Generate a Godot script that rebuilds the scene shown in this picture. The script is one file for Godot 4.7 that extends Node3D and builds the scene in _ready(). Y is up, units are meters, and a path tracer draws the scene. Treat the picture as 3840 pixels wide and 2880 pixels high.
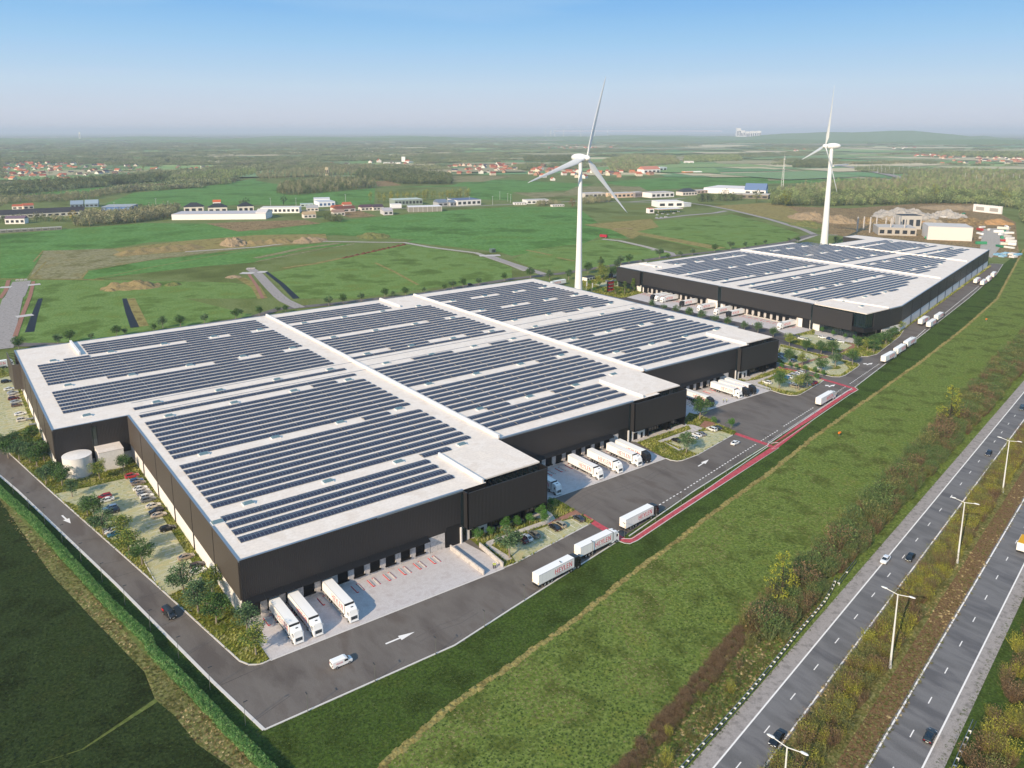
extends Node3D
# A logistics park seen from a drone: two dark warehouses under solar panels, lorries, motorway, fields and villages.
# x runs along the dock fronts, -z along the gables, metres; the camera hangs 120 m over the origin.

const EXPOSURE := 1.25
var rng := RandomNumberGenerator.new()
var names := {}
var mats := {}
var protos := {}
var shift := {}
var beds := []
var blocks := []
var lawns := []

func V(x: float, y: float) -> Vector2: return Vector2(x, y)
func V3(p: Vector2, y := 0.0) -> Vector3: return Vector3(p.x, y, p.y)
func rr(a: float, b: float) -> float: return rng.randf_range(a, b)

# ---------- naming ----------
func numbered(n: String) -> String:
	var k: int = names.get(n, 0)
	names[n] = k + 1
	return n if k == 0 else "%s_%03d" % [n, k]

func tag(o: Node, label: String, category: String, group := "", kind := "") -> Node:
	if label: o.set_meta("label", label)
	if category: o.set_meta("category", category)
	if group: o.set_meta("group", group)
	if kind: o.set_meta("kind", kind)
	return o

func thing(called: String, label: String, category: String, at := Vector3.ZERO, turn := 0.0, group := "") -> Node3D:
	var o := Node3D.new()
	o.name = numbered(called)
	add_child(o)
	o.position = at
	o.rotation.y = turn
	tag(o, label, category, group)
	return o

func dup(root: Node3D, at: Vector3, turn: float, label := "", size := Vector3.ONE, group := "") -> Node3D:
	var base := String(root.name)
	if base.length() > 4 and base.substr(base.length() - 3).is_valid_int(): base = base.substr(0, base.length() - 4)
	var r: Node3D = root.duplicate()
	r.name = numbered(base)
	add_child(r)
	r.position = at
	r.rotation.y = turn
	r.scale = size
	if label: r.set_meta("label", label)
	if group: r.set_meta("group", group)
	return r

func obj(called: String, mesh: Mesh, parent: Node = null, at := Vector3.ZERO) -> MeshInstance3D:
	var o := MeshInstance3D.new()
	o.name = called if parent else numbered(called)
	o.mesh = mesh
	(parent if parent else self).add_child(o, true)
	o.position = at - shift.get(parent, Vector3.ZERO)
	return o

func struct(called: String, mesh: Mesh, parent: Node = null) -> MeshInstance3D:
	var o := obj(called, mesh, parent)
	if not parent: o.set_meta("kind", "structure")
	return o

func multi(called: String, mesh: Mesh, where: Array, tints: Array, parent: Node = null) -> MultiMeshInstance3D:
	var mm := MultiMesh.new()
	mm.transform_format = MultiMesh.TRANSFORM_3D
	mm.use_colors = tints.size() > 0
	mm.mesh = mesh
	mm.instance_count = where.size()
	for i in where.size():
		mm.set_instance_transform(i, where[i])
		if tints.size() > 0: mm.set_instance_color(i, tints[i])
	var o := MultiMeshInstance3D.new()
	o.name = called if parent else numbered(called)
	o.multimesh = mm
	(parent if parent else self).add_child(o, true)
	o.position = -shift.get(parent, Vector3.ZERO)
	o.set_meta("kind", "stuff")
	return o

# ---------- materials ----------
func mat(c: Color, rough := 0.8, metal := 0.0, spec := 0.3) -> StandardMaterial3D:
	var key := "%s %s %s %s" % [c.to_html(), rough, metal, spec]
	if mats.has(key): return mats[key]
	var m := StandardMaterial3D.new()
	m.albedo_color = c
	m.roughness = rough
	m.metallic = metal
	m.metallic_specular = spec
	mats[key] = m
	return m

func hexmat(h: String, rough := 0.8, metal := 0.0, spec := 0.3) -> StandardMaterial3D:
	return mat(Color.html(h), rough, metal, spec)

func tinted(rough := 0.85) -> StandardMaterial3D:
	if mats.has("tinted%s" % rough): return mats["tinted%s" % rough]
	var m := StandardMaterial3D.new()
	m.vertex_color_use_as_albedo = true
	m.roughness = rough
	m.metallic_specular = 0.2
	mats["tinted%s" % rough] = m
	return m

func lin(h: String) -> Color: return Color.html(h).srgb_to_linear()

# a seamless picture: noise of several octaves looked up in a list of colours
func speckle(seed_: int, freq: float, octaves: int, cols: Array, size := 512, contrast := 1.0, warp := 0.0, stretch := 1.0) -> ImageTexture:
	var n := FastNoiseLite.new()
	n.seed = seed_
	n.noise_type = FastNoiseLite.TYPE_SIMPLEX_SMOOTH
	n.frequency = freq
	n.fractal_octaves = octaves
	n.fractal_gain = 0.62
	if warp > 0.0:
		n.domain_warp_enabled = true
		n.domain_warp_amplitude = warp
		n.domain_warp_frequency = freq * 0.6
	var img := n.get_seamless_image(size, int(size / stretch))
	if stretch != 1.0: img.resize(size, size, Image.INTERPOLATE_LANCZOS)
	var g := img.get_data()
	var lut := PackedByteArray()
	for i in 256:
		var t := clampf((i / 255.0 - 0.5) * contrast + 0.5, 0.0, 0.9999) * (cols.size() - 1)
		var c: Color = Color.html(cols[int(t)]).lerp(Color.html(cols[int(t) + 1]), t - int(t))
		lut.append_array([c.r8, c.g8, c.b8])
	var out := PackedByteArray()
	out.resize(size * size * 3)
	for i in size * size:
		var k := g[i] * 3
		out[i * 3] = lut[k]
		out[i * 3 + 1] = lut[k + 1]
		out[i * 3 + 2] = lut[k + 2]
	return ImageTexture.create_from_image(Image.create_from_data(size, size, false, Image.FORMAT_RGB8, out))

# ground: a fine picture repeated every `fine` metres, toned by a broad one repeated every `broad` metres
func ground_mat(key: String, tex: Texture2D, fine: float, macro: Texture2D = null, broad := 300.0, rough := 0.95, spec := 0.15, tint := Color.WHITE) -> StandardMaterial3D:
	if mats.has(key): return mats[key]
	var m := StandardMaterial3D.new()
	m.albedo_texture = tex
	m.albedo_color = tint
	m.roughness = rough
	m.metallic_specular = spec
	m.uv1_triplanar = true
	m.uv1_world_triplanar = true
	m.uv1_scale = Vector3.ONE / fine
	if macro:
		m.detail_enabled = true
		m.detail_albedo = macro
		m.detail_blend_mode = BaseMaterial3D.BLEND_MODE_MUL
		m.detail_uv_layer = BaseMaterial3D.DETAIL_UV_2
		m.uv2_triplanar = true
		m.uv2_world_triplanar = true
		m.uv2_scale = Vector3.ONE / broad
	mats[key] = m
	return m

# ---------- shapes ----------
func st() -> SurfaceTool:
	var s := SurfaceTool.new()
	s.begin(Mesh.PRIMITIVE_TRIANGLES)
	s.set_smooth_group(-1)
	return s

func done(s: SurfaceTool, m: Material, into: ArrayMesh = null) -> ArrayMesh:
	s.generate_normals()
	s.set_material(m)
	return s.commit(into)

func quad(s: SurfaceTool, a: Vector3, b: Vector3, c: Vector3, d: Vector3) -> void:
	for v in [a, b, c, a, c, d]: s.add_vertex(v)

# a box from corner a to corner b, seen through transform t
func box(s: SurfaceTool, a: Vector3, b: Vector3, t := Transform3D.IDENTITY, skip_bottom := false) -> void:
	var p := []
	for i in 8: p.append(t * Vector3(b.x if i & 1 else a.x, b.y if i & 2 else a.y, b.z if i & 4 else a.z))
	quad(s, p[2], p[3], p[7], p[6])
	if not skip_bottom: quad(s, p[0], p[4], p[5], p[1])
	quad(s, p[4], p[6], p[7], p[5])
	quad(s, p[1], p[3], p[2], p[0])
	quad(s, p[0], p[2], p[6], p[4])
	quad(s, p[5], p[7], p[3], p[1])

func ccw(poly: Array) -> PackedVector2Array:
	var p := PackedVector2Array(poly)
	if Geometry2D.is_polygon_clockwise(p): p.reverse()
	return p

func flat(s: SurfaceTool, poly: Array, y: float) -> void:
	var p := ccw(poly)
	var tri := Geometry2D.triangulate_polygon(p)
	if tri.is_empty() and absf(p[0].distance_to(p[2])) > 3.0: push_warning("polygon not triangulated: %s" % [p])
	for i in range(0, tri.size(), 3):
		var a := p[tri[i]]
		var b := p[tri[i + 1]]
		var c := p[tri[i + 2]]
		if (b - a).cross(c - a) < 0.0:
			var k := b
			b = c
			c = k
		for v in [a, b, c]: s.add_vertex(Vector3(v.x, y, v.y))

func walls(s: SurfaceTool, poly: Array, y0: float, y1: float) -> void:
	var p := ccw(poly)
	for i in p.size():
		var a := p[i]
		var b := p[(i + 1) % p.size()]
		quad(s, Vector3(a.x, y0, a.y), Vector3(b.x, y0, b.y), Vector3(b.x, y1, b.y), Vector3(a.x, y1, a.y))

func prism(s: SurfaceTool, poly: Array, y0: float, y1: float) -> void:
	flat(s, poly, y1)
	walls(s, poly, y0, y1)

func sheet(called: String, poly: Array, y: float, m: Material, parent: Node = null) -> MeshInstance3D:
	var s := st()
	flat(s, poly, y)
	if called == "planting_bed": beds.append(ccw(poly))
	elif called in ["car_park", "terrace", "footpath", "brick_path", "concrete_apron"]: blocks.append(ccw(poly))
	elif called in ["meadow", "verge", "rough_grass", "field", "ditch_bank"]: lawns.append([called, ccw(poly)])
	return struct(called, done(s, m), parent)

# the outline of a line of points given a width
func ribbon(pts: Array, w: float, w2 := -1.0) -> Array:
	var l := []
	var r := []
	if w2 < 0.0: w2 = w
	for i in pts.size():
		var a: Vector2 = pts[maxi(i - 1, 0)]
		var b: Vector2 = pts[mini(i + 1, pts.size() - 1)]
		var n := (b - a).normalized().orthogonal() * lerpf(w, w2, float(i) / maxi(pts.size() - 1, 1)) / 2.0
		l.append(pts[i] + n)
		r.append(pts[i] - n)
	r.reverse()
	return l + r

# a band laid along points; kerbs get a height
func band(s: SurfaceTool, pts: Array, w: float, y0: float, y1: float) -> void:
	for i in pts.size() - 1:
		var a: Vector2 = pts[i]
		var b: Vector2 = pts[i + 1]
		var n0: Vector2 = ((a - pts[i - 1]).normalized() + (b - a).normalized()).normalized().orthogonal() * w / 2.0 if i > 0 else (b - a).normalized().orthogonal() * w / 2.0
		var n1: Vector2 = ((b - a).normalized() + (pts[i + 2] - b).normalized()).normalized().orthogonal() * w / 2.0 if i < pts.size() - 2 else (b - a).normalized().orthogonal() * w / 2.0
		var q := [V3(a + n0, y1), V3(b + n1, y1), V3(b - n1, y1), V3(a - n0, y1)]
		quad(s, q[0], q[1], q[2], q[3])
		if y1 - y0 > 0.01:
			var d := Vector3(0, y0 - y1, 0)
			quad(s, q[1], q[0], q[0] + d, q[1] + d)
			quad(s, q[3], q[2], q[2] + d, q[3] + d)

func tube(s: SurfaceTool, a: Vector3, b: Vector3, r0: float, r1: float, n := 6, cap := false) -> void:
	var d := (b - a).normalized()
	var u := d.cross(Vector3(0.31, 0.2, 0.93) if absf(d.y) > 0.9 else Vector3.UP).normalized()
	var v := d.cross(u)
	for i in n:
		var c0 := u * cos(TAU * i / n) + v * sin(TAU * i / n)
		var c1 := u * cos(TAU * (i + 1) / n) + v * sin(TAU * (i + 1) / n)
		if r1 < 0.0001:
			for p in [a + c0 * r0, b, a + c1 * r0]: s.add_vertex(p)
		else:
			quad(s, a + c0 * r0, b + c0 * r1, b + c1 * r1, a + c1 * r0)
			if cap:
				for p in [b, b + c1 * r1, b + c0 * r1]: s.add_vertex(p)

# rings of points skinned into a closed body (each ring the same count, running the same way)
func loft(s: SurfaceTool, rings: Array, caps := true) -> void:
	for k in rings.size() - 1:
		var a: Array = rings[k]
		var b: Array = rings[k + 1]
		for i in a.size():
			var j := (i + 1) % a.size()
			quad(s, a[i], b[i], b[j], a[j])
	if caps:
		for e in [0, rings.size() - 1]:
			var r: Array = rings[e]
			var c := Vector3.ZERO
			for p in r: c += p / r.size()
			for i in r.size():
				var j := (i + 1) % r.size()
				for p in ([c, r[i], r[j]] if e == 0 else [c, r[j], r[i]]): s.add_vertex(p)



# a thing whose parts are given in world metres
func placed(called: String, label: String, category: String, at: Vector2, group := "") -> Node3D:
	var o := thing(called, label, category, V3(at), 0.0, group)
	shift[o] = V3(at)
	return o

# a slab standing along a to b, from `inn` to `out` metres beyond that line on its outer side
func slab(s: SurfaceTool, a: Vector2, b: Vector2, y0: float, y1: float, inn: float, out: float) -> void:
	var n := (b - a).normalized().orthogonal()
	prism(s, [a + n * inn, b + n * inn, b + n * out, a + n * out], y0, y1)

func slab_part(called: String, b: Node3D, p: Vector2, q: Vector2, y0: float, y1: float, inn: float, out: float, m: Material) -> MeshInstance3D:
	var s := st()
	slab(s, p, q, y0, y1, inn, out)
	return obj(called, done(s, m), b)

# one more copy of a prototype, parts and all
func place(proto: Node3D, called: String) -> Node3D:
	var r: Node3D = proto.duplicate()
	r.name = numbered(called)
	add_child(r)
	return r
# ---------- the scene ----------
func _ready() -> void:
	rng.seed = 20240417
	var cam := Camera3D.new()
	cam.name = "camera"
	add_child(cam)
	cam.position = Vector3(0, 120, 0)
	cam.rotation_degrees = Vector3(-11.645, -36.662, 0)
	cam.set_frustum(0.97063, Vector2(0, -0.11375), 1.0, 200000.0)
	cam.current = true
	var sky_mat := PanoramaSkyMaterial.new()
	sky_mat.panorama = sky_picture()
	var sky := Sky.new()
	sky.sky_material = sky_mat
	var env := Environment.new()
	env.background_mode = Environment.BG_SKY
	env.sky = sky
	env.tonemap_mode = Environment.TONE_MAPPER_LINEAR
	env.tonemap_exposure = EXPOSURE
	env.fog_enabled = true
	env.fog_light_color = Color(0.9, 0.95, 1.0)
	env.fog_density = 0.00008
	env.sdfgi_enabled = true
	env.ssao_enabled = true
	env.ssil_enabled = true
	var we := WorldEnvironment.new()
	we.name = "surroundings"
	we.environment = env
	add_child(we)
	var sun := DirectionalLight3D.new()
	sun.name = "sun"
	add_child(sun)
	sun.look_at_from_position(Vector3.ZERO, Vector3(0.943, -0.53, -0.33))
	sun.light_energy = 1.6
	sun.light_color = Color(1.0, 0.915, 0.79)
	sun.light_angular_distance = 0.5
	sun.shadow_enabled = true
	make_materials()
	ground()
	yards()
	warehouses()
	vehicles()
	countryside()
	furniture()
	trees()

# clear air, palest at the horizon, with a little thin cirrus
func sky_picture() -> ImageTexture:
	var img := Image.create(512, 1024, false, Image.FORMAT_RGB8)
	var n := FastNoiseLite.new()
	n.seed = 5
	n.frequency = 0.012
	n.fractal_octaves = 4
	var stops := [[-90.0, "bcc0cc"], [-1.0, "c4c8d4"], [0.0, "d2d4e0"], [1.2, "d0d8e6"], [3.0, "c6dbee"], [5.5, "a8d0f2"], [9.0, "80baef"], [16.0, "85bbec"], [40.0, "8dbbe8"], [90.0, "8fb9e6"]]
	for y in 1024:
		var e := 90.0 - 180.0 * (y + 0.5) / 1024.0
		var c := Color.WHITE
		for i in stops.size() - 1:
			if e >= stops[i][0] and e <= stops[i + 1][0]:
				c = Color.html(stops[i][1]).lerp(Color.html(stops[i + 1][1]), (e - stops[i][0]) / (stops[i + 1][0] - stops[i][0]))
		for x in 512:
			var w := clampf(n.get_noise_3d(cos(TAU * x / 512.0) * 90.0, y * 3.0, sin(TAU * x / 512.0) * 90.0) * 1.6 - 0.25, 0.0, 0.35) if e > 2.0 and e < 50.0 else 0.0
			img.set_pixel(x, y, (c.lerp(Color(0.86, 0.9, 0.96), w * 0.5).srgb_to_linear() / EXPOSURE).linear_to_srgb())
	return ImageTexture.create_from_image(img)

var M := {}
func make_materials() -> void:
	var broad := speckle(11, 0.012, 5, ["c4c4ac", "dcdec4", "ffffff", "eef0dc", "f6ead0"], 512, 1.4, 20.0)
	var broad2 := speckle(12, 0.016, 5, ["c2bea8", "d8d6c0", "fafaea", "eaeed2", "fff4dc"], 512, 1.4, 12.0)
	var grain := speckle(13, 0.03, 5, ["d0d0d0", "f0f0f0", "ffffff", "e8e8e8"], 512, 1.5)
	M.terrain = ground_mat("terrain", speckle(21, 0.05, 5, ["566438", "647042", "727c4c", "84865c"], 1024, 1.3), 80.0, broad, 900.0)
	M.dark_grass = ground_mat("dark_grass", speckle(22, 0.06, 5, ["222d18", "2c3820", "364327", "454f30"], 1024, 1.3), 60.0, broad2, 160.0)
	M.lawn = ground_mat("lawn", speckle(23, 0.06, 5, ["33421e", "3f5025", "4a5e2d", "5e6e38"], 1024, 1.3), 60.0, broad2, 140.0)
	M.meadow = ground_mat("meadow", speckle(24, 0.05, 5, ["52602f", "606f38", "708044", "868a58"], 1024, 1.3), 70.0, broad2, 120.0)
	M.pasture = ground_mat("pasture", speckle(25, 0.05, 5, ["56703a", "627c42", "70884c", "88925e"], 1024, 1.3), 90.0, broad, 300.0)
	M.crop = ground_mat("crop", speckle(26, 0.04, 4, ["4c7038", "567c40", "608648", "6e9054"], 512, 1.2), 120.0, broad, 700.0)
	M.stubble = ground_mat("stubble", speckle(27, 0.04, 5, ["6c6a4c", "7c785a", "8c8668", "9a9476"], 512, 1.3), 90.0, broad, 300.0)
	M.earth = ground_mat("earth", speckle(28, 0.04, 5, ["5c4c3e", "7a6650", "9a8468", "b6a084"], 512, 1.4), 60.0, broad2, 160.0)
	M.straw = ground_mat("straw", speckle(29, 0.06, 5, ["6e6244", "84784f", "a09468", "868254"], 512, 1.4), 30.0, broad2, 90.0)
	M.asphalt = ground_mat("asphalt", speckle(31, 0.09, 4, ["645e59", "6c6661", "746e69"], 512, 1.3), 14.0, speckle(32, 0.014, 5, ["d6d2d2", "f0eeee", "ffffff", "e6e0de"], 512, 1.6, 30.0, 3.0), 110.0, 0.75, 0.25)
	M.road_dark = ground_mat("road_dark", speckle(33, 0.09, 4, ["4d4948", "565151", "605b5a"], 512, 1.3), 14.0, speckle(34, 0.014, 5, ["c8c8c8", "ffffff", "e0e0e0"], 512, 1.5, 20.0, 4.0), 90.0, 0.75, 0.25)
	M.tyre = ground_mat("tyre", speckle(59, 0.12, 4, ["575150", "625c5a", "6c6662"], 256, 1.6), 7.0, null, 1.0, 0.7)
	M.motorway = ground_mat("motorway", speckle(35, 0.1, 4, ["6a6868", "747272", "7e7c7c"], 512, 1.3), 14.0, speckle(36, 0.014, 5, ["cfcfd2", "ffffff", "dedede"], 512, 1.5, 20.0, 4.0), 70.0, 0.7, 0.25)
	M.shoulder = ground_mat("shoulder", speckle(37, 0.1, 4, ["8f8884", "9c9591", "aaa39e"], 512, 1.3), 14.0, grain, 40.0, 0.8, 0.2)
	M.apron = ground_mat("apron", slabs(), 12.0, speckle(39, 0.02, 4, ["ece8e6", "ffffff", "f4f2f0"], 512, 1.4), 50.0, 0.75, 0.25)
	M.concrete = ground_mat("concrete", speckle(40, 0.05, 5, ["b4aeaa", "c2bcb8", "cdc8c4"], 512, 1.4), 9.0, grain, 23.0, 0.8, 0.25)
	M.white_wall = ground_mat("white_wall", speckle(41, 0.03, 4, ["d6d1cc", "dfdad6", "e6e2de"], 512, 1.2), 16.0, null, 1.0, 0.7, 0.3)
	M.pavers = ground_mat("pavers", grid_pavers(), 3.2, speckle(43, 0.02, 5, ["c8d0b4", "ffffff", "eceed4", "fff4dc"], 512, 1.6), 40.0)
	M.brick = ground_mat("brick", speckle(44, 0.2, 3, ["8a6658", "9a7262", "a87e6c"], 256, 1.4), 3.0, grain, 19.0)
	M.red_path = ground_mat("red_path", speckle(45, 0.12, 4, ["b04a54", "b9525c", "c05a64"], 256, 1.3), 6.0, grain, 37.0, 0.8, 0.2)
	M.paint = ground_mat("paint", speckle(46, 0.1, 4, ["d6d2ce", "e6e2de", "efebe8"], 256, 1.4), 4.0)
	M.kerb = ground_mat("kerb", speckle(47, 0.1, 4, ["b8b4b0", "c9c5c1", "d4d0cc"], 256, 1.4), 5.0)
	M.soil = ground_mat("soil", speckle(48, 0.08, 5, ["4c5424", "666c30", "7f803c", "94904e"], 512, 1.5), 12.0, broad2, 40.0)
	M.roof = ground_mat("roof", roof_sheet(), 24.0, speckle(50, 0.012, 4, ["f4f1ee", "ffffff", "f8f6f4", "fffdfa"], 512, 1.5), 90.0, 0.7, 0.3)
	M.sand = ground_mat("sand", speckle(51, 0.05, 5, ["85735a", "9a876c", "b09d82"], 512, 1.4), 30.0, grain, 60.0)
	M.gravel = ground_mat("gravel", speckle(52, 0.1, 4, ["9c958c", "aca59c", "bab4ac"], 512, 1.4), 20.0, grain, 50.0)
	M.weeds = ground_mat("weeds", speckle(58, 0.05, 5, ["545c34", "6a6c42", "82805a", "8e8a62"], 512, 1.4), 34.0, broad2, 60.0)
	M.earth_straw = ground_mat("earth_straw", speckle(53, 0.05, 5, ["5c4e36", "7a6a4a", "9a8a64", "6e6a44"], 512, 1.6), 25.0)
	M.grass_heap = ground_mat("grass_heap", speckle(54, 0.05, 5, ["4a4c2c", "5e6236", "727648", "86805a"], 512, 1.5), 25.0)
	M.rust_earth = ground_mat("rust_earth", speckle(55, 0.08, 4, ["54342a", "6c4434", "86604a"], 256, 1.4), 8.0)
	M.orange_sand = ground_mat("orange_sand", speckle(56, 0.05, 4, ["947048", "a88258", "b8946a"], 256, 1.3), 20.0)
	M.gravel_dark = ground_mat("gravel_dark", speckle(57, 0.06, 4, ["8a7c6a", "9c8e7a", "aca08c"], 256, 1.3), 20.0)
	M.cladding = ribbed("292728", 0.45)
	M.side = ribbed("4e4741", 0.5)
	M.cladding_black = hexmat("171617", 0.5, 0.0, 0.4)
	M.cladding_smooth = hexmat("544c46", 0.5, 0.1, 0.4)
	M.trim = hexmat("8e9aa6", 0.35, 0.6, 0.5)
	M.black = hexmat("121213", 0.6)
	M.glass = hexmat("16262a", 0.06, 0.0, 0.9)
	M.steel = hexmat("9a9ea2", 0.4, 0.7)
	M.white_metal = hexmat("e2e1de", 0.4, 0.0, 0.5)
	M.cell = hexmat("2a2a3c", 0.25, 0.0, 0.5)
	M.alu = hexmat("8e949c", 0.35, 0.7)

# cast slabs with fine joints
func slabs() -> ImageTexture:
	var t := speckle(38, 0.05, 5, ["b6b0b0", "bfbaba", "c6c2c2"], 512, 1.4).get_image()
	for k in 8:
		t.fill_rect(Rect2i(0, k * 64, 512, 1), Color.html("a8a2a2"))
	for k in 4:
		t.fill_rect(Rect2i(k * 128, 0, 1, 512), Color.html("a8a2a2"))
	return ImageTexture.create_from_image(t)

# grass growing through a concrete grid
func grid_pavers() -> ImageTexture:
	var t := speckle(42, 0.08, 4, ["8e9070", "a6a486", "b8b598"], 256, 1.5).get_image()
	for k in 16:
		for j in 16:
			t.fill_rect(Rect2i(k * 16, j * 16 + (0 if k % 2 else 8), 16, 3), Color.html("cecab8"))
			t.fill_rect(Rect2i(k * 16, j * 16 + (0 if k % 2 else 8), 3, 16), Color.html("c8c4b0"))
	return ImageTexture.create_from_image(t)

# welded membrane roofing with lap seams
func roof_sheet() -> ImageTexture:
	var t := speckle(49, 0.04, 4, ["dad0c6", "e2d8ce", "e8ded4"], 512, 1.3).get_image()
	for k in 16: t.fill_rect(Rect2i(0, k * 32, 512, 1), Color.html("d0c6bc"))
	return ImageTexture.create_from_image(t)

# vertical trapezoid sheeting: the ribs are relief
func ribbed(h: String, rough: float) -> StandardMaterial3D:
	var img := Image.create(64, 4, false, Image.FORMAT_RGB8)
	for x in 64:
		var p := x / 64.0
		var v := clampf(minf(p, 1.0 - p) * 8.0 - 1.0, 0.0, 1.0)
		for y in 4: img.set_pixel(x, y, Color(v, v, v))
	var m := StandardMaterial3D.new()
	m.albedo_color = Color.html(h)
	m.roughness = rough
	m.metallic_specular = 0.45
	m.heightmap_enabled = true
	m.heightmap_texture = ImageTexture.create_from_image(img)
	m.heightmap_scale = 6.0
	m.uv1_triplanar = true
	m.uv1_world_triplanar = true
	m.uv1_scale = Vector3(1.0 / 0.5, 1.0 / 4.0, 1.0 / 0.5)
	return m

# ---------- ground ----------
func MW(x: float, off: float) -> Vector2: return V(x, -96.6 - 0.2 * (x - 200.0) + off)

func ground() -> void:
	var s := st()
	flat(s, [V(-3000, 400), V(4000, 400), V(4000, -2600), V(-3000, -2600)], 0.0)
	flat(s, [V(-140000, -2600), V(150000, -2600), V(150000, -150000), V(-140000, -150000)], 0.0)
	flat(s, [V(4000, 400), V(150000, 400), V(150000, -2600), V(4000, -2600)], 0.0)
	flat(s, [V(-140000, 400), V(-3000, 400), V(-3000, -2600), V(-140000, -2600)], 0.0)
	struct("terrain", done(s, M.terrain))
	# the fields behind the park
	sheet("field", [V(70,-1107.9), V(235.1,-1134.7), V(301.1,-1077.3), V(324.1,-960), V(471.2,-1011.6), V(657,-1035.9), V(764.5,-1027.1), V(842,-957.1), V(723.4,-779.7), V(682,-761.2), V(689.8,-709.6), V(639.8,-639), V(619.1,-666.8), V(566.3,-635.2), V(457.9,-615.2), V(463.2,-644.3), V(423.7,-764), V(440.3,-775.3), V(387.4,-865), V(270.8,-901.5), V(197.3,-932.6), V(157.6,-907.1), V(94.1,-924), V(62.7,-761.8), V(44.5,-768.8)], 0.05, M.crop)
	sheet("field", [V(94.6,-928.6), V(154,-899.5), V(155.5,-840.3), V(214,-834.7), V(276.9,-823.6), V(167.8,-800.2), V(110.7,-775), V(98.2,-728.8), V(64,-757.6)], 0.08, M.stubble)
	sheet("field", [V(110.1,-771.7), V(167,-796.5), V(274.1,-815.3), V(348.2,-808.7), V(376.6,-782), V(308,-774.7), V(243.5,-727), V(197,-733.5), V(105.9,-723.1), V(99.8,-727.7)], 0.07, M.crop)
	sheet("field", [V(44.3,-765.7), V(120.2,-706), V(193.1,-639.1), V(204,-612.8), V(187.6,-565.2), V(146.1,-596.1), V(168.6,-510.3), V(100.4,-509.2), V(61.2,-507.1), V(40,-521.2), V(32.6,-540.8), V(27.6,-544.5)], 0.06, M.pasture)
	sheet("ploughed_field", [V(76,-738.9), V(105.8,-691.9), V(105.4,-626.4), V(110.1,-622.8), V(97,-528.1), V(44.1,-549.3), V(51.1,-597.8), V(67.1,-697.3)], 0.09, M.pasture)
	sheet("field", [V(231.6,-663.4), V(313.1,-696.4), V(413.7,-748.8), V(427.7,-675.6), V(430.4,-617.8), V(417.9,-561.4), V(381,-511.9), V(309.2,-522.8), V(245.2,-522.3), V(210,-548.5)], 0.07, M.pasture)
	sheet("field", [V(445.2,-598.1), V(505,-638.2), V(574.3,-640.5), V(614.4,-657.8), V(603.8,-585.6), V(596.6,-530.6), V(565.5,-517.2), V(501.6,-514.7), V(443.7,-519.8), V(430.8,-544.2)], 0.07, M.pasture)
	sheet("field", [V(768.2,-746.4), V(953.4,-739.6), V(895,-635.2), V(833.9,-546), V(762.8,-517.4), V(727.9,-514.9), V(641.4,-516.6), V(674.7,-664.5)], 0.07, M.pasture)
	sheet("rough_ground", [V(690.6,-770.8), V(812,-767), V(750.6,-694.5), V(694,-677.7), V(670.7,-525.3), V(651,-524.4), V(672.5,-652.8), V(640.5,-632.3), V(684,-713.9)], 0.1, M.straw)
	sheet("rough_ground", [V(1027.4,-843.9), V(1158.9,-825.3), V(1145.3,-781.7), V(966.2,-599.1), V(890,-560.5), V(955.6,-678.9), V(955.6,-678.9)], 0.09, M.straw)
	# beyond the strip of sheds
	sheet("field", [V(243.9,-1465.8), V(338.1,-1709.2), V(480.7,-1785.8), V(700,-2046.6), V(666.7,-1950.5), V(657.2,-1699.7), V(569.7,-1555.5), V(566.4,-1467.5), V(781.7,-1539.8), V(599.8,-1187.8), V(508.7,-1268.7), V(443.2,-1304.3), V(328.6,-1364.1)], 0.12, M.crop)
	sheet("field", [V(148.4,-1778.6), V(300.3,-1920.1), V(470,-2040.7), V(470.3,-1935.3), V(353,-1837.4), V(251.5,-1619.2), V(212.4,-1748.5)], 0.12, M.crop)
	sheet("field", [V(783.8,-1560.2), V(961.9,-1520.1), V(1089.3,-1636), V(1200.2,-1612.4), V(1199.4,-1554.1), V(1244.1,-1359.3), V(1089.9,-1247.1), V(930.4,-1249.9), V(835.9,-1123), V(790,-1187.2), V(968.2,-1468.2)], 0.12, M.crop)
	sheet("field", [V(1305.7,-1418.6), V(1529.2,-1429.3), V(1878.8,-1571.3), V(2063.5,-1476.6), V(2156.5,-1543.6), V(2404.5,-1456.7), V(2114.9,-1126.5), V(1743.8,-1065.4), V(1584.3,-1131.5), V(1357.5,-1133.2), V(1207.4,-1159.7), V(1253,-1256.2)], 0.12, M.crop)
	sheet("field", [V(1827,-1306.3), V(2041.5,-1328.6), V(2271.1,-1322.1), V(2108.2,-1145.6), V(1870.8,-1143.8), V(1677.2,-1198.4)], 0.16, M.stubble)
	sheet("field", [V(948.2,-1273.8), V(1020,-1201.6), V(1163,-1323.2), V(1273.5,-1241), V(1189.6,-1132.8), V(1097.1,-1144.2), V(899.1,-1137.2)], 0.16, M.stubble)
	sheet("field", [V(891.5,-1754.8), V(929.4,-1755), V(872.1,-1587), V(810.7,-1585.5)], 0.17, M.earth)
	sheet("field", [V(1162.1,-1835.7), V(1293.6,-1737.9), V(1088.8,-1580.1), V(1030.7,-1623.3)], 0.14, M.stubble)
	sheet("field", [V(2262.2,-1957.7), V(2629.7,-1884.3), V(2156.5,-1543.6), V(2007.3,-1702.8)], 0.17, M.earth)
	sheet("field", [V(3276.6,-1966.8), V(3856.4,-1937.9), V(3291.8,-1614.6), V(2797.7,-1559.1), V(2882.2,-1767.9)], 0.14, M.crop)
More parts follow.
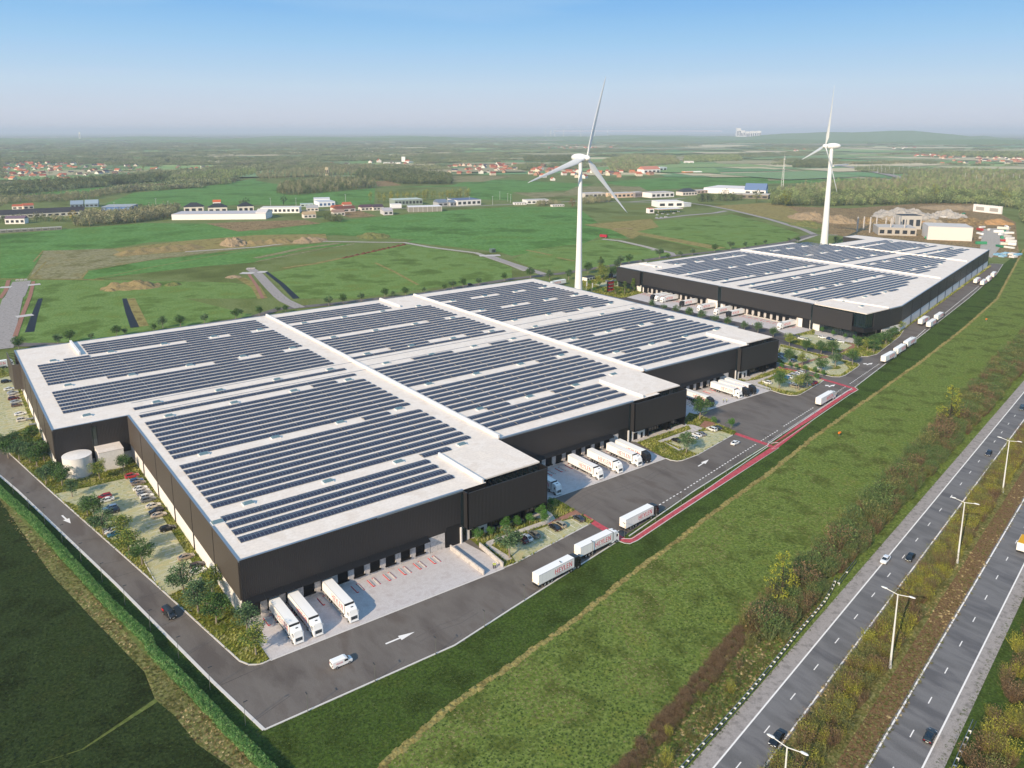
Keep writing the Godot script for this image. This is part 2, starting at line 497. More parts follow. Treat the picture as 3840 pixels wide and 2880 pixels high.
	sheet("field", [V(2549.7,-1399.8), V(2818.6,-1421.3), V(3032,-1148), V(2763.4,-1045.1), V(2428.3,-1205.1)], 0.14, M.crop)
	sheet("bare_plot", [V(298.6,-1079.1), V(361.1,-1066.8), V(419.5,-1041), V(420.4,-988.4), V(328.1,-971.5), V(305,-967.2)], 0.12, M.earth)
	sheet("bare_plot", [V(483.5,-1030.2), V(523.1,-1029.8), V(538.2,-1113), V(488,-1106.9)], 0.12, M.earth)
	sheet("bare_plot", [V(154,-899.5), V(230.5,-919.5), V(311,-921.9), V(380.9,-883.2), V(356,-820.2), V(288.2,-820.5), V(208.2,-834.1), V(155.5,-840.3)], 0.13, M.straw)
	# construction site
	sheet("building_site", [V(1130.5,-767.2), V(1174,-685.8), V(1380.8,-660.2), V(1428.8,-597.1), V(1172.6,-445.4), V(934.8,-350), V(841.6,-311.7), V(824.3,-333.5), V(800.1,-388.7), V(854.1,-504.6), V(865.9,-535.8), V(946.5,-596.8)], 0.15, M.earth)
	sheet("yard", [V(1055.3,-437.5), V(1110.7,-426.5), V(920.9,-360.3), V(819.3,-328.3), V(858,-355.4)], 0.2, M.gravel)
	# close to the camera
	sheet("verge", [V(22.7,-228.1), V(9.5,-302.9), V(11.3,-327.3), V(12.4,-314.3), V(14.7,-301.2), V(29.8,-219.8), V(39.3,-163.6), V(43.3,-142.8), V(89.2,-142.6), V(108.9,-146.3), V(154.1,-155), V(199.5,-163.7), V(254.5,-174), V(346.1,-192), V(393.4,-203), V(604.9,-254.6), V(788.1,-305.4), V(916.4,-337.1), V(621.9,-241.9), V(512,-215.5), V(411.2,-193.7), V(357.6,-183.4), V(276,-167.7), V(231.3,-157.3), V(191.9,-149.6), V(148.9,-141.3), V(121.2,-133.5), V(95.8,-128.7), V(77.9,-125.9), V(64.7,-122.3), V(58.4,-120.1), V(52, -112), V(41, -128), V(37, -148), V(30.5,-183.6)], 0.02, M.lawn)
	sheet("field", [V(-200, -380), V(5, -330), V(16.5,-234.2), V(22.6,-202.3), V(27.7,-176.6), V(27.5,-166), V(12.3,-159.5), V(2.6,-160.9), V(-10, -120), V(-200, -120)], 0.03, M.dark_grass)
	sheet("field", [V(27.7,-164.6), V(29.5,-158.5), V(31.1,-147.3), V(34.7,-137), V(38, -110), V(-10, -115), V(2.8,-160.8), V(12.7,-159.2)], 0.03, M.dark_grass)
	sheet("rough_grass", [V(16.5,-234.2), V(22.6,-202.3), V(27.7,-176.6), V(27.5,-166), V(29.5,-158.5), V(31.1,-147.3), V(34.7,-137), V(38, -112), V(42, -122), V(38,-136.7), V(36,-150), V(29.2,-183.5), V(21.6,-230.4), V(9.2,-298.9), V(5, -330), V(2, -330)], 0.025, M.weeds)
	sheet("meadow", [V(45, -104), V(58, -120), V(77.9,-125.9), V(96.1,-129.1), V(121.2,-133.5), V(148.9,-141.3), V(191.9,-149.6), V(231.3,-157.3), V(276,-167.7), V(357.6,-183.4), V(512,-215.5), V(621.9,-241.9), V(911.9,-335.4), V(1200, -410), V(1200, -330), MW(600, -22), MW(420, -17), MW(300, -15), MW(200, -12), MW(107, -9), V(80, -84)], 0.02, M.meadow)
	# a dry ditch with straw on its banks
	s = st()
	var ditch := [V(52, -116.5), V(58.4, -120.1), V(64.7, -122.3), V(77.9, -125.9), V(96, -128.9), V(121, -133.5), V(148.9, -140.6), V(165.3, -143.6), V(192, -149.6), V(231.3, -157.3), V(276, -167.5), V(357.6, -183.4), V(411.2, -193.7), V(512, -215.5), V(622, -241.9), V(912, -335.4)]
	for i in ditch.size() - 1:
		var n := int((ditch[i + 1] - ditch[i]).length() / 1.2) + 1
		for k in n:
			var p: Vector2 = ditch[i].lerp(ditch[i + 1], (k + 0.5) / n) + V(rr(-0.35, 0.35), rr(-0.35, 0.35))
			var d: Vector2 = (ditch[i + 1] - ditch[i]).normalized()
			var w := rr(0.5, 1.0)
			var h := rr(0.1, 0.35)
			var q := [p - d * 0.9 - d.orthogonal() * w, p + d * 0.9 - d.orthogonal() * w, p + d * 0.9 + d.orthogonal() * w, p - d * 0.9 + d.orthogonal() * w]
			for e in 4:
				for v in [V3(q[e], 0.02), V3(q[(e + 1) % 4], 0.02), V3(p, h)]: s.add_vertex(v)
	struct("ditch_bank", done(s, M.straw))
	# dark watercourses in the plots at the back
	for l in [[V(110.5,-622.6), V(103.8,-575.6), V(97.3,-524.2)], [V(61.3,-659.2), V(49.7,-590.6), V(43.3,-550)], [V(232.8,-669.6), V(223.7,-610.2), V(211.3,-547.5)]]:
		sheet("ditch", ribbon(l, 3.0, 5.0), 0.14, M.black)
	sheet("ditch_bank", ribbon([V(113.5,-620.3), V(107.6,-572.8), V(102,-524.4)], 7.0), 0.12, M.straw)
	sheet("ditch_bank", ribbon([V(205.9,-655.2), V(202.4,-608.1), V(191.7,-562.2)], 7.0), 0.12, M.straw)
	# tracks
	sheet("track", ribbon([V(208.2,-834.1), V(276.9,-823.6), V(276.9,-823.6), V(315.8,-832.9), V(353.9,-821.8), V(392.1,-785.2), V(419.4,-761.5), V(423.6,-714.4), V(440.1,-651.9), V(425.3,-571.4), V(416.9,-539.8)], 6.0), 0.2, M.gravel)
	sheet("track", ribbon([V(317.9,-701.5), V(282.9,-685.5), V(252.5,-680.7)], 6.0), 0.18, M.straw)
	sheet("track", ribbon([V(251.8,-750.7), V(312.8,-786.4), V(360.4,-799.7)], 9.0), 0.18, M.stubble)
	sheet("track", ribbon([V(244.7,-730.3), V(316,-763.8), V(371.6,-785.7)], 4.0), 0.19, M.stubble)
	sheet("track", ribbon([V(613.2,-652.7), V(618.8,-630.5), V(608.7,-581.9), V(595.9,-540.7)], 7.0), 0.2, M.gravel)
	sheet("track", ribbon([V(44.5,-768.8), V(97.8,-725.9), V(112.6,-711.7)], 3.0), 0.19, M.straw)
	sheet("track", ribbon([V(492.3,-637.5), V(492.4,-612.9), V(491.2,-595)], 4.0), 0.19, M.straw)
	sheet("track", ribbon([V(486.5,-580.5), V(486.2,-554.7)], 4.0), 0.19, M.straw)
	sheet("track", ribbon([V(331.2,-657.6), V(322.2,-603), V(309.1,-540.5)], 2.5), 0.19, M.straw)
	for l in [[V(65.8,-759.5), V(87.1,-847.6)], [V(77.6,-854.7), V(94.1,-928.9)], [V(98.2,-728.8), V(109.6,-768.5), V(167.8,-800.2), V(215.4,-819.1)], [V(107.4,-721.9), V(157.8,-755), V(230.6,-793.7), V(272.7,-811.2)]]:
		sheet("field_edge", ribbon(l, 1.6), 0.19, M.straw)
	motorway()

func motorway() -> void:
	var xs := [40, 120, 200, 280, 360, 480, 600, 800, 1100, 1500]
	var line := func(off: float) -> Array: return xs.map(func(x: int) -> Vector2: return MW(x, off))
	sheet("verge", line.call(-15.5) + flipped(line.call(-6.5)), 0.024, M.meadow)
	sheet("rough_grass", [V(80, -78), V(96, -93.5), V(120, -99.5), V(150, -107.0), V(176, -112.5), V(178, -100), MW(160, -8.3), MW(110, -8.0), MW(86, -8.0)], 0.023, M.weeds)
	sheet("rough_grass", line.call(3.8) + flipped(line.call(19.8)), 0.022, M.weeds)
	sheet("soil_strip", line.call(14.2) + flipped(line.call(19.3)), 0.026, ground_mat("median", speckle(61, 0.06, 5, ["4c3c2c", "685039", "7f6549", "66683a"], 512, 1.5), 20.0))
	sheet("verge", line.call(29.0) + flipped(line.call(75.0)), 0.024, M.lawn)
	sheet("hard_shoulder", line.call(-6.9) + flipped(line.call(-3.2)), 0.03, M.shoulder)
	sheet("motorway_carriageway", line.call(-3.4) + flipped(line.call(4.6)), 0.04, M.motorway)
	sheet("motorway_carriageway", line.call(18.6) + flipped(line.call(27.6)), 0.04, M.motorway)
	sheet("hard_shoulder", line.call(27.4) + flipped(line.call(30.4)), 0.05, M.shoulder)
	var s := st()
	for off in [-3.25, 4.05, 19.1, 27.2]: band(s, line.call(off), 0.34, 0.05, 0.056)
	struct("lane_line", done(s, M.paint))
	for k in 46:
		s = st()
		var x := 61.3 + k * 12.65
		band(s, [MW(x, 0.1), MW(x + 2.6, 0.1)], 0.22, 0.05, 0.052)
		struct("lane_dash", done(s, M.paint))
		s = st()
		band(s, [MW(x + 10.0, 22.95), MW(x + 12.6, 22.95)], 0.22, 0.05, 0.052)
		struct("lane_dash", done(s, M.paint))

func flipped(a: Array) -> Array:
	var b := a.duplicate()
	b.reverse()
	return b

# ---------- yards, roads and beds of the park ----------
func kerb(pts: Array, w := 0.35, h := 0.16) -> void:
	var s := st()
	band(s, pts, w, 0.0, h)
	struct("kerb", done(s, M.kerb))

func yards() -> void:
	sheet("asphalt_yard", [V(-4.3,-390.7), V(14.7,-301.2), V(29.8,-219.8), V(39.3,-163.6), V(43.4,-143.1), V(89.3,-142.8), V(109,-146.5), V(154.3,-155.2), V(199.8,-163.9), V(255,-174.4), V(346.4,-192.2), V(394.1,-203.3), V(604.9,-254.6), V(735.2,-288.5), V(790.2,-306.2), V(786.5,-314.6), V(640.9,-281.7), V(480, -236), V(432, -236), V(432, -432), V(348, -432), V(346, -260), V(246, -233), V(52, -308), V(11.1,-379.3)], 0.06, M.asphalt)
	sheet("road_between", [V(400,-407.5), V(407.3,-405.4), V(406.5,-374.9), V(409.6,-309.7), V(408.4,-277.3), V(405.1,-269.7), V(395.1,-263.9), V(392.4,-256.3), V(392.8,-240.7), V(395.1,-228.7), V(392.6,-224.8), V(384.9,-220.2), V(385.4,-234.5), V(385.7,-260.1), V(347, -262), V(347, -437), V(372, -437)], 0.07, M.road_dark)
	# kerbs round the outside
	var s := st()
	band(s, [V(-4.3,-388.8), V(14.4,-301.5), V(29.7,-219.4), V(39.2,-163.7), V(43.2,-142.9)], 0.7, 0.0, 0.14)
	struct("kerb", done(s, M.kerb))
	kerb([V(43.2,-142.9), V(89.2,-142.6), V(109,-146.4), V(154.7,-154.8)], 0.4)
	kerb([V(159.3,-154.9), V(199.5,-163.7), V(199.5,-163.7), V(253.7,-173.4), V(254.5,-174), V(344.6,-192)])
	kerb([V(346.7,-191.9), V(393.4,-203), V(604.9,-254.6), V(735.2,-288.5), V(790.2,-306.2)])
	# aprons in front of the docks
	sheet("concrete_apron", [V(52, -182.5), V(52, -163.6), V(118.5, -163.1), V(119, -172), V(117.4, -182.5)], 0.09, M.apron)
	sheet("concrete_apron", [V(149, -208.5), V(147.5, -188.2), V(160.8,-188.3), V(211.6,-188.1), V(212, -200), V(211.5, -208.5)], 0.09, M.apron)
	sheet("concrete_apron", [V(246, -233.5), V(245.5, -213.4), V(257.9,-212.9), V(310.6,-213.1), V(310.8, -222), V(310.8, -233.5)], 0.09, M.apron)
	sheet("concrete_apron", [V(408, -408), V(407.5, -376), V(410.4, -310), V(411.7, -279.5), V(407.2,-269), V(428.1,-268.6), V(432, -270), V(432, -412), V(429.4,-411.5), V(408.6,-407.1)], 0.09, M.apron)
	kerb([V(52, -163.4), V(118.5, -162.9)], 0.4, 0.11)
	kerb([V(157.7,-188.1), V(180,-187.9), V(211.9,-188.2)], 0.4, 0.11)
	kerb([V(256.9,-213.4), V(310.6,-213.1)], 0.4, 0.11)
	# ---- left of the building
	sheet("planting_bed", [V(13.2,-352.2), V(23.2,-294.9), V(37.7,-216), V(46.2,-167.4), V(47.5,-164.8), V(48.8,-163.9), V(50.2,-163.4), V(52.2,-163.6), V(52, -163.6), V(52, -308.6), V(27.4, -308.6), V(27.4, -440), V(22.3,-472.9), V(7.4,-473.9), V(3.8,-392.9)], 0.12, M.soil)
	kerb([V(13.2,-352.2), V(23.2,-294.9), V(37.7,-216), V(46.2,-167.4), V(47.5,-164.8), V(48.8,-163.9), V(50.2,-163.4), V(52.2,-163.6)], 0.35, 0.2)
	sheet("car_park", [V(46,-289.7), V(33.3,-289.9), V(24.4,-290.7), V(25.7,-283.2), V(31.3,-272.1), V(33.4,-257.1), V(33.5,-245.6), V(35.8,-245.1), V(38.6,-226.8), V(38.4,-214.4), V(39.9,-205.1), V(44.2,-206), V(48.1,-206.9), V(49.3, -207.5), V(49.3, -290.3)], 0.16, M.pavers)
	sheet("car_park", [V(6.6,-455.7), V(20.7,-452.1), V(25.5,-453.8), V(25.9,-420.8), V(25.8,-380.8), V(26.2,-370.3), V(13.8,-359.8), V(2.4,-360.9)], 0.16, M.pavers)
	kerb([V(33.6,-254.7), V(33.5,-245.6), V(36,-246.1)], 0.25, 0.28)
	kerb([V(38.5,-226.5), V(38.5,-214.3)], 0.25, 0.28)
	s = st()
	for k in 11: band(s, [V(43.9, -208.6 - k * 2.6), V(49.1, -208.6 - k * 2.6)], 0.12, 0.16, 0.17)
	for k in 15: band(s, [V(43.9, -240.5 - k * 2.6), V(49.1, -240.5 - k * 2.6)], 0.12, 0.16, 0.17)
	for k in 12: band(s, [V(18.0, -395 + k * 3.0), V(23.2, -395 + k * 3.0)], 0.12, 0.16, 0.17)
	struct("parking_line", done(s, M.paint))
	# ---- office forecourt one
	sheet("planting_bed", [V(119.5,-176.4), V(118.6,-163.3), V(122.8,-162.8), V(154.9,-167.5), V(157.2,-168.2), V(157,-173.5), V(157.5,-177.3), V(157.6,-187.8), V(147, -184), V(119, -183), V(119.8,-181.5)], 0.12, M.soil)
	sheet("terrace", [V(119.1,-183.1), V(119, -183.5), V(147.5, -183.5), V(149.7,-186.5), V(149.8,-180.1), V(148,-175.4), V(144.7,-175.4), V(144.5,-179.9), V(137.3,-182.4), V(123.9,-182.2), V(120.8,-181.6)], 0.19, M.concrete)
	sheet("footpath", [V(144.5,-177.7), V(144.7,-175.4), V(132.9,-175.8), V(125.6,-176), V(122.8,-175.3), V(123.5,-165.5), V(121.3,-165.5), V(121.5,-176.6), V(122.9,-177.8), V(133.6,-177.9)], 0.16, M.concrete)
	sheet("brick_path", [V(148.1,-176.3), V(157.4,-177.2), V(157,-173.2), V(154.4,-174.1), V(143.9,-174.9), V(144.7,-175.4)], 0.2, M.brick)
	sheet("car_park", [V(123.1,-163.4), V(155.1,-167.7), V(152.6,-173.6), V(143.5,-174.4), V(136.3,-174.4), V(132.5,-174.1), V(125.6,-171.3), V(123.6,-165.3)], 0.16, M.pavers)
	kerb([V(118.5,-163.2), V(122.9,-163.1), V(155.2,-167.6)], 0.35, 0.22)
	s = st()
	for a in [[V(152.3,-173.4), V(152.2,-168.2)], [V(149.6,-173.5), V(149.5,-168.2)], [V(146.7,-171.1), V(147,-168.4)], [V(141.9,-173.5), V(141.9,-168.4)], [V(139.2,-173.4), V(139.4,-168.4)], [V(136.6,-169.6), V(136.7,-168.2)], [V(134.1,-169.7), V(134.2,-168.4)]]: band(s, a, 0.12, 0.16, 0.17)
	# ---- office forecourt two
	sheet("planting_bed", [V(214,-205.2), V(212.8,-196.9), V(211.8,-188.1), V(211.8,-185.9), V(213.1,-184), V(215.1,-183.1), V(224.2,-183.3), V(250.4,-188), V(252.6,-188.3), V(254.7,-189.5), V(256.1,-200.2), V(257.7,-205.8), V(256.9,-216), V(244.8, -209.5), V(213, -208.5)], 0.12, M.soil)
	sheet("terrace", [V(212.7,-208.4), V(213, -208.5), V(244.8, -208.5), V(246,-210.6), V(244.3,-205.6), V(222,-205.7), V(214.2,-205.4)], 0.19, M.concrete)
	sheet("footpath", [V(245.1,-206.6), V(246.6,-205.1), V(247.2,-199.8), V(242.4,-199.4), V(221.4,-199.8), V(221.7,-201.6), V(242.3,-202.3)], 0.16, M.concrete)
	sheet("footpath", [V(222.4,-198.9), V(223.3,-198.7), V(222.4,-191.1), V(224.4,-190.9), V(224.2,-189.8), V(221.1,-190)], 0.16, M.concrete)
	sheet("brick_path", [V(254,-205.2), V(255.7,-202), V(254.6,-199.6), V(252.5,-199.1), V(247.6,-199.8), V(247.5,-202.4)], 0.2, M.brick)
	sheet("car_park", [V(224,-183.5), V(250.5,-188.2), V(250.3,-193.1), V(245.4,-197.7), V(229.8,-198), V(224.2,-197.9), V(224,-191.7), V(224.4,-187.2)], 0.16, M.pavers)
	kerb([V(211.8,-188.1), V(211.8,-185.9), V(213.1,-184), V(215.1,-183.1), V(224.1,-183.2), V(250.6,-188)], 0.35, 0.22)
	for a in [[V(245.1,-197.9), V(245.3,-192.9)], [V(242.4,-198), V(242.7,-192.9)], [V(229.5,-197.8), V(229.6,-195.4)], [V(224.3,-197.9), V(224.9,-193.9)], [V(239.4,-193.9), V(239.5,-192.6)]]: band(s, a, 0.12, 0.16, 0.17)
	# ---- office forecourt three
	sheet("planting_bed", [V(310.8, -222), V(310.9,-213), V(310.5,-207.5), V(311.6,-203.3), V(314.2,-201.4), V(316.9,-201.3), V(339.3,-205.5), V(344.6,-207), V(345.6,-210.5), V(346,-222.2), V(344.6,-233.8), V(343, -235), V(312, -233.5)], 0.12, M.soil)
	sheet("terrace", [V(312, -234), V(343, -234.5), V(344.6,-233.8), V(342.2,-232.1), V(324.7,-230.8), V(313.8,-229.1), V(313,-233.6)], 0.19, M.concrete)
	sheet("footpath", [V(311.6,-229.3), V(319.5,-227), V(333.6,-227.7), V(336.8,-229), V(332.9,-226.5), V(314.6,-223.4), V(313.6,-214.8), V(310.9,-213), V(311.2,-220.9)], 0.16, M.concrete)
	sheet("car_park", [V(315.8,-221.3), V(328,-223.1), V(337.9,-224), V(344.6,-223.2), V(345.8,-214.5), V(344.9,-207.2), V(339.8,-206), V(326.5,-204.1), V(317.6,-204.3), V(315.5,-210.1), V(315.6,-214.3)], 0.16, M.pavers)
	kerb([V(310.9,-213), V(310.5,-207.5), V(311.6,-203.3), V(314.2,-201.4), V(316.9,-201.3), V(339.3,-205.5), V(344.9,-207)], 0.35, 0.22)
	# ---- the tree-planted car park between the warehouses
	var isle := [V(352.4,-240.4), V(352.6,-225.9), V(352.8,-213.5), V(353.5,-207.6), V(356,-205.3), V(360.8,-205.1), V(379.9,-209.4), V(383.5,-210.7), V(385.3,-212.6), V(385.4,-219.9), V(385.4,-234.5), V(384.4,-242.5), V(385.9,-251.9), V(385.7,-260.1)]
	sheet("planting_bed", isle, 0.12, M.soil)
	kerb(isle + [isle[0]], 0.3, 0.22)
	sheet("car_park", [V(381,-257), V(382.6,-245.3), V(381.8,-237.9), V(380.8,-233), V(375.7,-230.5), V(367.4,-231.3), V(354.7,-231.4), V(355.2,-237), V(359.7,-242.4)], 0.16, M.pavers)
	sheet("car_park", [V(357.7,-227.9), V(372.5,-229.4), V(382,-228.6), V(382.5,-225.5), V(381.4,-218.8), V(372.9,-210.2), V(359.2,-206.9), V(355.6,-210.2), V(357.4,-223)], 0.16, M.pavers)
	sheet("planting_bed", [V(364.1,-217.4), V(367.1,-213), V(370.6,-213.2), V(372.7,-215.5), V(371.9,-218), V(370.5,-219), V(369.1,-215.6)], 0.2, M.soil)
	sheet("brick_path", [V(354,-231.3), V(368.1,-231.4), V(383.8,-231.4), V(385.1,-227.9), V(372.5,-229.4), V(358.1,-228.2), V(353,-228.9)], 0.2, M.brick)
	for a in [[V(379.5,-239.6), V(376.6,-236.8)], [V(380.8,-237.2), V(376.6,-233.3)], [V(380.8,-233.7), V(378.7,-231.7)], [V(381.6,-245.3), V(378.6,-242.4)], [V(361.3,-215.1), V(358.4,-212.3)], [V(360.6,-221.9), V(358,-219.4)], [V(378.5,-219.7), V(376.2,-217.4)], [V(368,-226.8), V(369.7,-224.2)], [V(370.1,-227.9), V(371.9,-225.3)], [V(360.8,-225.6), V(358.7,-223.3)]]: band(s, a, 0.15, 0.16, 0.17)
	# ---- front of warehouse two
	sheet("planting_bed", [V(409.9,-267.7), V(428.6,-268.2), V(433, -270), V(433, -236), V(478, -236), V(474,-234.4), V(457.5,-228.2), V(409.9,-216), V(401.5,-216.6), V(398.8,-218.6), V(393.9,-227.9), V(395.9,-228.9), V(392.8,-240.7), V(392.4,-256.3), V(394.9,-264), V(399.9,-266.9)], 0.12, M.soil)
	sheet("terrace", [V(426.1,-264.2), V(432, -268), V(432, -240), V(428.6,-236.5), V(420.6,-235), V(420.7,-261.2)], 0.19, M.concrete)
	sheet("car_park", [V(406.6,-265.2), V(418.1,-263.8), V(420.3,-261), V(417.2,-233.9), V(407.7,-231.8), V(401,-232.3), V(400.7,-245.4), V(402.9,-256.5)], 0.16, M.pavers)
	sheet("brick_path", [V(420.6,-241.6), V(419.5,-234.5), V(411.4,-229.8), V(406,-230.8), V(395.1,-228.7), V(394.6,-229.8), V(416.1,-234)], 0.2, M.brick)
	kerb([V(474,-234.4), V(457.5,-228.2), V(409.9,-216), V(401.5,-216.6), V(398.8,-218.6)], 0.3, 0.22)
	for k in 7: band(s, [V(417.7,-261.2) + V(0, -2.5 * k) * 0.0 + (V(419.4,-256.5) - V(417.7,-261.2)) * k / 6.0, V(413.5,-260.4) + (V(415.2,-255.8) - V(413.5,-260.4)) * k / 6.0], 0.15, 0.16, 0.17)
	for a in [[V(412.4,-238.5), V(416.2,-239.4)], [V(412.9,-236.7), V(416.6,-237.5)], [V(413.1,-243.3), V(416.5,-243.9)]]: band(s, a, 0.15, 0.16, 0.17)
	struct("parking_line", done(s, M.paint))
	sheet("planting_bed", [V(480, -237), V(476,-235.6), V(506.8,-242.6), V(766.8,-306.8), V(771.8,-308.9), V(764, -309), V(596, -267)], 0.12, M.soil)
	# ---- cycle path
	var red := [V(156.9,-173.5), V(156.5,-164.6), V(156.5,-155.9), V(156.5,-153.8), V(157.6,-152.7), V(160,-152.7), V(181.5,-156.8), V(200.5,-160.5), V(252.9,-170.1), V(288.5,-177.5), V(253.9,-172.5), V(295,-181), V(337.2,-189.7), V(343.4,-189.7), V(345.5,-192), V(345.3,-193.9), V(345.9,-202.7), V(345.7,-211.4), V(347.2,-223.5), V(346.6,-234)]
	s = st()
	band(s, red, 2.3, 0.06, 0.075)
	band(s, [V(253.3,-199.5), V(253,-189.8), V(253.6,-174.1), V(252.9,-171.4)], 2.3, 0.06, 0.077)
	struct("cycle_path", done(s, M.red_path))
	kerb([V(156.4,-155.1), V(157.6,-154.3), V(158.8,-153.3), V(160.1,-153.5), V(182.1,-157.9), V(200.1,-161.2), V(252.2,-172.4)], 0.25, 0.12)
	kerb([V(154.9,-154.8), V(155.3,-152.8), V(156.4,-151.5), V(159.7,-151.6), V(181,-155.7), V(200.9,-159.4), V(254.4,-169), V(251.1,-170), V(293.5,-179), V(335.1,-187.5), V(344.9,-189), V(347.3,-192.1)], 0.25, 0.12)
	kerb([V(255.6,-173.7), V(259,-172.2), V(256,-175.1), V(296.3,-183), V(339.9,-191.3), V(343.4,-190.7)], 0.25, 0.12)
	# seams and tyre marks in the asphalt
	s = st()
	for a in [[V(20.1,-297.2), V(28.2,-298)], [V(24.3,-251.5), V(33.8,-247.9)], [V(28.3,-232.6), V(35.5,-231)], [V(30.1,-223.1), V(37.2,-222.9)], [V(32.6,-208), V(39.5,-208.4)], [V(35.1,-192.2), V(42.3,-193.4)], [V(37.7,-177.1), V(44.2,-179.2)], [V(40.3,-161.8), V(49.9,-162.4)], [V(42.8,-146.7), V(51.4,-149.4)]]: band(s, a, 0.16, 0.06, 0.064)
	struct("asphalt_seam", done(s, M.road_dark))
	for a in [[V(59.3,-143.2), V(61.2,-143.7), V(61.9,-144.5)], [V(74.6,-143.1), V(76.7,-143.6), V(77.4,-144.3)], [V(89.7,-144.4), V(91.9,-143.6), V(92.8,-144.3)], [V(83.2,-149.7), V(90.3,-150.6), V(95,-150), V(100.9,-151)], [V(156.7,-175.7), V(161.3,-176.3), V(167.3,-178)], [V(158,-181.8), V(166.2,-184.1), V(175.4,-185)], [V(175.7,-180.1), V(183.9,-179.2), V(193.4,-179.9), V(205,-182.6)], [V(268.2,-201.7), V(285.9,-203), V(300.3,-201.2)], [V(263.8,-200.3), V(282.8,-201.6), V(299,-198.3)]]:
		for off in [-0.95, 0.95]:
			s = st()
			var d: Vector2 = (a[a.size() - 1] - a[0]).normalized().orthogonal() * off
			band(s, a.map(func(p: Vector2) -> Vector2: return p + d), 0.24, 0.06, 0.063)
			struct("tyre_mark", done(s, M.tyre))
	# ---- markings
	arrow(V(76.2,-152.9), V(84.1,-152.8), 12.0)
	arrow(V(23.9,-272.2), V(25.3,-264.6), 7.5)
	arrow(V(215.9,-176.2), V(223.8,-177.9), 9.0)
	turn_arrow(V(337.5,-199.7), V(343.5,-199.9))
	turn_arrow(V(386.5,-208.4), V(392.8,-208.6))
	for l in [[V(197,-166.2), V(251.3,-176.8)], [V(254.1,-177.3), V(270.5,-180.4)], [V(179.7,-163.2), V(196.3,-166)], [V(275.6,-181.6), V(306.7,-187.6)], [V(331.2,-192.6), V(347.2,-195.7)], [V(350.1,-196.3), V(394.5,-205.8)]]:
		s = st()
		var n := int((l[1] - l[0]).length() / 2.0)
		for k in n: band(s, [l[0].lerp(l[1], float(k) / n), l[0].lerp(l[1], (k + 0.5) / n)], 0.4, 0.07, 0.074)
		struct("dashed_line", done(s, M.paint))
	s = st()
	for l in [[V(452.9,-218.5), V(488,-228)], [V(538.2,-240.7), V(660.8,-271.5)], [V(156.9,-158.9), V(159.4,-159.2)], [V(783.7,-318.4), V(790.3,-307.7)]]: band(s, l, 0.3, 0.07, 0.074)
	struct("lane_line", done(s, M.paint))
	# ---- public roads at the back
	var m: Material = M.asphalt
	sheet("road", ribbon([V(4.7,-533), V(26.3,-526.2), V(39.5,-516.3), V(60.3,-500.8), V(99.1,-503.2), V(167.5,-507), V(168,-508.7), V(188.5,-521.5), V(222.8,-514.4), V(260.1,-511.2), V(279.6,-506.5), V(384.1,-516), V(436.3,-511), V(505.5,-515.7), V(585.3,-520.4), V(662.1,-511.1), V(724.2,-512.2), V(767.9,-513.6), V(820.7,-529.5), V(844.5,-531.4)], 8.0), 0.22, m)
	sheet("road", ribbon([V(25.4,-514.6), V(32.2,-572.6), V(45,-671.3), V(47.2,-679.4), V(57.9,-746)], 13.0), 0.23, M.shoulder)
	sheet("road", ribbon([V(35.1,-542.3), V(45.7,-610.2), V(56.1,-672.8), V(65.5,-740.4)], 2.6), 0.24, M.brick)
	sheet("road", ribbon([V(37.5,-676.4), V(43.8,-709), V(49.7,-758.4)], 3.0), 0.24, M.brick)
	for l in [[V(41.2,-725.2), V(48.7,-722.5)], [V(59.7,-723.2), V(68.4,-722.7)], [V(40.9,-601.2), V(50.6,-602.4)]]: sheet("crossing", ribbon(l, 7.0), 0.245, M.concrete)
	sheet("road", ribbon([V(201.4,-516.4), V(201.6,-544.8), V(204,-562.7), V(211.2,-601.6), V(223.3,-662.6), V(227.3,-695.7)], 8.0), 0.23, M.shoulder)
	sheet("road", ribbon([V(191.7,-562.2), V(205.7,-617.5), V(216.8,-667.4)], 2.5), 0.24, M.brick)
	for l in [[V(213.1,-677.2), V(221.8,-670.6)], [V(227.2,-673.8), V(232.8,-669.6)], [V(432.3,-634.3), V(450.8,-625.1)]]: sheet("crossing", ribbon(l, 9.0), 0.245, M.concrete)
	sheet("road", ribbon([V(419.1,-516.8), V(423,-542.6), V(430.3,-583.9), V(440.8,-632.6)], 8.0), 0.23, M.shoulder)
	sheet("road", ribbon([V(585.3,-520.4), V(597.7,-534.6), V(601.9,-551), V(595.3,-560.8)], 5.0), 0.23, M.shoulder)
	sheet("road", ribbon([V(842.3,-533), V(876.1,-570.9), V(918.9,-634.2), V(942.8,-669.7), V(1002.9,-778.4), V(1035.5,-850.6), V(1046.1,-909.2), V(974.9,-976.2)], 8.0), 0.21, M.shoulder)
	sheet("road", ribbon([V(988.4,-777.9), V(946.3,-765.8), V(886.3,-769.3), V(818.5,-762.2)], 9.0), 0.2, M.shoulder)
	sheet("road", ribbon([V(859.4,-513.7), V(839.8,-528.3), V(773.1,-509.8)], 5.0), 0.21, M.gravel)
	sheet("road", ribbon([V(87.7,-1344), V(233.9,-1317.5), V(306.4,-1274.5), V(410.1,-1208.4), V(546.3,-1129.7), V(687.7,-1084.2), V(789,-1060), V(926.3,-1041), V(974.9,-976.2), V(1119.3,-973.3)], 8.0), 0.2, M.shoulder)

func arrow(a: Vector2, b: Vector2, head: float) -> void:
	var d := (b - a).normalized()
	var n := d.orthogonal()
	var L := (b - a).length()
	var m := a + d * L * 0.48
	sheet("road_arrow", [a + n * 0.25, m + n * 0.25, m + n * 0.95, b, m - n * 0.95, m - n * 0.25, a - n * 0.25], 0.068, M.paint)

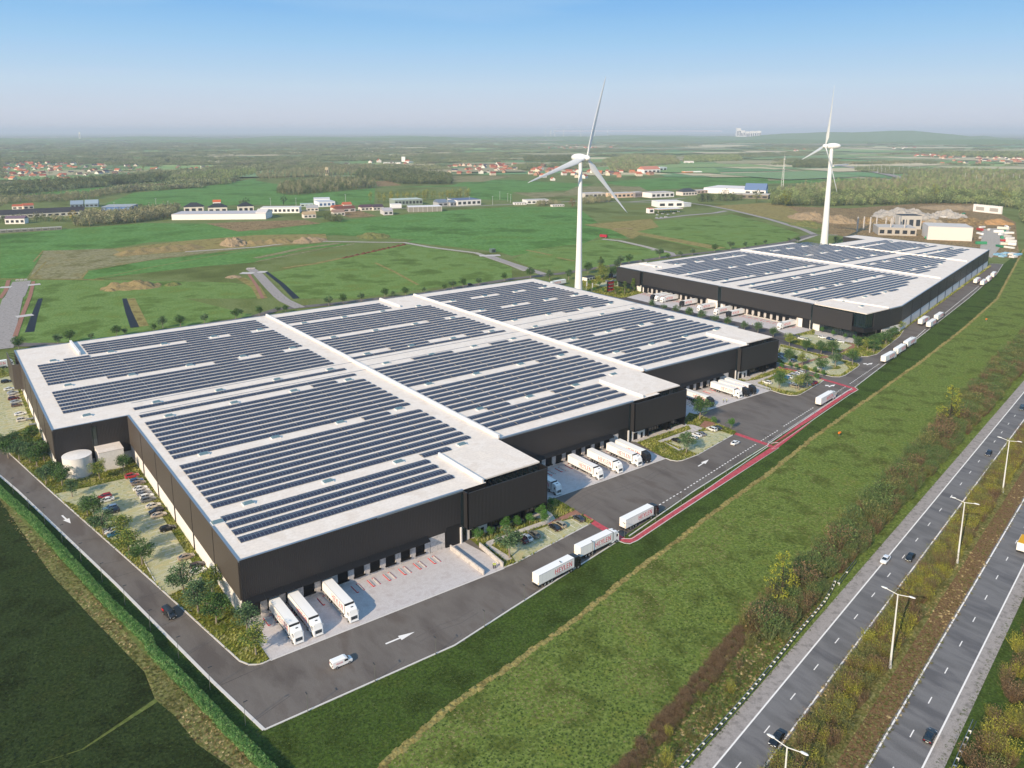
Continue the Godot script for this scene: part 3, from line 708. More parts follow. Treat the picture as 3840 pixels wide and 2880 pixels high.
func turn_arrow(a: Vector2, b: Vector2) -> void:
	var d := (b - a).normalized()
	var n := d.orthogonal()
	var L := (b - a).length()
	var s := st()
	flat(s, [a + n * 0.25, a + d * L * 0.45 + n * 0.25, a + d * L * 0.45 + n, b, a + d * L * 0.45 - n, a + d * L * 0.45 - n * 0.25, a - n * 0.25], 0.068)
	flat(s, [a + d * L * 0.15 + n * 0.25, a + d * L * 0.15 + n * 1.5, a + n * 1.5, a + d * L * 0.23 + n * 2.8, a + d * L * 0.5 + n * 1.5, a + d * L * 0.32 + n * 1.5, a + d * L * 0.32 + n * 0.25], 0.068)
	struct("road_arrow", done(s, M.paint))

# ---------- the two warehouses ----------
func warehouses() -> void:
	warehouse_one()
	warehouse_two()

# cladding in panels with dark joints over a pale concrete base
func long_wall(b: Node3D, p: Vector2, q: Vector2, panel: float, foot: float, top: float, m: Material) -> void:
	var n := maxi(1, int(round((q - p).length() / panel)))
	for k in n:
		var a := p.lerp(q, float(k) / n)
		var c := p.lerp(q, float(k + 1) / n)
		var d := (c - a).normalized()
		slab_part("cladding_panel", b, a + d * 0.12, c - d * 0.12, foot, top, -0.1, 0.35, m)
		slab_part("concrete_base", b, a + d * 0.06, c - d * 0.06, 0.0, foot + 0.1, -0.1, 0.12, M.white_wall)
		if k > 0: slab_part("downpipe", b, a - d * 0.1, a + d * 0.1, 0.4, top - 0.4, 0.1, 0.42, M.black)

func docks(b: Node3D, p: Vector2, d: Vector2, n: int, pitch := 4.78) -> void:
	# p is the middle of the first pier, d runs along the wall with the yard on the side of d.orthogonal()
	for k in n:
		var c := p + d * pitch * k
		slab_part("concrete_pier", b, c - d * 0.85, c + d * 0.85, 0.0, 5.0, -0.1, 0.35, M.concrete)
		if k < n - 1:
			var e := c + d * pitch / 2.0
			slab_part("dock_door", b, e - d * 1.5, e + d * 1.5, 1.25, 4.6, -0.1, 0.05, M.black)
			slab_part("plinth", b, e - d * 1.55, e + d * 1.55, 0.0, 1.1, -0.1, 0.3, M.concrete)
			slab_part("dock_bumper", b, e - d * 1.7, e + d * 1.7, 0.95, 1.3, 0.3, 0.7, M.black)
			slab_part("dock_shelter", b, e - d * 1.6, e + d * 1.6, 4.5, 5.1, -0.1, 0.3, M.cladding_black)
		# sloping canopy
		var o := d.orthogonal()
		var s := st()
		var x := c + d * pitch
		var h := [V3(c + o * 0.3 + d * 0.03, 6.0), V3(x + o * 0.3 - d * 0.03, 6.0), V3(x + o * 2.1 - d * 0.03, 5.15), V3(c + o * 2.1 + d * 0.03, 5.15)]
		quad(s, h[0], h[1], h[2], h[3])
		var l := Vector3(0, -0.25, 0)
		quad(s, h[3] + l, h[2] + l, h[1] + l, h[0] + l)
		for i in 4: quad(s, h[i], h[i] + l, h[(i + 1) % 4] + l, h[(i + 1) % 4])
		obj("dock_canopy", done(s, M.cladding_black), b)

func mullions(b: Node3D, called: String, p: Vector2, q: Vector2, y0: float, y1: float, step: float, out := 0.0) -> void:
	var n := int((q - p).length() / step)
	for k in n:
		var a := p.lerp(q, float(k) / n)
		var c := p.lerp(q, float(k + 1) / n)
		var d := (c - a).normalized()
		var w := slab_part(called, b, a + d * 0.06, c - d * 0.06, y0, y1, out - 0.05, out, M.glass)
		var s := st()
		slab(s, a - d * 0.06, a + d * 0.06, y0, y1, out - 0.05, out + 0.12)
		slab(s, a + d * 0.06, c - d * 0.06, y1 - 0.12, y1, out, out + 0.1)
		obj("frame", done(s, M.black), w)

func office(b: Node3D, x0: float, zf: float) -> void:
	# the screen of dark ribbed sheeting that stands in front of the offices
	var zs := zf + 2.6
	slab_part("office_screen", b, V(x0 + 29.8, zs), V(x0, zs), 5.0, 16.3, -0.3, 0.0, M.cladding)
	slab_part("office_screen", b, V(x0, zs), V(x0, zf), 5.0, 16.3, -0.3, 0.0, M.cladding)
	slab_part("screen_soffit", b, V(x0 + 29.8, zs), V(x0, zs), 4.75, 4.98, -4.0, 0.05, M.cladding_black)
	slab_part("side_screen", b, V(x0 + 31.3, zf - 25.0), V(x0 + 31.3, zs - 1.5), 0.0, 15.9, -0.35, 0.0, M.cladding_black)
	slab_part("glass_wall", b, V(x0 + 30.0, zf - 2.4), V(x0 + 7.6, zf - 2.4), 4.5, 16.2, -0.4, -0.1, M.black)
	mullions(b, "clerestory_window", V(x0 + 30.0, zf - 2.4), V(x0 + 8.0, zf - 2.4), 12.8, 16.2, 1.85)
	mullions(b, "side_window", V(x0 + 30.0, zf - 25.0), V(x0 + 30.0, zf - 2.5), 12.8, 16.2, 2.5)
	for k in 12:
		var s := st()
		tube(s, Vector3(x0 + 8.5 + k * 1.9, 15.6, zf - 2.4), Vector3(x0 + 8.5 + k * 1.9, 15.3, zs - 0.2), 0.09, 0.09, 4)
		obj("strut", done(s, M.black), b)
	for k in 9:
		var s := st()
		box(s, Vector3(x0 + 30.0, 15.5, zf - 24.0 + k * 2.7), Vector3(x0 + 31.3, 15.7, zf - 23.8 + k * 2.7))
		obj("strut", done(s, M.black), b)
	# overhanging white roof with an upstand on its inner sides
	var s := st()
	prism(s, [V(x0 + 7.6, zf - 1.7), V(x0 + 30.3, zf - 1.7), V(x0 + 30.6, zf - 25.6), V(x0 + 7.9, zf - 25.6)], 16.5, 16.95)
	obj("office_roof", done(s, M.roof), b)
	s = st()
	box(s, Vector3(x0 + 7.2, 16.4, zf - 25.6), Vector3(x0 + 7.75, 17.7, zf - 0.3))
	obj("upstand", done(s, M.white_wall), b)
	# ground floor
	mullions(b, "ground_floor_window", V(x0 + 29.5, zf - 1.6), V(x0 + 9.4, zf - 1.6), 0.2, 4.75, 1.45)
	slab_part("glass_wall", b, V(x0 + 30.0, zf - 1.9), V(x0 + 0.5, zf - 1.9), 0.0, 5.0, -0.3, 0.0, M.black)
	for e in [9.6, 20.5, 22.6]:
		slab_part("entrance_portal", b, V(x0 + e + 0.35, zf - 1.5), V(x0 + e, zf - 1.5), 0.0, 4.8, 0.0, 2.4, M.cladding_black)
	slab_part("concrete_base", b, V(x0 + 8.6, zf - 0.3), V(x0 + 1.2, zf - 0.3), 0.0, 4.75, 0.0, 0.35, M.white_wall)
	slab_part("door", b, V(x0 + 4.4, zf - 0.3), V(x0 + 2.2, zf - 0.3), 0.0, 3.0, 0.3, 0.4, M.black)
	slab_part("door", b, V(x0 + 7.4, zf - 0.3), V(x0 + 6.3, zf - 0.3), 0.0, 2.4, 0.3, 0.4, M.black)
	# the tall narrow window between hall and offices, the gate beside it, a white downpipe
	slab_part("slot_window", b, V(x0 + 0.4, zf), V(x0 - 1.0, zf), 0.2, 15.5, 0.36, 0.42, M.glass)
	slab_part("gate", b, V(x0 - 1.6, zf), V(x0 - 6.2, zf), 0.0, 6.4, 0.1, 0.45, M.cladding_black)
	slab_part("bollard_column", b, V(x0 - 1.0, zf), V(x0 - 1.5, zf), 0.0, 5.2, 0.5, 0.9, M.white_wall)

func skylight(b: Node3D, x: float, y: float, z: float) -> void:
	var s := st()
	var c := Vector3(x, y, z)
	box(s, c + Vector3(-1.6, 0, -1.2), c + Vector3(1.6, 0.35, 1.2))
	var o := obj("skylight", done(s, M.white_wall), b)
	s = st()
	var p := [Vector3(-1.45, 0.36, -1.05), Vector3(1.45, 0.36, -1.05), Vector3(1.45, 0.36, 1.05), Vector3(-1.45, 0.36, 1.05)]
	var q := [Vector3(-1.1, 0.95, -0.15), Vector3(1.1, 0.95, -0.15), Vector3(1.1, 0.95, 0.15), Vector3(-1.1, 0.95, 0.15)]
	for i in 4: quad(s, c + p[i], c + p[(i + 1) % 4], c + q[(i + 1) % 4], c + q[i])
	quad(s, c + q[0], c + q[1], c + q[2], c + q[3])
	obj("glazing", done(s, hexmat("5d747a", 0.12, 0.0, 0.8)), o)

# one bay of solar tables: a low tent of two rows of ten modules
func solar_mesh(cells_only := false) -> ArrayMesh:
	var f := st()
	var c := st()
	for side in [1.0, -1.0]:
		for k in 10:
			var x0 := k * 1.06 + 0.02
			var m := module(x0, side)
			box(f, Vector3(0, -0.045, 0), Vector3(1.02, 0.0, 1.66), m)
			quad(c, m * Vector3(0.045, 0.006, 0.045), m * Vector3(0.975, 0.006, 0.045), m * Vector3(0.975, 0.006, 1.615), m * Vector3(0.045, 0.006, 1.615))
	for k in 6:
		for side in [1.0, -1.0]:
			box(f, Vector3(k * 2.1, 0.0, minf(0.03 * side, 1.7 * side)), Vector3(k * 2.1 + 0.06, 0.1, maxf(0.03 * side, 1.7 * side)))
	var a := done(f, M.alu)
	return done(c, M.cell, a)

func module(x0: float, side: float) -> Transform3D:
	var tilt := deg_to_rad(11.0)
	var z := Vector3(0, -sin(tilt), cos(tilt) * side)
	var y := Vector3(0, cos(tilt), sin(tilt) * side)
	return Transform3D(Basis(Vector3(1, 0, 0), y, z), Vector3(x0, 0.45, 0.03 * side))

func solar(b: Node3D, spots: Array, y: float, singles: int) -> void:
	# nearest first: the first few with every module a piece of its own, then one part per table, the rest in one
	spots.sort_custom(func(p: Vector2, q: Vector2) -> bool: return p.length() < q.length())
	var whole := solar_mesh()
	var f := st()
	for k in 6:
		for side in [1.0, -1.0]: box(f, Vector3(k * 2.1, 0.0, minf(0.03 * side, 1.7 * side)), Vector3(k * 2.1 + 0.06, 0.1, maxf(0.03 * side, 1.7 * side)))
	var rails := done(f, M.alu)
	f = st()
	var c := st()
	box(f, Vector3(0, -0.045, 0), Vector3(1.02, 0.0, 1.66))
	quad(c, Vector3(0.045, 0.006, 0.045), Vector3(0.975, 0.006, 0.045), Vector3(0.975, 0.006, 1.615), Vector3(0.045, 0.006, 1.615))
	var one := done(c, M.cell, done(f, M.alu))
	var rest := []
	for i in spots.size():
		var at: Vector3 = V3(spots[i], y)
		if i < singles:
			var o := obj("solar_table", rails, b, at)
			for side in [1.0, -1.0]:
				for k in 10:
					var p := obj("solar_panel", one, o)
					p.transform = module(k * 1.06 + 0.02, side)
		elif i < 300: obj("solar_table", whole, b, at)
		else: rest.append(Transform3D(Basis.IDENTITY, at))
	if rest.size(): multi("solar_tables", whole, rest, [], b)

func coping(b: Node3D, pts: Array, y: float, w := 0.8) -> void:
	var s := st()
	band(s, pts, w, y - 0.35, y + 0.14)
	obj("roof_edge", done(s, M.trim), b)

func warehouse_one() -> void:
	var b := placed("warehouse", "nearest huge black warehouse with stepped dock front and white roof covered in solar panels", "warehouse", V(198, -320), "")
	var s := st()
	var outline := [V(117.6, -182.3), V(52, -182.3), V(52, -308.6), V(27.4, -308.6), V(27.4, -437.5), V(344.5, -437.5), V(344.5, -258.5), V(320, -258.5), V(320, -233.3), V(246, -233.3), V(222, -233.3), V(222, -208), V(149.3, -208), V(126, -208), V(126, -182.3)]
	walls(s, outline, 0.0, 16.4)
	obj("wall", done(s, M.cladding_black), b)
	s = st()
	flat(s, outline, 16.5)
	flat(s, [V(222, -233.3), V(222, -208), V(229, -208), V(229, -233.3)], 16.49)
	obj("roof", done(s, M.roof), b)
	# sides
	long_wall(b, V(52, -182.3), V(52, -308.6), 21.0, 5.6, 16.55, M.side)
	long_wall(b, V(52, -308.6), V(27.4, -308.6), 12.3, 3.0, 16.55, M.cladding)
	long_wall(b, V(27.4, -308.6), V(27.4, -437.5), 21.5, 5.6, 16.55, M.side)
	long_wall(b, V(27.4, -437.5), V(344.5, -437.5), 24.4, 5.6, 16.55, M.cladding)
	long_wall(b, V(344.5, -437.5), V(344.5, -260), 22.0, 5.6, 16.55, M.cladding)
	slab_part("slot_window", b, V(41, -308.6), V(39.4, -308.6), 3.2, 15.0, 0.36, 0.42, M.glass)
	# dock fronts
	for u in [[117.0, 52.0, -182.3, 57.3, 11], [212.0, 149.3, -208.0, 154.5, 11], [310.8, 246.0, -233.3, 251.5, 11]]:
		slab_part("cladding_panel", b, V(u[0], u[2]), V(u[1], u[2]), 5.3, 16.55, -0.1, 0.35, M.cladding)
		slab_part("dock_wall", b, V(u[0], u[2]), V(u[1], u[2]), 0.0, 5.3, -0.2, 0.02, M.cladding_black)
		docks(b, V(u[3] + 4.78 * 10, u[2]), V(-1, 0), u[4])
		slab_part("concrete_base", b, V(u[0] - 6.0, u[2]), V(u[3] + 4.78 * 10 + 1.0, u[2]), 0.0, 5.0, 0.0, 0.3, M.concrete)
	office(b, 117.6, -182.3)
	office(b, 212.4, -208.0)
	office(b, 310.8, -233.3)
	# fire walls that stand above the roof
	for w in [[149.6, -208.5, -327.0, 1.1], [150.4, -327.0, -437.3, 1.0], [246.2, -233.6, -325.0, 1.1], [246.8, -325.0, -437.3, 1.0], [51.2, -410.0, -437.3, 1.3], [222.6, -411.5, -437.3, 1.3]]:
		s = st()
		box(s, Vector3(w[0] - 0.35, 16.4, w[2]), Vector3(w[0] + 0.35, 16.5 + w[3], w[1]))
		box(s, Vector3(w[0] - 0.5, 16.5 + w[3], w[2]), Vector3(w[0] + 0.5, 16.58 + w[3], w[1]))
		obj("fire_wall", done(s, M.white_wall), b)
	for w in [[56.0, 149.0, -322.6], [152.0, 245.0, -322.2], [249.0, 344.0, -334.0], [56.0, 149.0, -308.6], [152.0, 245.0, -313.4], [249.0, 338.0, -324.6]]:
		s = st()
		box(s, Vector3(w[0], 16.5, w[2] - 0.15), Vector3(w[1], 16.62, w[2] + 0.15))
		obj("roof_gutter", done(s, M.alu), b)
	coping(b, [V(117.6, -182.3), V(52, -182.3), V(52, -308.6), V(27.4, -308.6), V(27.4, -437.5), V(344.5, -437.5), V(344.5, -258.5)], 16.55)
	coping(b, [V(214, -208), V(149.6, -208)], 16.55)
	coping(b, [V(312, -233.3), V(246.4, -233.3)], 16.55)
	# screen that stands free of the far gable
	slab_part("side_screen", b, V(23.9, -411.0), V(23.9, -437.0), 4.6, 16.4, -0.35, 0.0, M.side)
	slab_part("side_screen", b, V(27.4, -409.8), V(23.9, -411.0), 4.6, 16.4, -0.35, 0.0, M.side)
	for k in 8: slab_part("strut", b, V(27.3, -413.0 - k * 3.2), V(23.9, -413.0 - k * 3.2), 15.6, 15.8, -0.1, 0.1, M.black)
	# metal escape platforms on the gable
	for z in [-368.0, -376.0, -330.0, -336.0]:
		s = st()
		box(s, Vector3(24.6, 1.1, z), Vector3(27.3, 1.25, z + 1.6))
		for x in [24.7, 26.9]:
			for e in [0.1, 1.5]: box(s, Vector3(x, 0.1, z + e - 0.04), Vector3(x + 0.08, 2.2, z + e + 0.04))
		box(s, Vector3(24.6, 2.15, z), Vector3(27.3, 2.2, z + 0.06))
		obj("escape_platform", done(s, M.steel), b)
	# roof lights, and the tables that make room for them
	var lights := []
	for x in [64.0, 88.0, 112.0, 136.0]:
		for z in [-211.1, -254.5, -298.6, -317.3, -361.1, -406.3]: lights.append(V(x, z))
	for z in [-317.1, -361.3, -405.7]: lights.append(V(39.7, z))
	for x in [160.5, 184.4, 208.5, 232.5]:
		for z in [-235.9, -273.5, -311.2, -330.2, -368.4, -406.5]:
			if not (x > 220.0 and z > -236.0): lights.append(V(x, z))
	lights.append(V(231.5, -237.5))
	for x in [257.2, 281.5, 306.0, 330.4]:
		for z in [-262.2, -293.2, -324.5, -342.7, -375.0, -407.0]: lights.append(V(x, z))
	for l in lights: skylight(b, l.x, 16.5, l.y)
	skylight(b, 53.6, 16.5, -205.0)
	var spots := []
	var zs := []
	for k in 25: zs.append(-192.1 - 4.69 * k)
	zs.append(-314.6)
	for k in 23: zs.append(-326.5 - 4.64 * k)
	for z in zs:
		for k in (8 if z > -320.0 else 10):
			var x: float = 55.2 + 10.85 * k if z > -320.0 else 33.0 + 10.85 * k
			if z < -407.0 and k < 2: continue
			if z > -209.0 and k > 5: continue
			if z > -214.0 and k == 7: continue
			spots.append(V(x, z))
	for z in range(21).map(func(k: int) -> float: return -216.2 - 4.7 * k) + range(22).map(func(k: int) -> float: return -327.8 - 4.72 * k):
		for k in 8:
			if z > -236.0 and k > 5: continue
			if z < -406.0 and k > 5: continue
			spots.append(V(151.6 + 10.96 * k, z))
	for z in range(18).map(func(k: int) -> float: return -241.2 - 4.7 * k) + range(19).map(func(k: int) -> float: return -342.2 - 4.65 * k):
		for k in 8:
			if z > -262.0 and k > 5: continue
			spots.append(V(248.7 + 10.9 * k, z))
	solar(b, clear_of(spots, lights), 16.56, 14)

# tables stand aside where a roof light comes through
func clear_of(spots: Array, lights: Array) -> Array:
	return spots.filter(func(p: Vector2) -> bool:
		for l in lights:
			var reach := 4.5 if (int(l.x * 7.0) + int(-l.y * 3.0)) % 3 != 0 else -1.5
			if absf(l.y - p.y) < 2.4 and l.x > p.x - reach and l.x < p.x + 10.8 + reach * 0.6: return false
		return true)

func warehouse_two() -> void:
	var b := placed("warehouse", "second black warehouse farther back with angled side, glazed corner and solar panels", "warehouse", V(590, -350), "")
	var H := 16.0
	var outline := [V(470, -234.8), V(454.5, -234.8), V(439, -238.4), V(431.6, -246), V(431.6, -440), V(660, -440), V(660, -411), V(737, -411), V(737, -434), V(760, -434), V(760, -307.2)]
	var s := st()
	walls(s, outline, 0.0, H - 0.1)
	obj("wall", done(s, M.cladding_black), b)
	s = st()
	flat(s, outline, H)
	obj("roof", done(s, M.roof), b)
	# dock side, in three lengths with glazed slots between
	for u in [[-271.0, -340.0], [-342.5, -413.5]]:
		slab_part("cladding_panel", b, V(431.6, u[0]), V(431.6, u[1]), 5.6, H + 0.05, -0.1, 0.35, M.cladding)
		slab_part("dock_wall", b, V(431.6, u[0]), V(431.6, u[1]), 0.0, 5.6, -0.2, 0.02, M.white_wall)
		docks(b, V(431.6, u[0] - 9.4), V(0, -1), 13, 4.7)
	slab_part("gate", b, V(431.6, -271.5), V(431.6, -276.5), 0.0, 6.0, 0.05, 0.4, M.cladding_black)
	slab_part("gate", b, V(431.6, -408.0), V(431.6, -412.0), 0.0, 6.0, 0.05, 0.4, M.cladding_black)
	for z in [-270.2, -340.2, -341.6, -414.0]: slab_part("slot_window", b, V(431.6, z), V(431.6, z - 0.9), 0.5, 15.2, 0.1, 0.2, M.glass)
	# left office corner
	slab_part("office_screen", b, V(429.4, -415.0), V(429.4, -440.0), 5.0, H - 0.2, -0.3, 0.0, M.cladding)
	slab_part("office_screen", b, V(429.4, -440.0), V(431.6, -440.0), 5.0, H - 0.2, -0.3, 0.0, M.cladding)
	mullions(b, "ground_floor_window", V(431.4, -420.0), V(431.4, -440.0), 0.2, 4.9, 2.0)
	slab_part("concrete_base", b, V(431.6, -415.0), V(431.6, -419.5), 0.0, 5.0, 0.0, 0.35, M.white_wall)
	mullions(b, "clerestory_window", V(431.4, -417.0), V(431.4, -439.0), 13.5, H - 0.1, 1.8)
	# right office corner with its glazed prow
	var z0 := -269.0
	slab_part("office_screen", b, V(429.6, -243.0), V(429.6, z0), 5.0, H - 0.6, -0.3, 0.0, M.cladding)
	mullions(b, "clerestory_window", V(431.4, -243.0), V(431.4, z0), 13.0, H - 0.1, 1.5)
	mullions(b, "ground_floor_window", V(431.2, -240.0), V(431.2, z0 + 4.5), 0.2, 4.9, 1.6)
	slab_part("concrete_base", b, V(431.4, z0 + 4.5), V(431.4, z0), 0.0, 5.0, 0.0, 0.35, M.white_wall)
	slab_part("screen_soffit", b, V(429.6, -243.0), V(429.6, z0), 4.8, 4.98, -2.2, 0.05, M.cladding_black)
	mullions(b, "corner_window", V(431.6, -236.0), V(431.6, -243.0), 7.4, H - 0.1, 1.2)
	mullions(b, "corner_window", V(438.0, -235.2), V(431.6, -236.0), 7.4, H - 0.1, 1.3)
	s = st()
	prism(s, [V(430, -235.4), V(430, -243.2), V(438.2, -243.2), V(438.2, -234.6)], 5.0, 7.4)
	obj("office_screen", done(s, M.cladding_black), b)
	mullions(b, "ground_floor_window", V(446, -236.4), V(431.8, -237.2), 0.2, 4.9, 1.6)
	slab_part("office_screen", b, V(455.5, -233.8), V(438.2, -234.6), 5.0, H - 0.4, -0.3, 0.0, M.cladding)
	mullions(b, "clerestory_window", V(454, -235.2), V(438.4, -235.8), 13.0, H - 0.1, 1.5)
	slab_part("concrete_base", b, V(470, -234.8), V(448, -234.8), 0.0, 5.0, 0.0, 0.3, M.white_wall)
	s = st()
	prism(s, [V(430.6, -235.0), V(430.6, -268.6), V(451, -268.6), V(454.6, -234.6)], H + 0.02, H + 0.5)
	obj("office_roof", done(s, M.roof), b)
	for w in [[V(451, -268.4), V(455, -235)], [V(431.8, -268.8), V(451, -268.8)]]: slab_part("upstand", b, w[0], w[1], H, H + 1.2, -0.2, 0.25, M.white_wall)
	# angled side
	long_wall(b, V(470, -234.8), V(455.5, -234.8), 15.0, 5.0, H + 0.05, M.cladding)
	long_wall(b, V(760, -307.2), V(470, -234.8), 24.0, 6.2, H + 0.05, M.cladding)
	long_wall(b, V(737, -411), V(737, -434), 24.0, 0.5, H + 0.05, M.cladding)
	long_wall(b, V(431.6, -440), V(660, -440), 24.0, 5.6, H + 0.05, M.cladding)
	for p in [[573.0, 586.0, 0], [670.0, 680.0, 0]]:
		s = st()
		var zf: float = -234.8 - (p[1] - 470.0) * 0.25 - 1.0
		box(s, Vector3(p[1] - 5.2, H, -439.0 if p[1] < 600.0 else -411.0), Vector3(p[1] - 4.6, H + 1.0, zf))
		obj("fire_wall", done(s, M.white_wall), b)
	coping(b, [V(470, -234.8), V(455.5, -234.8)], H + 0.05)
	coping(b, [V(431.6, -270), V(431.6, -440), V(660, -440), V(660, -411), V(737, -411), V(737, -434), V(760, -434), V(760, -307.2), V(470, -234.8)], H + 0.05, 0.7)
	s = st()
	box(s, Vector3(433, H, -439.5), Vector3(462, H + 0.9, -439.0))
	box(s, Vector3(454, H, -439.5), Vector3(454.5, H + 0.9, -416.0))
	obj("upstand", done(s, M.white_wall), b)
	var lights := []
	for x in [452.0, 476.0, 500.0, 524.0, 548.0, 600.0, 624.0, 648.0, 692.0, 716.0, 740.0]:
		for z in [-262.0, -296.0, -330.0, -352.0, -386.0, -420.0]:
			if z < -250.0 - (x - 470.0) * 0.25 and not (x > 660.0 and z < -405.0): lights.append(V(x, z))
	lights.append(V(446, -247))
	for l in lights: skylight(b, l.x, H + (0.5 if l.y > -260.0 and l.x < 450.0 else 0.0), l.y)
	var spots := []
	for r in 37:
		var z := -432.0 + r * 4.7
		if z > -346.0 and z < -336.0: continue
		for u in [[441.0, 12], [586.5, 8], [681.5, 6]]:
			for k in u[1]:
				var x: float = u[0] + 10.85 * k
				if u[0] > 600.0 and z < -399.0: continue
				if u[0] < 450.0 and z < -410.0 and k < 3: continue
				if z + 2.0 > -234.8 - (x + 10.8 - 470.0) * 0.25 - 13.0: continue
				if x < 452.0 and z > -272.0: continue
				spots.append(V(x, z))
	solar(b, clear_of(spots, lights), H + 0.06, 0)

# ---------- vehicles ----------
func heading(d: Vector2) -> float: return atan2(-d.y, d.x)

func ring(x: float, hw: float, y0: float, y1: float, c := 0.12, top := -1.0) -> Array:
	if top < 0.0: top = hw
	return [Vector3(x, y0, -hw + c), Vector3(x, y0 + c, -hw), Vector3(x, y1 - c, -lerpf(hw, top, 0.8)), Vector3(x, y1, -top + c), Vector3(x, y1 + 0.02, 0), Vector3(x, y1, top - c), Vector3(x, y1 - c, lerpf(hw, top, 0.8)), Vector3(x, y0 + c, hw), Vector3(x, y0, hw - c)]

func wheel_mesh(r: float, w: float) -> ArrayMesh:
	var key := "wheel%s %s" % [r, w]
	if protos.has(key): return protos[key]
	var s := st()
	tube(s, Vector3(0, 0, -w / 2), Vector3(0, 0, w / 2), r, r, 14)
	for sd in [-1.0, 1.0]:
		for k in 14:
			var a := Vector3(cos(TAU * k / 14) * r, sin(TAU * k / 14) * r, w / 2 * sd)
			var b := Vector3(cos(TAU * (k + 1) / 14) * r, sin(TAU * (k + 1) / 14) * r, w / 2 * sd)
			var z := Vector3(0, 0, w / 2 * sd * 0.02)
			quad(s, a, b, b * Vector3(0.66, 0.66, 1) + z, a * Vector3(0.66, 0.66, 1) + z)
	var m := done(s, hexmat("1b1b1c", 0.85))
	s = st()
	for sd in [-1.0, 1.0]:
		for k in 14:
			var a := Vector3(cos(TAU * k / 14) * r * 0.66, sin(TAU * k / 14) * r * 0.66, w / 2 * sd * 1.01)
			var b := Vector3(cos(TAU * (k + 1) / 14) * r * 0.66, sin(TAU * (k + 1) / 14) * r * 0.66, w / 2 * sd * 1.01)
			for v in [a, b, Vector3(0, 0, w / 2 * sd * 0.8)]: s.add_vertex(v)
	protos[key] = done(s, hexmat("a9abad", 0.4, 0.6), m)
	return protos[key]

func make_car(kind: String) -> Node3D:
	if protos.has(kind): return protos[kind]
	var suv := kind == "suv"
	var hatch := kind == "hatch"
	var H := 1.68 if suv else 1.46
	var W := 0.94 if suv else 0.9
	var up := 0.1 if suv else 0.0
	var t := Node3D.new()
	var s := st()
	var rear := -2.05 if hatch else -2.3
	loft(s, [ring(rear, W * 0.8, 0.42, 0.86 + up), ring(rear + 0.1, W * 0.93, 0.28, 1.0 + up), ring(-1.5, W, 0.22, 1.0 + up), ring(0.0, W, 0.2, 0.96 + up), ring(1.1, W, 0.2, 0.95 + up), ring(1.8, W * 0.96, 0.22, 0.86 + up), ring(2.15, W * 0.86, 0.26, 0.74 + up), ring(2.3, W * 0.7, 0.36, 0.6 + up)])
	for z in [-W - 0.12, W - 0.02]: box(s, Vector3(0.75, 0.98 + up, z), Vector3(0.9, 1.12 + up, z + 0.14))
	var paint := hexmat("d8d8d6", 0.25, 0.1, 0.6)
	obj("body", done(s, paint), t)
	s = st()
	var back := -2.1 if suv else (-1.95 if hatch else -1.9)
	var roof_end := back + (0.3 if suv or hatch else 0.85)
	loft(s, [ring(back, W * 0.8, 0.9 + up, 0.98 + up, 0.03), ring(roof_end, W * 0.9, 0.9 + up, H - 0.06, 0.08, W * 0.68), ring(-0.5, W * 0.92, 0.9 + up, H, 0.08, W * 0.7), ring(0.15, W * 0.92, 0.9 + up, H - 0.02, 0.08, W * 0.7), ring(0.4, W * 0.91, 0.9 + up, H - 0.1, 0.08, W * 0.68), ring(1.2, W * 0.82, 0.86 + up, 0.95 + up, 0.03)])
	obj("cabin_glass", done(s, M.car_glass), t)
	s = st()
	loft(s, [ring(roof_end + 0.02, W * 0.66, H - 0.07, H - 0.03, 0.02), ring(-0.5, W * 0.7, H - 0.05, H + 0.03, 0.03), ring(0.15, W * 0.7, H - 0.06, H + 0.015, 0.03), ring(0.36, W * 0.66, H - 0.12, H - 0.06, 0.02)])
	for sd in [-1.0, 1.0]:
		tube(s, Vector3(0.36, H - 0.08, W * 0.66 * sd), Vector3(1.18, 0.97 + up, W * 0.8 * sd), 0.045, 0.045, 4)
		tube(s, Vector3(-0.45, H - 0.02, W * 0.71 * sd), Vector3(-0.4, 0.95 + up, W * 0.93 * sd), 0.045, 0.05, 4)
		tube(s, Vector3(roof_end, H - 0.06, W * 0.66 * sd), Vector3(back + 0.02, 0.97 + up, W * 0.82 * sd), 0.08, 0.09, 4)
	obj("roof", done(s, paint), t)
	for x in [-1.38, 1.4]:
		for z in [-W + 0.1, W - 0.1]: obj("wheel", wheel_mesh(0.36 if suv else 0.33, 0.24), t, Vector3(x, 0.36 if suv else 0.33, z))
	for z in [-W * 0.62, W * 0.62]:
		s = st()
		box(s, Vector3(2.1, 0.56 + up, z - 0.2), Vector3(2.27, 0.7 + up, z + 0.2))
		obj("headlight", done(s, hexmat("dfe3e6", 0.15, 0.0, 0.8)), t)
		s = st()
		box(s, Vector3(rear - 0.02, 0.7 + up, z - 0.18), Vector3(rear + 0.12, 0.86 + up, z + 0.18))
		obj("taillight", done(s, hexmat("8c1418", 0.3)), t)
	s = st()
	box(s, Vector3(2.25, 0.42 + up, -0.26), Vector3(2.32, 0.53 + up, 0.26))
	box(s, Vector3(rear - 0.05, 0.52 + up, -0.26), Vector3(rear + 0.05, 0.63 + up, 0.26))
	obj("number_plate", done(s, hexmat("d6d6cc", 0.5)), t)
	protos[kind] = t
	return t

func car(kind: String, p: Vector2, d: Vector2, color: String, label: String, group := "", y := 0.16) -> void:
	var o := place(make_car(kind), "car")
	o.position = V3(p, y)
	o.rotation.y = heading(d)
	tag(o, label, "car", group)
	var m := hexmat(color, 0.25, 0.15, 0.6)
	for n in ["body", "roof"]: (o.get_node(n) as MeshInstance3D).set_surface_override_material(0, m)

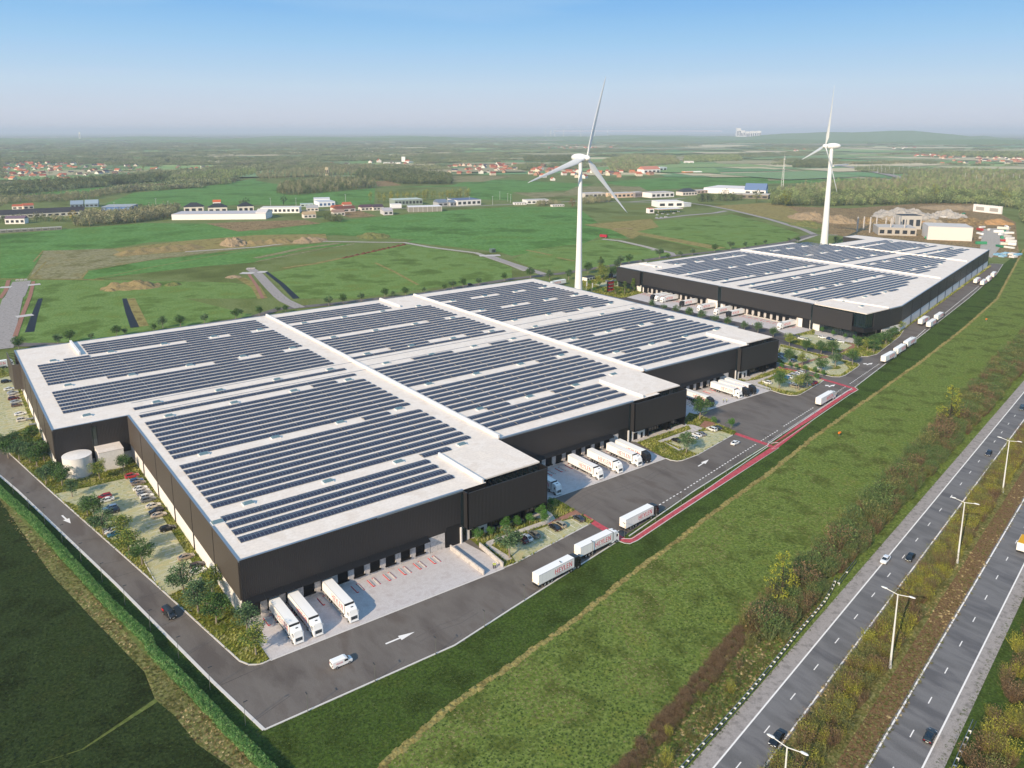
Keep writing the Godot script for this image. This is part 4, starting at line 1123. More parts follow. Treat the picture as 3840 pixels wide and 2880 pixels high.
func lettering(text: String, size: float, m: Material) -> TextMesh:
	var key := "text" + text + str(size)
	if protos.has(key): return protos[key]
	var f := SystemFont.new()
	f.font_names = PackedStringArray(["Droid Sans"])
	var t := TextMesh.new()
	t.text = text
	t.font = f
	t.font_size = 64
	t.pixel_size = size / 46.0
	t.depth = 0.02
	t.curve_step = 4.0
	t.material = m
	protos[key] = t
	return t

# an articulated lorry pointing along +x, 16.5 m long
func make_truck(dark: bool) -> Node3D:
	var key := "truck%s" % dark
	if protos.has(key): return protos[key]
	var t := Node3D.new()
	var cab_paint: Material = hexmat("232325", 0.3, 0.2, 0.6) if dark else hexmat("e9e8e6", 0.35, 0.0, 0.5)
	var white := hexmat("eceae7", 0.5, 0.0, 0.4)
	var s := st()
	loft(s, [ring(-8.25, 1.275, 1.2, 4.0, 0.05), ring(5.35, 1.275, 1.2, 4.0, 0.05)])
	var tr := obj("trailer", done(s, white), t)
	s = st()
	for k in 9:
		for z in [-1.285, 1.275]: box(s, Vector3(-7.0 + k * 1.45, 1.25, z), Vector3(-6.97 + k * 1.45, 3.95, z + 0.01))
	box(s, Vector3(-8.3, 3.86, -1.29), Vector3(5.4, 4.01, -1.2))
	box(s, Vector3(-8.3, 3.86, 1.2), Vector3(5.4, 4.01, 1.29))
	for z in [-1.29, 1.2]: box(s, Vector3(-8.3, 1.15, z), Vector3(5.4, 1.3, z + 0.09))
	obj("side_rail", done(s, hexmat("c9c9c8", 0.5, 0.2)), tr)
	s = st()
	for z in [-1.2, 0.03]: box(s, Vector3(-8.3, 1.3, z), Vector3(-8.25, 3.85, z + 1.17))
	obj("rear_door", done(s, hexmat("e3e1de", 0.5)), tr)
	s = st()
	box(s, Vector3(-8.33, 1.45, -1.22), Vector3(-8.3, 1.9, -1.08))
	box(s, Vector3(-8.33, 1.45, 1.08), Vector3(-8.3, 1.9, 1.22))
	obj("reflector", done(s, hexmat("e0b02c", 0.5)), tr)
	s = st()
	box(s, Vector3(5.36, 1.3, -1.29), Vector3(5.6, 4.0, 1.29))
	obj("bulkhead", done(s, hexmat("3a3b3d", 0.6)), tr)
	s = st()
	box(s, Vector3(-8.2, 0.5, -1.2), Vector3(-8.05, 0.68, 1.2))
	box(s, Vector3(-8.2, 0.68, -0.6), Vector3(-8.1, 1.2, -0.5))
	box(s, Vector3(-8.2, 0.68, 0.5), Vector3(-8.1, 1.2, 0.6))
	box(s, Vector3(-8.2, 0.95, -0.55), Vector3(7.6, 1.18, 0.55))
	for z in [-1.2, 0.95]:
		box(s, Vector3(-1.6, 0.55, z), Vector3(1.4, 0.62, z + 0.25))
		box(s, Vector3(-1.6, 0.85, z), Vector3(1.4, 0.92, z + 0.25))
		box(s, Vector3(2.2, 0.3, z + 0.05), Vector3(2.35, 1.15, z + 0.2))
	obj("chassis", done(s, hexmat("2a2a2b", 0.7)), t)
	for side in [-1, 1]:
		for w in [["HEYLEN", 1.42, 2.62, "cc1e2a"], ["WAREHOUSES", 0.72, 1.72, "a9a8a6"]]:
			var l := obj("lettering", lettering(w[0], w[1], hexmat(w[3], 0.5)), tr, Vector3(1.2, w[2], 1.29 * side))
			if side < 0: l.rotation.y = PI
	# the tractor
	s = st()
	loft(s, [ring(5.85, 1.2, 0.95, 3.7, 0.1), ring(6.1, 1.25, 0.8, 3.86, 0.1), ring(7.4, 1.25, 0.6, 3.72, 0.14, 1.12), ring(7.85, 1.25, 0.5, 3.3, 0.16, 1.1), ring(8.12, 1.23, 0.45, 2.2, 0.18), ring(8.25, 1.14, 0.5, 1.9, 0.15)])
	var cab := obj("cab", done(s, cab_paint), t)
	s = st()
	quad(s, Vector3(8.16, 1.98, -1.05), Vector3(7.92, 3.02, -1.0), Vector3(7.92, 3.02, 1.0), Vector3(8.16, 1.98, 1.05))
	obj("windscreen", done(s, M.car_glass), cab)
	for z in [-1.265, 1.265]:
		s = st()
		quad(s, Vector3(7.0, 2.0, z), Vector3(7.0, 2.75, z), Vector3(7.65, 2.75, z), Vector3(7.9, 2.0, z))
		obj("side_window", done(s, M.car_glass), cab)
		s = st()
		box(s, Vector3(7.75, 2.0, z * 1.08 - 0.06), Vector3(7.9, 2.8, z * 1.08 + 0.06))
		obj("mirror", done(s, cab_paint), cab)
		s = st()
		box(s, Vector3(8.2, 0.62, z * 0.72 - 0.2), Vector3(8.29, 0.85, z * 0.72 + 0.2))
		obj("headlight", done(s, hexmat("d8dcde", 0.15, 0.0, 0.8)), cab)
		s = st()
		box(s, Vector3(5.5, 0.95, z - 0.05), Vector3(6.0, 3.7, z + 0.0))
		obj("side_fairing", done(s, cab_paint if not dark else hexmat("2c2d2f", 0.4)), cab)
		s = st()
		tube(s, Vector3(4.9, 0.75, z * 0.78), Vector3(6.1, 0.75, z * 0.78), 0.3, 0.3, 8, true)
		obj("fuel_tank", done(s, M.steel if dark else white), t)
	s = st()
	for k in 5: box(s, Vector3(8.2, 0.95 + k * 0.18, -0.85), Vector3(8.28, 1.08 + k * 0.18, 0.85))
	obj("grille", done(s, hexmat("2a2b2d", 0.5)), cab)
	s = st()
	box(s, Vector3(8.0, 0.32, -1.2), Vector3(8.32, 0.56, 1.2))
	obj("bumper", done(s, cab_paint), cab)
	s = st()
	box(s, Vector3(6.9, 3.72, -0.3), Vector3(7.3, 3.8, 0.3))
	obj("roof_hatch", done(s, hexmat("2b3036", 0.3)), cab)
	for x in [-5.9, -4.6, -3.3, 4.2, 7.05]:
		for z in [-1.1, 1.1]: obj("wheel", wheel_mesh(0.52, 0.36), t, Vector3(x, 0.52, z))
	protos[key] = t
	return t

func truck(dark: bool, mid: Vector2, d: Vector2, label: String, group := "", y := 0.1) -> void:
	var o := place(make_truck(dark), "articulated_lorry")
	o.position = V3(mid, y)
	o.rotation.y = heading(d)
	tag(o, label, "lorry", group)

# by the middle of the nose
func truck_nose(dark: bool, nose: Vector2, d: Vector2, label: String, group := "") -> void:
	truck(dark, nose - d.normalized() * 8.3, d, label, group)

func make_van(p: Vector2, d: Vector2, color: String, label: String, text: bool) -> void:
	var t := thing("delivery_van", label, "van", V3(p, 0.07), heading(d))
	var paint := hexmat(color, 0.3, 0.05, 0.6)
	var s := st()
	loft(s, [ring(-2.55, 0.86, 0.4, 1.9, 0.14, 0.78), ring(-2.4, 0.95, 0.28, 1.97, 0.16, 0.82), ring(0.6, 0.97, 0.25, 2.0, 0.18, 0.82), ring(1.05, 0.97, 0.25, 1.88, 0.18, 0.78), ring(1.75, 0.95, 0.25, 1.18, 0.14, 0.85), ring(2.3, 0.88, 0.28, 0.98, 0.14), ring(2.5, 0.7, 0.36, 0.8, 0.1)])
	obj("body", done(s, paint), t)
	s = st()
	quad(s, Vector3(1.12, 1.82, -0.7), Vector3(1.12, 1.82, 0.7), Vector3(1.78, 1.18, 0.8), Vector3(1.78, 1.18, -0.8))
	obj("windscreen", done(s, M.car_glass), t)
	s = st()
	quad(s, Vector3(-2.5, 1.3, -0.7), Vector3(-2.46, 1.8, -0.68), Vector3(-2.46, 1.8, 0.68), Vector3(-2.5, 1.3, 0.7))
	(obj("rear_window", done(s, M.car_glass), t)).position.x = -0.07
	for z in [-1.0, 1.0]:
		s = st()
		box(s, Vector3(0.35, 1.15, z * 0.93 - 0.04), Vector3(1.2, 1.62, z * 0.93 + 0.04))
		obj("side_window", done(s, M.car_glass), t)
		s = st()
		box(s, Vector3(2.2, 0.68, z * 0.66 - 0.18), Vector3(2.42, 0.88, z * 0.66 + 0.18))
		obj("headlight", done(s, hexmat("dfe3e6", 0.15, 0.0, 0.8)), t)
		s = st()
		box(s, Vector3(-2.6, 0.8, z * 0.82 - 0.06), Vector3(-2.45, 1.2, z * 0.82 + 0.06))
		obj("taillight", done(s, hexmat("8c1418", 0.3)), t)
		for x in [-1.5, 1.55]: obj("wheel", wheel_mesh(0.34, 0.25), t, Vector3(x, 0.34, z * 0.86))
		if text:
			var l := obj("lettering", lettering("HEYLEN", 0.34, hexmat("c8505a", 0.5)), t, Vector3(-0.9, 1.25, 0.985 * z))
			if z < 0: l.rotation.y = PI
		else:
			s = st()
			box(s, Vector3(-2.2, 1.15, z * 0.95 - 0.03), Vector3(-1.1, 1.65, z * 0.95 + 0.03))
			obj("side_panel", done(s, hexmat("b8262e", 0.5)), t)
	s = st()
	box(s, Vector3(2.44, 0.42, -0.26), Vector3(2.55, 0.54, 0.26))
	obj("number_plate", done(s, hexmat("d6d6cc", 0.5)), t)

func vehicles() -> void:
	M.car_glass = hexmat("161c20", 0.06, 0.0, 0.8)
	var X := V(1, 0)
	# --- the long car park by the gable: nose to the wall
	var g := "cars in the long car park beside the gable"
	var row := [["suv", V(48,-289.2), "b0303c", "red estate car at the far end of the long gable car park"], ["hatch", V(48.4,-284.2), "2a5c8c", "bright blue car beside the red car in the gable car park"], ["sedan", V(48.5,-281.6), "83766c", "taupe car next to the blue one in the gable car park"],
		["sedan", V(48.1,-276.8), "e4e2de", "white car next to the taupe one in the gable car park"], ["hatch", V(48.2,-274.1), "c8c4be", "pale cream car squeezed between white cars in the gable car park"], ["sedan", V(48.3,-271.8), "84868a", "mid grey car third from the open end of the tight row of cars"], ["hatch", V(48.4,-269.1), "e8e6e2", "white car just behind the grey car at the row's open end"], ["suv", V(48.3,-266.1), "6c7074", "grey estate car at the open end of the tight row"],
		["sedan", V(48.6,-260.6), "d2cabc", "cream saloon alone in the middle of the gable car park"], ["suv", V(48.4,-256), "26262b", "black estate car beside a beige saloon in the gable car park"], ["sedan", V(48.5,-252.7), "b8a998", "beige saloon beside the black estate car by the gable"], ["suv", V(48.5,-241.8), "1c1c1f", "black estate car alone among the empty bays by the gable"],
		["sedan", V(48.5,-221.3), "a3927f", "tan saloon near the road end of the gable car park"], ["hatch", V(49.9,-214.8), "4c4240", "dark brown car under the trees at the end of the gable car park"], ["sedan", V(49.1,-211.5), "e6e4e0", "white coupe half under the tree at the end of the gable car park"]]
	for r in row: car(r[0], r[1], X if r[0] != "suv" or r[2] != "26262b" else -X, r[2], r[3], g)
	row = [["hatch", V(37.2,-277.5), "a01c28", "dark red car behind a white one under the roadside trees"], ["sedan", V(37.2,-274.1), "e8e6e2", "white car parked beside the roadside trees opposite the gable"], ["hatch", V(37.2,-267.3), "d4d6da", "silver car almost hidden behind a dark grey one by the trees"], ["suv", V(37,-264.4), "3d4047", "dark grey estate car beneath the roadside trees opposite the gable"],
		["hatch", V(34.6,-252.9), "5a5c60", "grey car hidden deep under the roadside trees"], ["hatch", V(34.6,-250.4), "dcdad6", "white car between grey and teal cars under the roadside trees"], ["sedan", V(35,-247.7), "2e5f72", "teal car under the roadside trees opposite the gable"]]
	for r in row: car(r[0], r[1], -X, r[2], r[3], g)
	g = "cars in the car park at the far left gable"
	row = [["suv", V(22.6,-442), "1c1c1e", "black car farthest back in the left car park"], ["sedan", V(22.7,-427.8), "e4e4e2", "white saloon second from the back in the left car park"], ["sedan", V(23.4,-420.8), "b4b8be", "silver car in front of the white saloon in the left car park"], ["hatch", V(23.3,-415.9), "d0c4b4", "cream car between silver and dark red cars on the left"],
		["suv", V(23,-410.6), "5c1c22", "dark red car in the left car park"], ["sedan", V(23.3,-404.9), "aab0b6", "silver car beside the brown one in the left car park"], ["hatch", V(23,-399.6), "6c564c", "brown hatchback nearest the camera in the left tight row"], ["sedan", V(23.2,-385.8), "e8e6e4", "white saloon alone near the escape platform on the left"], ["suv", V(23.2,-376.9), "d4ccc2", "white estate car closest to the trees in the left car park"]]
	for r in row: car(r[0], r[1], X, r[2], r[3], g)
	# --- forecourts
	var f1 := (V(152.2,-168.2) - V(152.3,-173.4)).normalized()
	g = "cars on the nearest office forecourt"
	for r in [["hatch", V(131.5,-171.3), "5a2a2c", "dark red car half hidden by the big forecourt tree"], ["sedan", V(133.4,-171.7), "e6e5e2", "white car with black roof beside the big forecourt tree"], ["suv", V(136.2,-171.9), "8c8474", "khaki estate car beside the white car on the near forecourt"], ["sedan", V(144,-171.6), "1b1b1e", "black saloon on the nearest office forecourt"], ["suv", V(146.5,-171.9), "a19884", "beige estate car beside the black saloon on the near forecourt"], ["sedan", V(153.8,-171.5), "3a3d43", "dark grey car next to the brick path of the near forecourt"]]: car(r[0], r[1], -f1, r[2], r[3], g)
	var f2 := (V(245.3,-192.9) - V(245.1,-197.9)).normalized()
	g = "cars on the middle office forecourt"
	for r in [["sedan", V(227.1,-196.7), "1c1d22", "black car in the planted corner of the middle forecourt"], ["hatch", V(234.9,-195.2), "e6e6e4", "white car partly behind the middle forecourt tree"], ["sedan", V(237.9,-195.8), "e9e8e6", "white car with dark roof on the middle forecourt"], ["sedan", V(240.3,-195.7), "74777c", "grey car beside two white ones on the middle forecourt"], ["suv", V(247.8,-196.2), "dcdcda", "pale estate car beside the dark green car on the middle forecourt"], ["sedan", V(250.7,-196), "1c2c26", "dark green car next to the red cycle path on the middle forecourt"]]: car(r[0], r[1], -f2, r[2], r[3], g)
	g = "cars on the farther office forecourt"
	for r in [["suv", V(318,-220.4), "e8e7e5", "white estate car on the path side of the third forecourt"], ["hatch", V(332.1,-220), "2478b0", "light blue car behind the tree on the third forecourt"], ["sedan", V(333.9,-219.2), "e6e6e4", "white saloon in the back row of the third forecourt"], ["suv", V(337.1,-219.8), "9a9fa6", "silver estate car in the back row of the third forecourt"], ["sedan", V(341.3,-220.5), "b0b4ba", "silver saloon in the back row of the third forecourt"], ["suv", V(344.5,-220), "e8e8e6", "white car at the far end of the third forecourt's back row"],
		["suv", V(323.2,-209.2), "978f7c", "khaki estate car at the kerb end of the third forecourt"], ["hatch", V(326.1,-211.5), "d6d8da", "pale car just behind the khaki one on the third forecourt"], ["sedan", V(326.4,-207.9), "6c7077", "grey car under the flowering tree of the third forecourt"], ["sedan", V(330.9,-207.3), "8a90a0", "grey blue car beside two red ones on the third forecourt"], ["hatch", V(333.2,-206.9), "b41c28", "red car between grey and red cars on the third forecourt"], ["hatch", V(336.3,-207.2), "c01e2a", "red car nearest the road on the third forecourt"]]: car(r[0], r[1], -f2, r[2], r[3], g)
	g = "cars in the tree-planted car park between the warehouses"
	for r in [["hatch", V(365.8,-246), "a0a6ae", "silver car against the warehouse corner in the middle car park"], ["sedan", V(360.8,-242.3), "b6bac0", "second silver car beside the warehouse corner in the middle car park"], ["suv", V(360.4,-234.4), "7c8694", "blue grey estate car by the brick path in the middle car park"], ["hatch", V(367.3,-237.9), "1d1e20", "black car behind the big tree in the middle car park"], ["sedan", V(367.9,-236.3), "dedfe0", "white car left of the pale flowering tree in the middle car park"], ["sedan", V(369.8,-233.8), "e4e4e2", "white car right of the pale flowering tree in the middle car park"], ["hatch", V(359.4,-218.4), "c4c8cc", "silver car hidden under the tree nearest the cycle path"]]: car(r[0], r[1], -f2 if r[2] != "7c8694" else f2.orthogonal(), r[2], r[3], g)
	g = "cars in front of the second warehouse"
	for r in [["sedan", V(406.3,-264.6), "39424f", "dark blue car leftmost before the second warehouse"], ["suv", V(405.4,-262), "585d63", "grey car beside the dark blue one before the second warehouse"], ["sedan", V(404.6,-258.8), "e4e4e2", "white saloon behind the flowering tree before the second warehouse"], ["hatch", V(405.3,-256), "e0e0de", "white hatchback behind the second tree before the second warehouse"], ["suv", V(416.9,-253.4), "e8e8e6", "white estate car by the crossing before the second warehouse"], ["suv", V(416.9,-248), "23385c", "navy blue estate car before the second warehouse"], ["hatch", V(416.7,-241.7), "ececea", "white hatchback nearest the glazed corner of the second warehouse"]]: car(r[0], r[1], V(0.1, -1) if r[1].x < 375.0 else V(0.25, 1), r[2], r[3], g)
	g = "cars behind the sign tower"
	for r in [["suv", V(453.3,-466.9), "1a1a1c", "black car on the access road left of the second warehouse"], ["sedan", V(442.6,-457.2), "e6e6e4", "white car behind the black sign tower"], ["sedan", V(445.1,-456.3), "d6cdb8", "cream car right behind the black sign tower"], ["hatch", V(438.5,-459.3), "8c9098", "grey car left behind the black sign tower"]]: car(r[0], r[1], V(1, -0.1), r[2], r[3], g)
	car("suv", V(341,-513.8), V(1, -0.08), "1f2226", "black off-road car driving along the road behind the first warehouse", "", 0.23)
	car("sedan", V(243.8,-181.4), V(247.5,-181.8) - V(240.3,-181), "efeeec", "white car driving through the yard by the dashed line", "", 0.07)
	# --- motorway
	var m := V(1, -0.2)
	for r in [["sedan", V(207.7,-101.2), "e2e4e8", "white car on the hard shoulder line of the motorway", -1], ["sedan", V(214.6,-97.6), "101216", "black car overtaking beside the white one on the motorway", -1], ["sedan", V(124.6,-78.5), "0e1016", "black car nearest the camera on the left carriageway", -1], ["hatch", V(149.9,-60.5), "14202a", "dark blue car nearest the camera on the right carriageway", 1], ["hatch", V(312.4,-117.7), "141a30", "navy blue car coming past the second lamp post on the motorway", -1], ["hatch", V(377,-131.3), "2c3a40", "dark grey car farthest up the motorway's left carriageway", -1], ["sedan", V(380.4,-132.2), "3a4048", "grey car cut by the frame on the motorway", 1]]: car(r[0], r[1], m * r[4], r[2], r[3], "", 0.05)
	motorway_lorry()
	make_van(V(64.6,-152.3), V(66.7,-152.1) - V(62.9,-152.1), "eeedeb", "white van with red lettering crossing the front yard", true)
	make_van(V(37.7,-195.5), V(39.3,-163.6) - V(29.8,-219.8), "232325", "black van with red side panel coming down the perimeter road", false)
	# --- lorries on the docks
	var Z := V(0, 1)
	truck_nose(false, V(V(59.6,-164).x, -164.9), Z, "white lorry docked closest to the near left corner", "lorries at the front docks")
	truck_nose(false, V(V(64.5,-163.8).x, -164.9), Z, "white lorry docked second from the near left corner", "lorries at the front docks")
	truck_nose(false, V(V(73.9,-163.8).x, -164.9), Z, "white lorry docked alone with square dark grille at the front", "lorries at the front docks")
	var g2 := "lorries at the second dock front"
	truck_nose(false, V(160.1,-188.5), Z, "white lorry whose trailer hides behind the near office block", g2)
	truck_nose(false, V(179.6,-188.9), Z, "white lorry left of three at the second dock front", g2)
	truck_nose(false, V(188.8,-188.6), Z, "white lorry in the middle of the second dock front", g2)
	truck_nose(false, V(198.6,-188.6), Z, "white lorry beside the dark cab at the second dock front", g2)
	truck_nose(true, V(203.5,-188.8), Z, "lorry with black cab at the right end of the second dock front", g2)
	g2 = "lorries at the third dock front"
	truck_nose(true, V(270.7,-214.4), Z, "lorry with black cab behind the tree at the third dock front", g2)
	truck_nose(false, V(289.9,-214.2), Z, "lorry with white cab at the third dock front", g2)
	truck_nose(true, V(294.8,-213.6), Z, "lorry with black cab between white and black cabs, third dock front", g2)
	truck_nose(true, V(299.8,-213.8), Z, "lorry with black cab rightmost at the third dock front", g2)
	g2 = "lorries at the second warehouse"
	for r in [[true, V(409.4,-388.8), "lorry with black cab leftmost at the second warehouse"], [false, V(409.7,-384.4), "white lorry between a black cab and a white cab, second warehouse"], [false, V(409.6,-378.9), "white lorry third from the left at the second warehouse"], [true, V(411.2,-361.2), "lorry with black cab standing alone at the second warehouse"], [false, V(409.9,-345.3), "white lorry left of the glazed slots of the second warehouse"], [false, V(415.6,-331), "white lorry behind the black cab right of the glazed slots"], [true, V(408.7,-321), "lorry with black cab right of the glazed slots of the second warehouse"], [false, V(408.5,-282), "white lorry alone near the glazed end of the second warehouse"]]: truck(r[0], V(423.0, r[1].y), V(-1, 0), r[2], g2)
	# --- lorries on the road
	g2 = "lorries queuing on the park road"
	for r in [[true, V(119.7,-150.2), V(135.9,-151.7), "lorry with black cab at the tail of the queue before the near forecourt"], [false, V(138.2,-154.4), V(154.4,-155.6), "lorry with white cab at the head of the queue by the cycle path bend"], [true, V(160.1,-158.4), V(176,-160), "lorry with black cab waiting just past the cycle path bend"], [false, V(308.3,-186.8), V(325.4,-189.6), "white lorry alone beside the long cycle path"],
		[false, V(395.6,-204.7), V(413.6,-207.6), "white lorry first in the column below the second warehouse"], [true, V(415.4,-208.5), V(432.4,-211.9), "lorry second in the column below the second warehouse"], [false, V(434,-212.7), V(448.7,-215.6), "white lorry third in the column below the second warehouse"], [false, V(493.8,-234.4), V(513.1,-238.5), "white lorry in the inner lane beside the angled wall"], [true, V(490.4,-227.6), V(508.5,-231.5), "lorry in the outer lane beside the angled wall"], [true, V(513.3,-234), V(532.9,-238.2), "lorry ahead in the outer lane beside the angled wall"],
		[false, V(666,-276.6), V(686.2,-281.5), "white lorry in the inner lane near the road's far end"], [false, V(661.8,-269.8), V(683.4,-275.1), "white lorry rearmost of the farthest three in the outer lane"], [true, V(681.6,-274.1), V(702.9,-279.8), "lorry in the middle of the farthest three in the outer lane"], [false, V(705.3,-280.4), V(727.7,-286.5), "white lorry foremost of all at the road's far end"]]:
		var d: Vector2 = (r[2] - r[1]).normalized()
		truck(r[0], r[1] + d * 8.2, d, r[3], g2)
	truck(false, V(20.2,-472.1), V(1, -0.06), "lorry passing behind the free-standing screen at the far left", "")
	truck(false, V(396.7,-472.3), V(-1, 0.1), "lorry parked by the foot of the nearer turbine", "")
	truck(true, V(459,-470.9), V(-1, 0.12), "lorry with black cab arriving behind trees left of the second warehouse", "")
	truck(false, V(1584.9,-1009.2), V(1, 0.1), "distant lorry standing by the lattice mast", "")
	truck(false, V(2213.2,-1162.5), V(1, 0.4), "distant white lorry on the far motorway", "")
	# wheel guides in front of the docks
	var gu := st()
	box(gu, Vector3(-0.17, 0.0, -1.7), Vector3(0.17, 0.22, 1.7))
	var rail := done(gu, M.concrete)
	gu = st()
	box(gu, Vector3(-0.32, 0.0, -1.9), Vector3(-0.19, 0.16, 1.9))
	box(gu, Vector3(-0.32, 0.0, 1.75), Vector3(0.3, 0.16, 1.95))
	var edge := done(gu, hexmat("c22a34", 0.5))
	var proto: Node3D = null
	for u in [[57.3, -178.3, 11, 0], [154.5, -204.0, 11, 0], [251.5, -229.3, 11, 0], [-280.4, 426.8, 13, 1], [-351.9, 426.8, 13, 1]]:
		for k in u[2]:
			for sd in [-1, 1]:
				var p: Vector2 = V(u[0] + 4.78 * k + 0.78 * sd, u[1]) if u[3] == 0 else V(u[1], u[0] - 4.7 * k + 0.78 * sd)
				var l := "%s rail of the %s red edged wheel guides, %s dock apron" % ["left" if sd < 0 else "right", ORD[k], ["nearest", "second", "third", "second warehouse's", "second warehouse's farther"][[57.3, 154.5, 251.5, -280.4, -351.9].find(u[0])]]
				if not proto:
					proto = thing("wheel_guide", l, "wheel guide")
					obj("kerb_stone", rail, proto)
					obj("red_edge", edge, proto)
				else: proto = dup(proto, Vector3.ZERO, 0.0, l)
				proto.position = V3(p, 0.09)
				proto.rotation.y = (0.0 if sd < 0 else PI) if u[3] == 0 else (PI / 2 if sd > 0 else -PI / 2)
				tag(proto, l, "wheel guide", "red edged wheel guides before the docks")

func motorway_lorry() -> void:
	var t := thing("box_lorry", "white lorry with yellow roof at the right edge of the motorway", "lorry", V3(V(247.1,-80.7), 0.05), heading(V(1, -0.2)))
	var s := st()
	loft(s, [ring(-4.2, 1.2, 0.9, 3.3, 0.06), ring(2.2, 1.2, 0.9, 3.3, 0.06)])
	obj("box_body", done(s, hexmat("e8e6e0", 0.5)), t)
	s = st()
	box(s, Vector3(-4.1, 3.3, -1.1), Vector3(2.1, 3.36, 1.1))
	obj("roof", done(s, hexmat("d29a1c", 0.6)), t)
	s = st()
	loft(s, [ring(2.4, 1.1, 0.5, 2.6, 0.1), ring(3.6, 1.1, 0.4, 2.5, 0.12), ring(4.1, 1.05, 0.4, 1.5, 0.12)])
	obj("cab", done(s, hexmat("e6e4de", 0.4)), t)
	s = st()
	quad(s, Vector3(4.02, 1.6, -0.95), Vector3(3.66, 2.4, -0.9), Vector3(3.66, 2.4, 0.9), Vector3(4.02, 1.6, 0.95))
	obj("windscreen", done(s, M.car_glass), t)
	s = st()
	box(s, Vector3(-4.3, 0.5, -1.15), Vector3(-4.15, 0.8, 1.15))
	box(s, Vector3(-4.3, 0.8, -0.5), Vector3(3.0, 0.95, 0.5))
	obj("chassis", done(s, hexmat("2a2a2b", 0.7)), t)
	for x in [-2.6, 3.2]:
		for z in [-1.0, 1.0]: obj("wheel", wheel_mesh(0.45, 0.32), t, Vector3(x, 0.45, z))

# ---------- plants ----------
var ORD := ["first", "second", "third", "fourth", "fifth", "sixth", "seventh", "eighth", "ninth", "tenth", "eleventh", "twelfth", "thirteenth", "fourteenth", "fifteenth", "sixteenth", "seventeenth", "eighteenth", "nineteenth", "twentieth", "twenty-first", "twenty-second", "twenty-third", "twenty-fourth", "twenty-fifth", "twenty-sixth", "twenty-seventh", "twenty-eighth", "twenty-ninth", "thirtieth"]

class Leaves:
	var v := PackedVector3Array()
	var n := PackedVector3Array()
	var c := PackedColorArray()
	func tri(p: Vector3, q: Vector3, r: Vector3, col: Color) -> void:
		var m := (r - p).cross(q - p).normalized()
		v.append(p)
		v.append(q if m.y >= 0.0 else r)
		v.append(r if m.y >= 0.0 else q)
		if m.y < 0.0: m = -m
		for k in 3:
			n.append(m)
			c.append(col)
	func mesh(mat_: Material, into: ArrayMesh = null) -> ArrayMesh:
		var a := []
		a.resize(Mesh.ARRAY_MAX)
		a[Mesh.ARRAY_VERTEX] = v
		a[Mesh.ARRAY_NORMAL] = n
		a[Mesh.ARRAY_COLOR] = c
		var m := into if into else ArrayMesh.new()
		m.add_surface_from_arrays(Mesh.PRIMITIVE_TRIANGLES, a)
		m.surface_set_material(m.get_surface_count() - 1, mat_)
		return m

func leaf_mat() -> StandardMaterial3D:
	if mats.has("leaf"): return mats["leaf"]
	var m := StandardMaterial3D.new()
	m.vertex_color_use_as_albedo = true
	m.roughness = 0.7
	m.metallic_specular = 0.2
	m.cull_mode = BaseMaterial3D.CULL_DISABLED
	m.backlight_enabled = true
	m.backlight = Color(0.35, 0.4, 0.15)
	mats["leaf"] = m
	return m

func rdir() -> Vector3:
	var z := rr(-1, 1)
	var a := rr(0, TAU)
	return Vector3(cos(a) * sqrt(1 - z * z), z, sin(a) * sqrt(1 - z * z))

func pick(cols: Array) -> Color:
	var a: Color = cols[rng.randi() % cols.size()]
	return a * rr(0.8, 1.2)

# one leaf: a folded kite of two triangles
func leaf(L: Leaves, p: Vector3, out: Vector3, size: float, col: Color) -> void:
	var d := (out + rdir() * 0.9).normalized()
	var u := d.cross(rdir()).normalized()
	L.tri(p, p + d * size * 0.5 + u * size * 0.32, p + d * size, col)
	L.tri(p, p + d * size, p + d * size * 0.5 - u * size * 0.32 + Vector3(0, 0.05 * size, 0), col)

func limb(s: SurfaceTool, a: Vector3, b: Vector3, r: float, n := 5) -> void:
	var m := a.lerp(b, 0.5) + rdir() * (b - a).length() * 0.07
	tube(s, a, m, r, r * 0.7, n)
	tube(s, m, b, r * 0.7, r * 0.25, n)

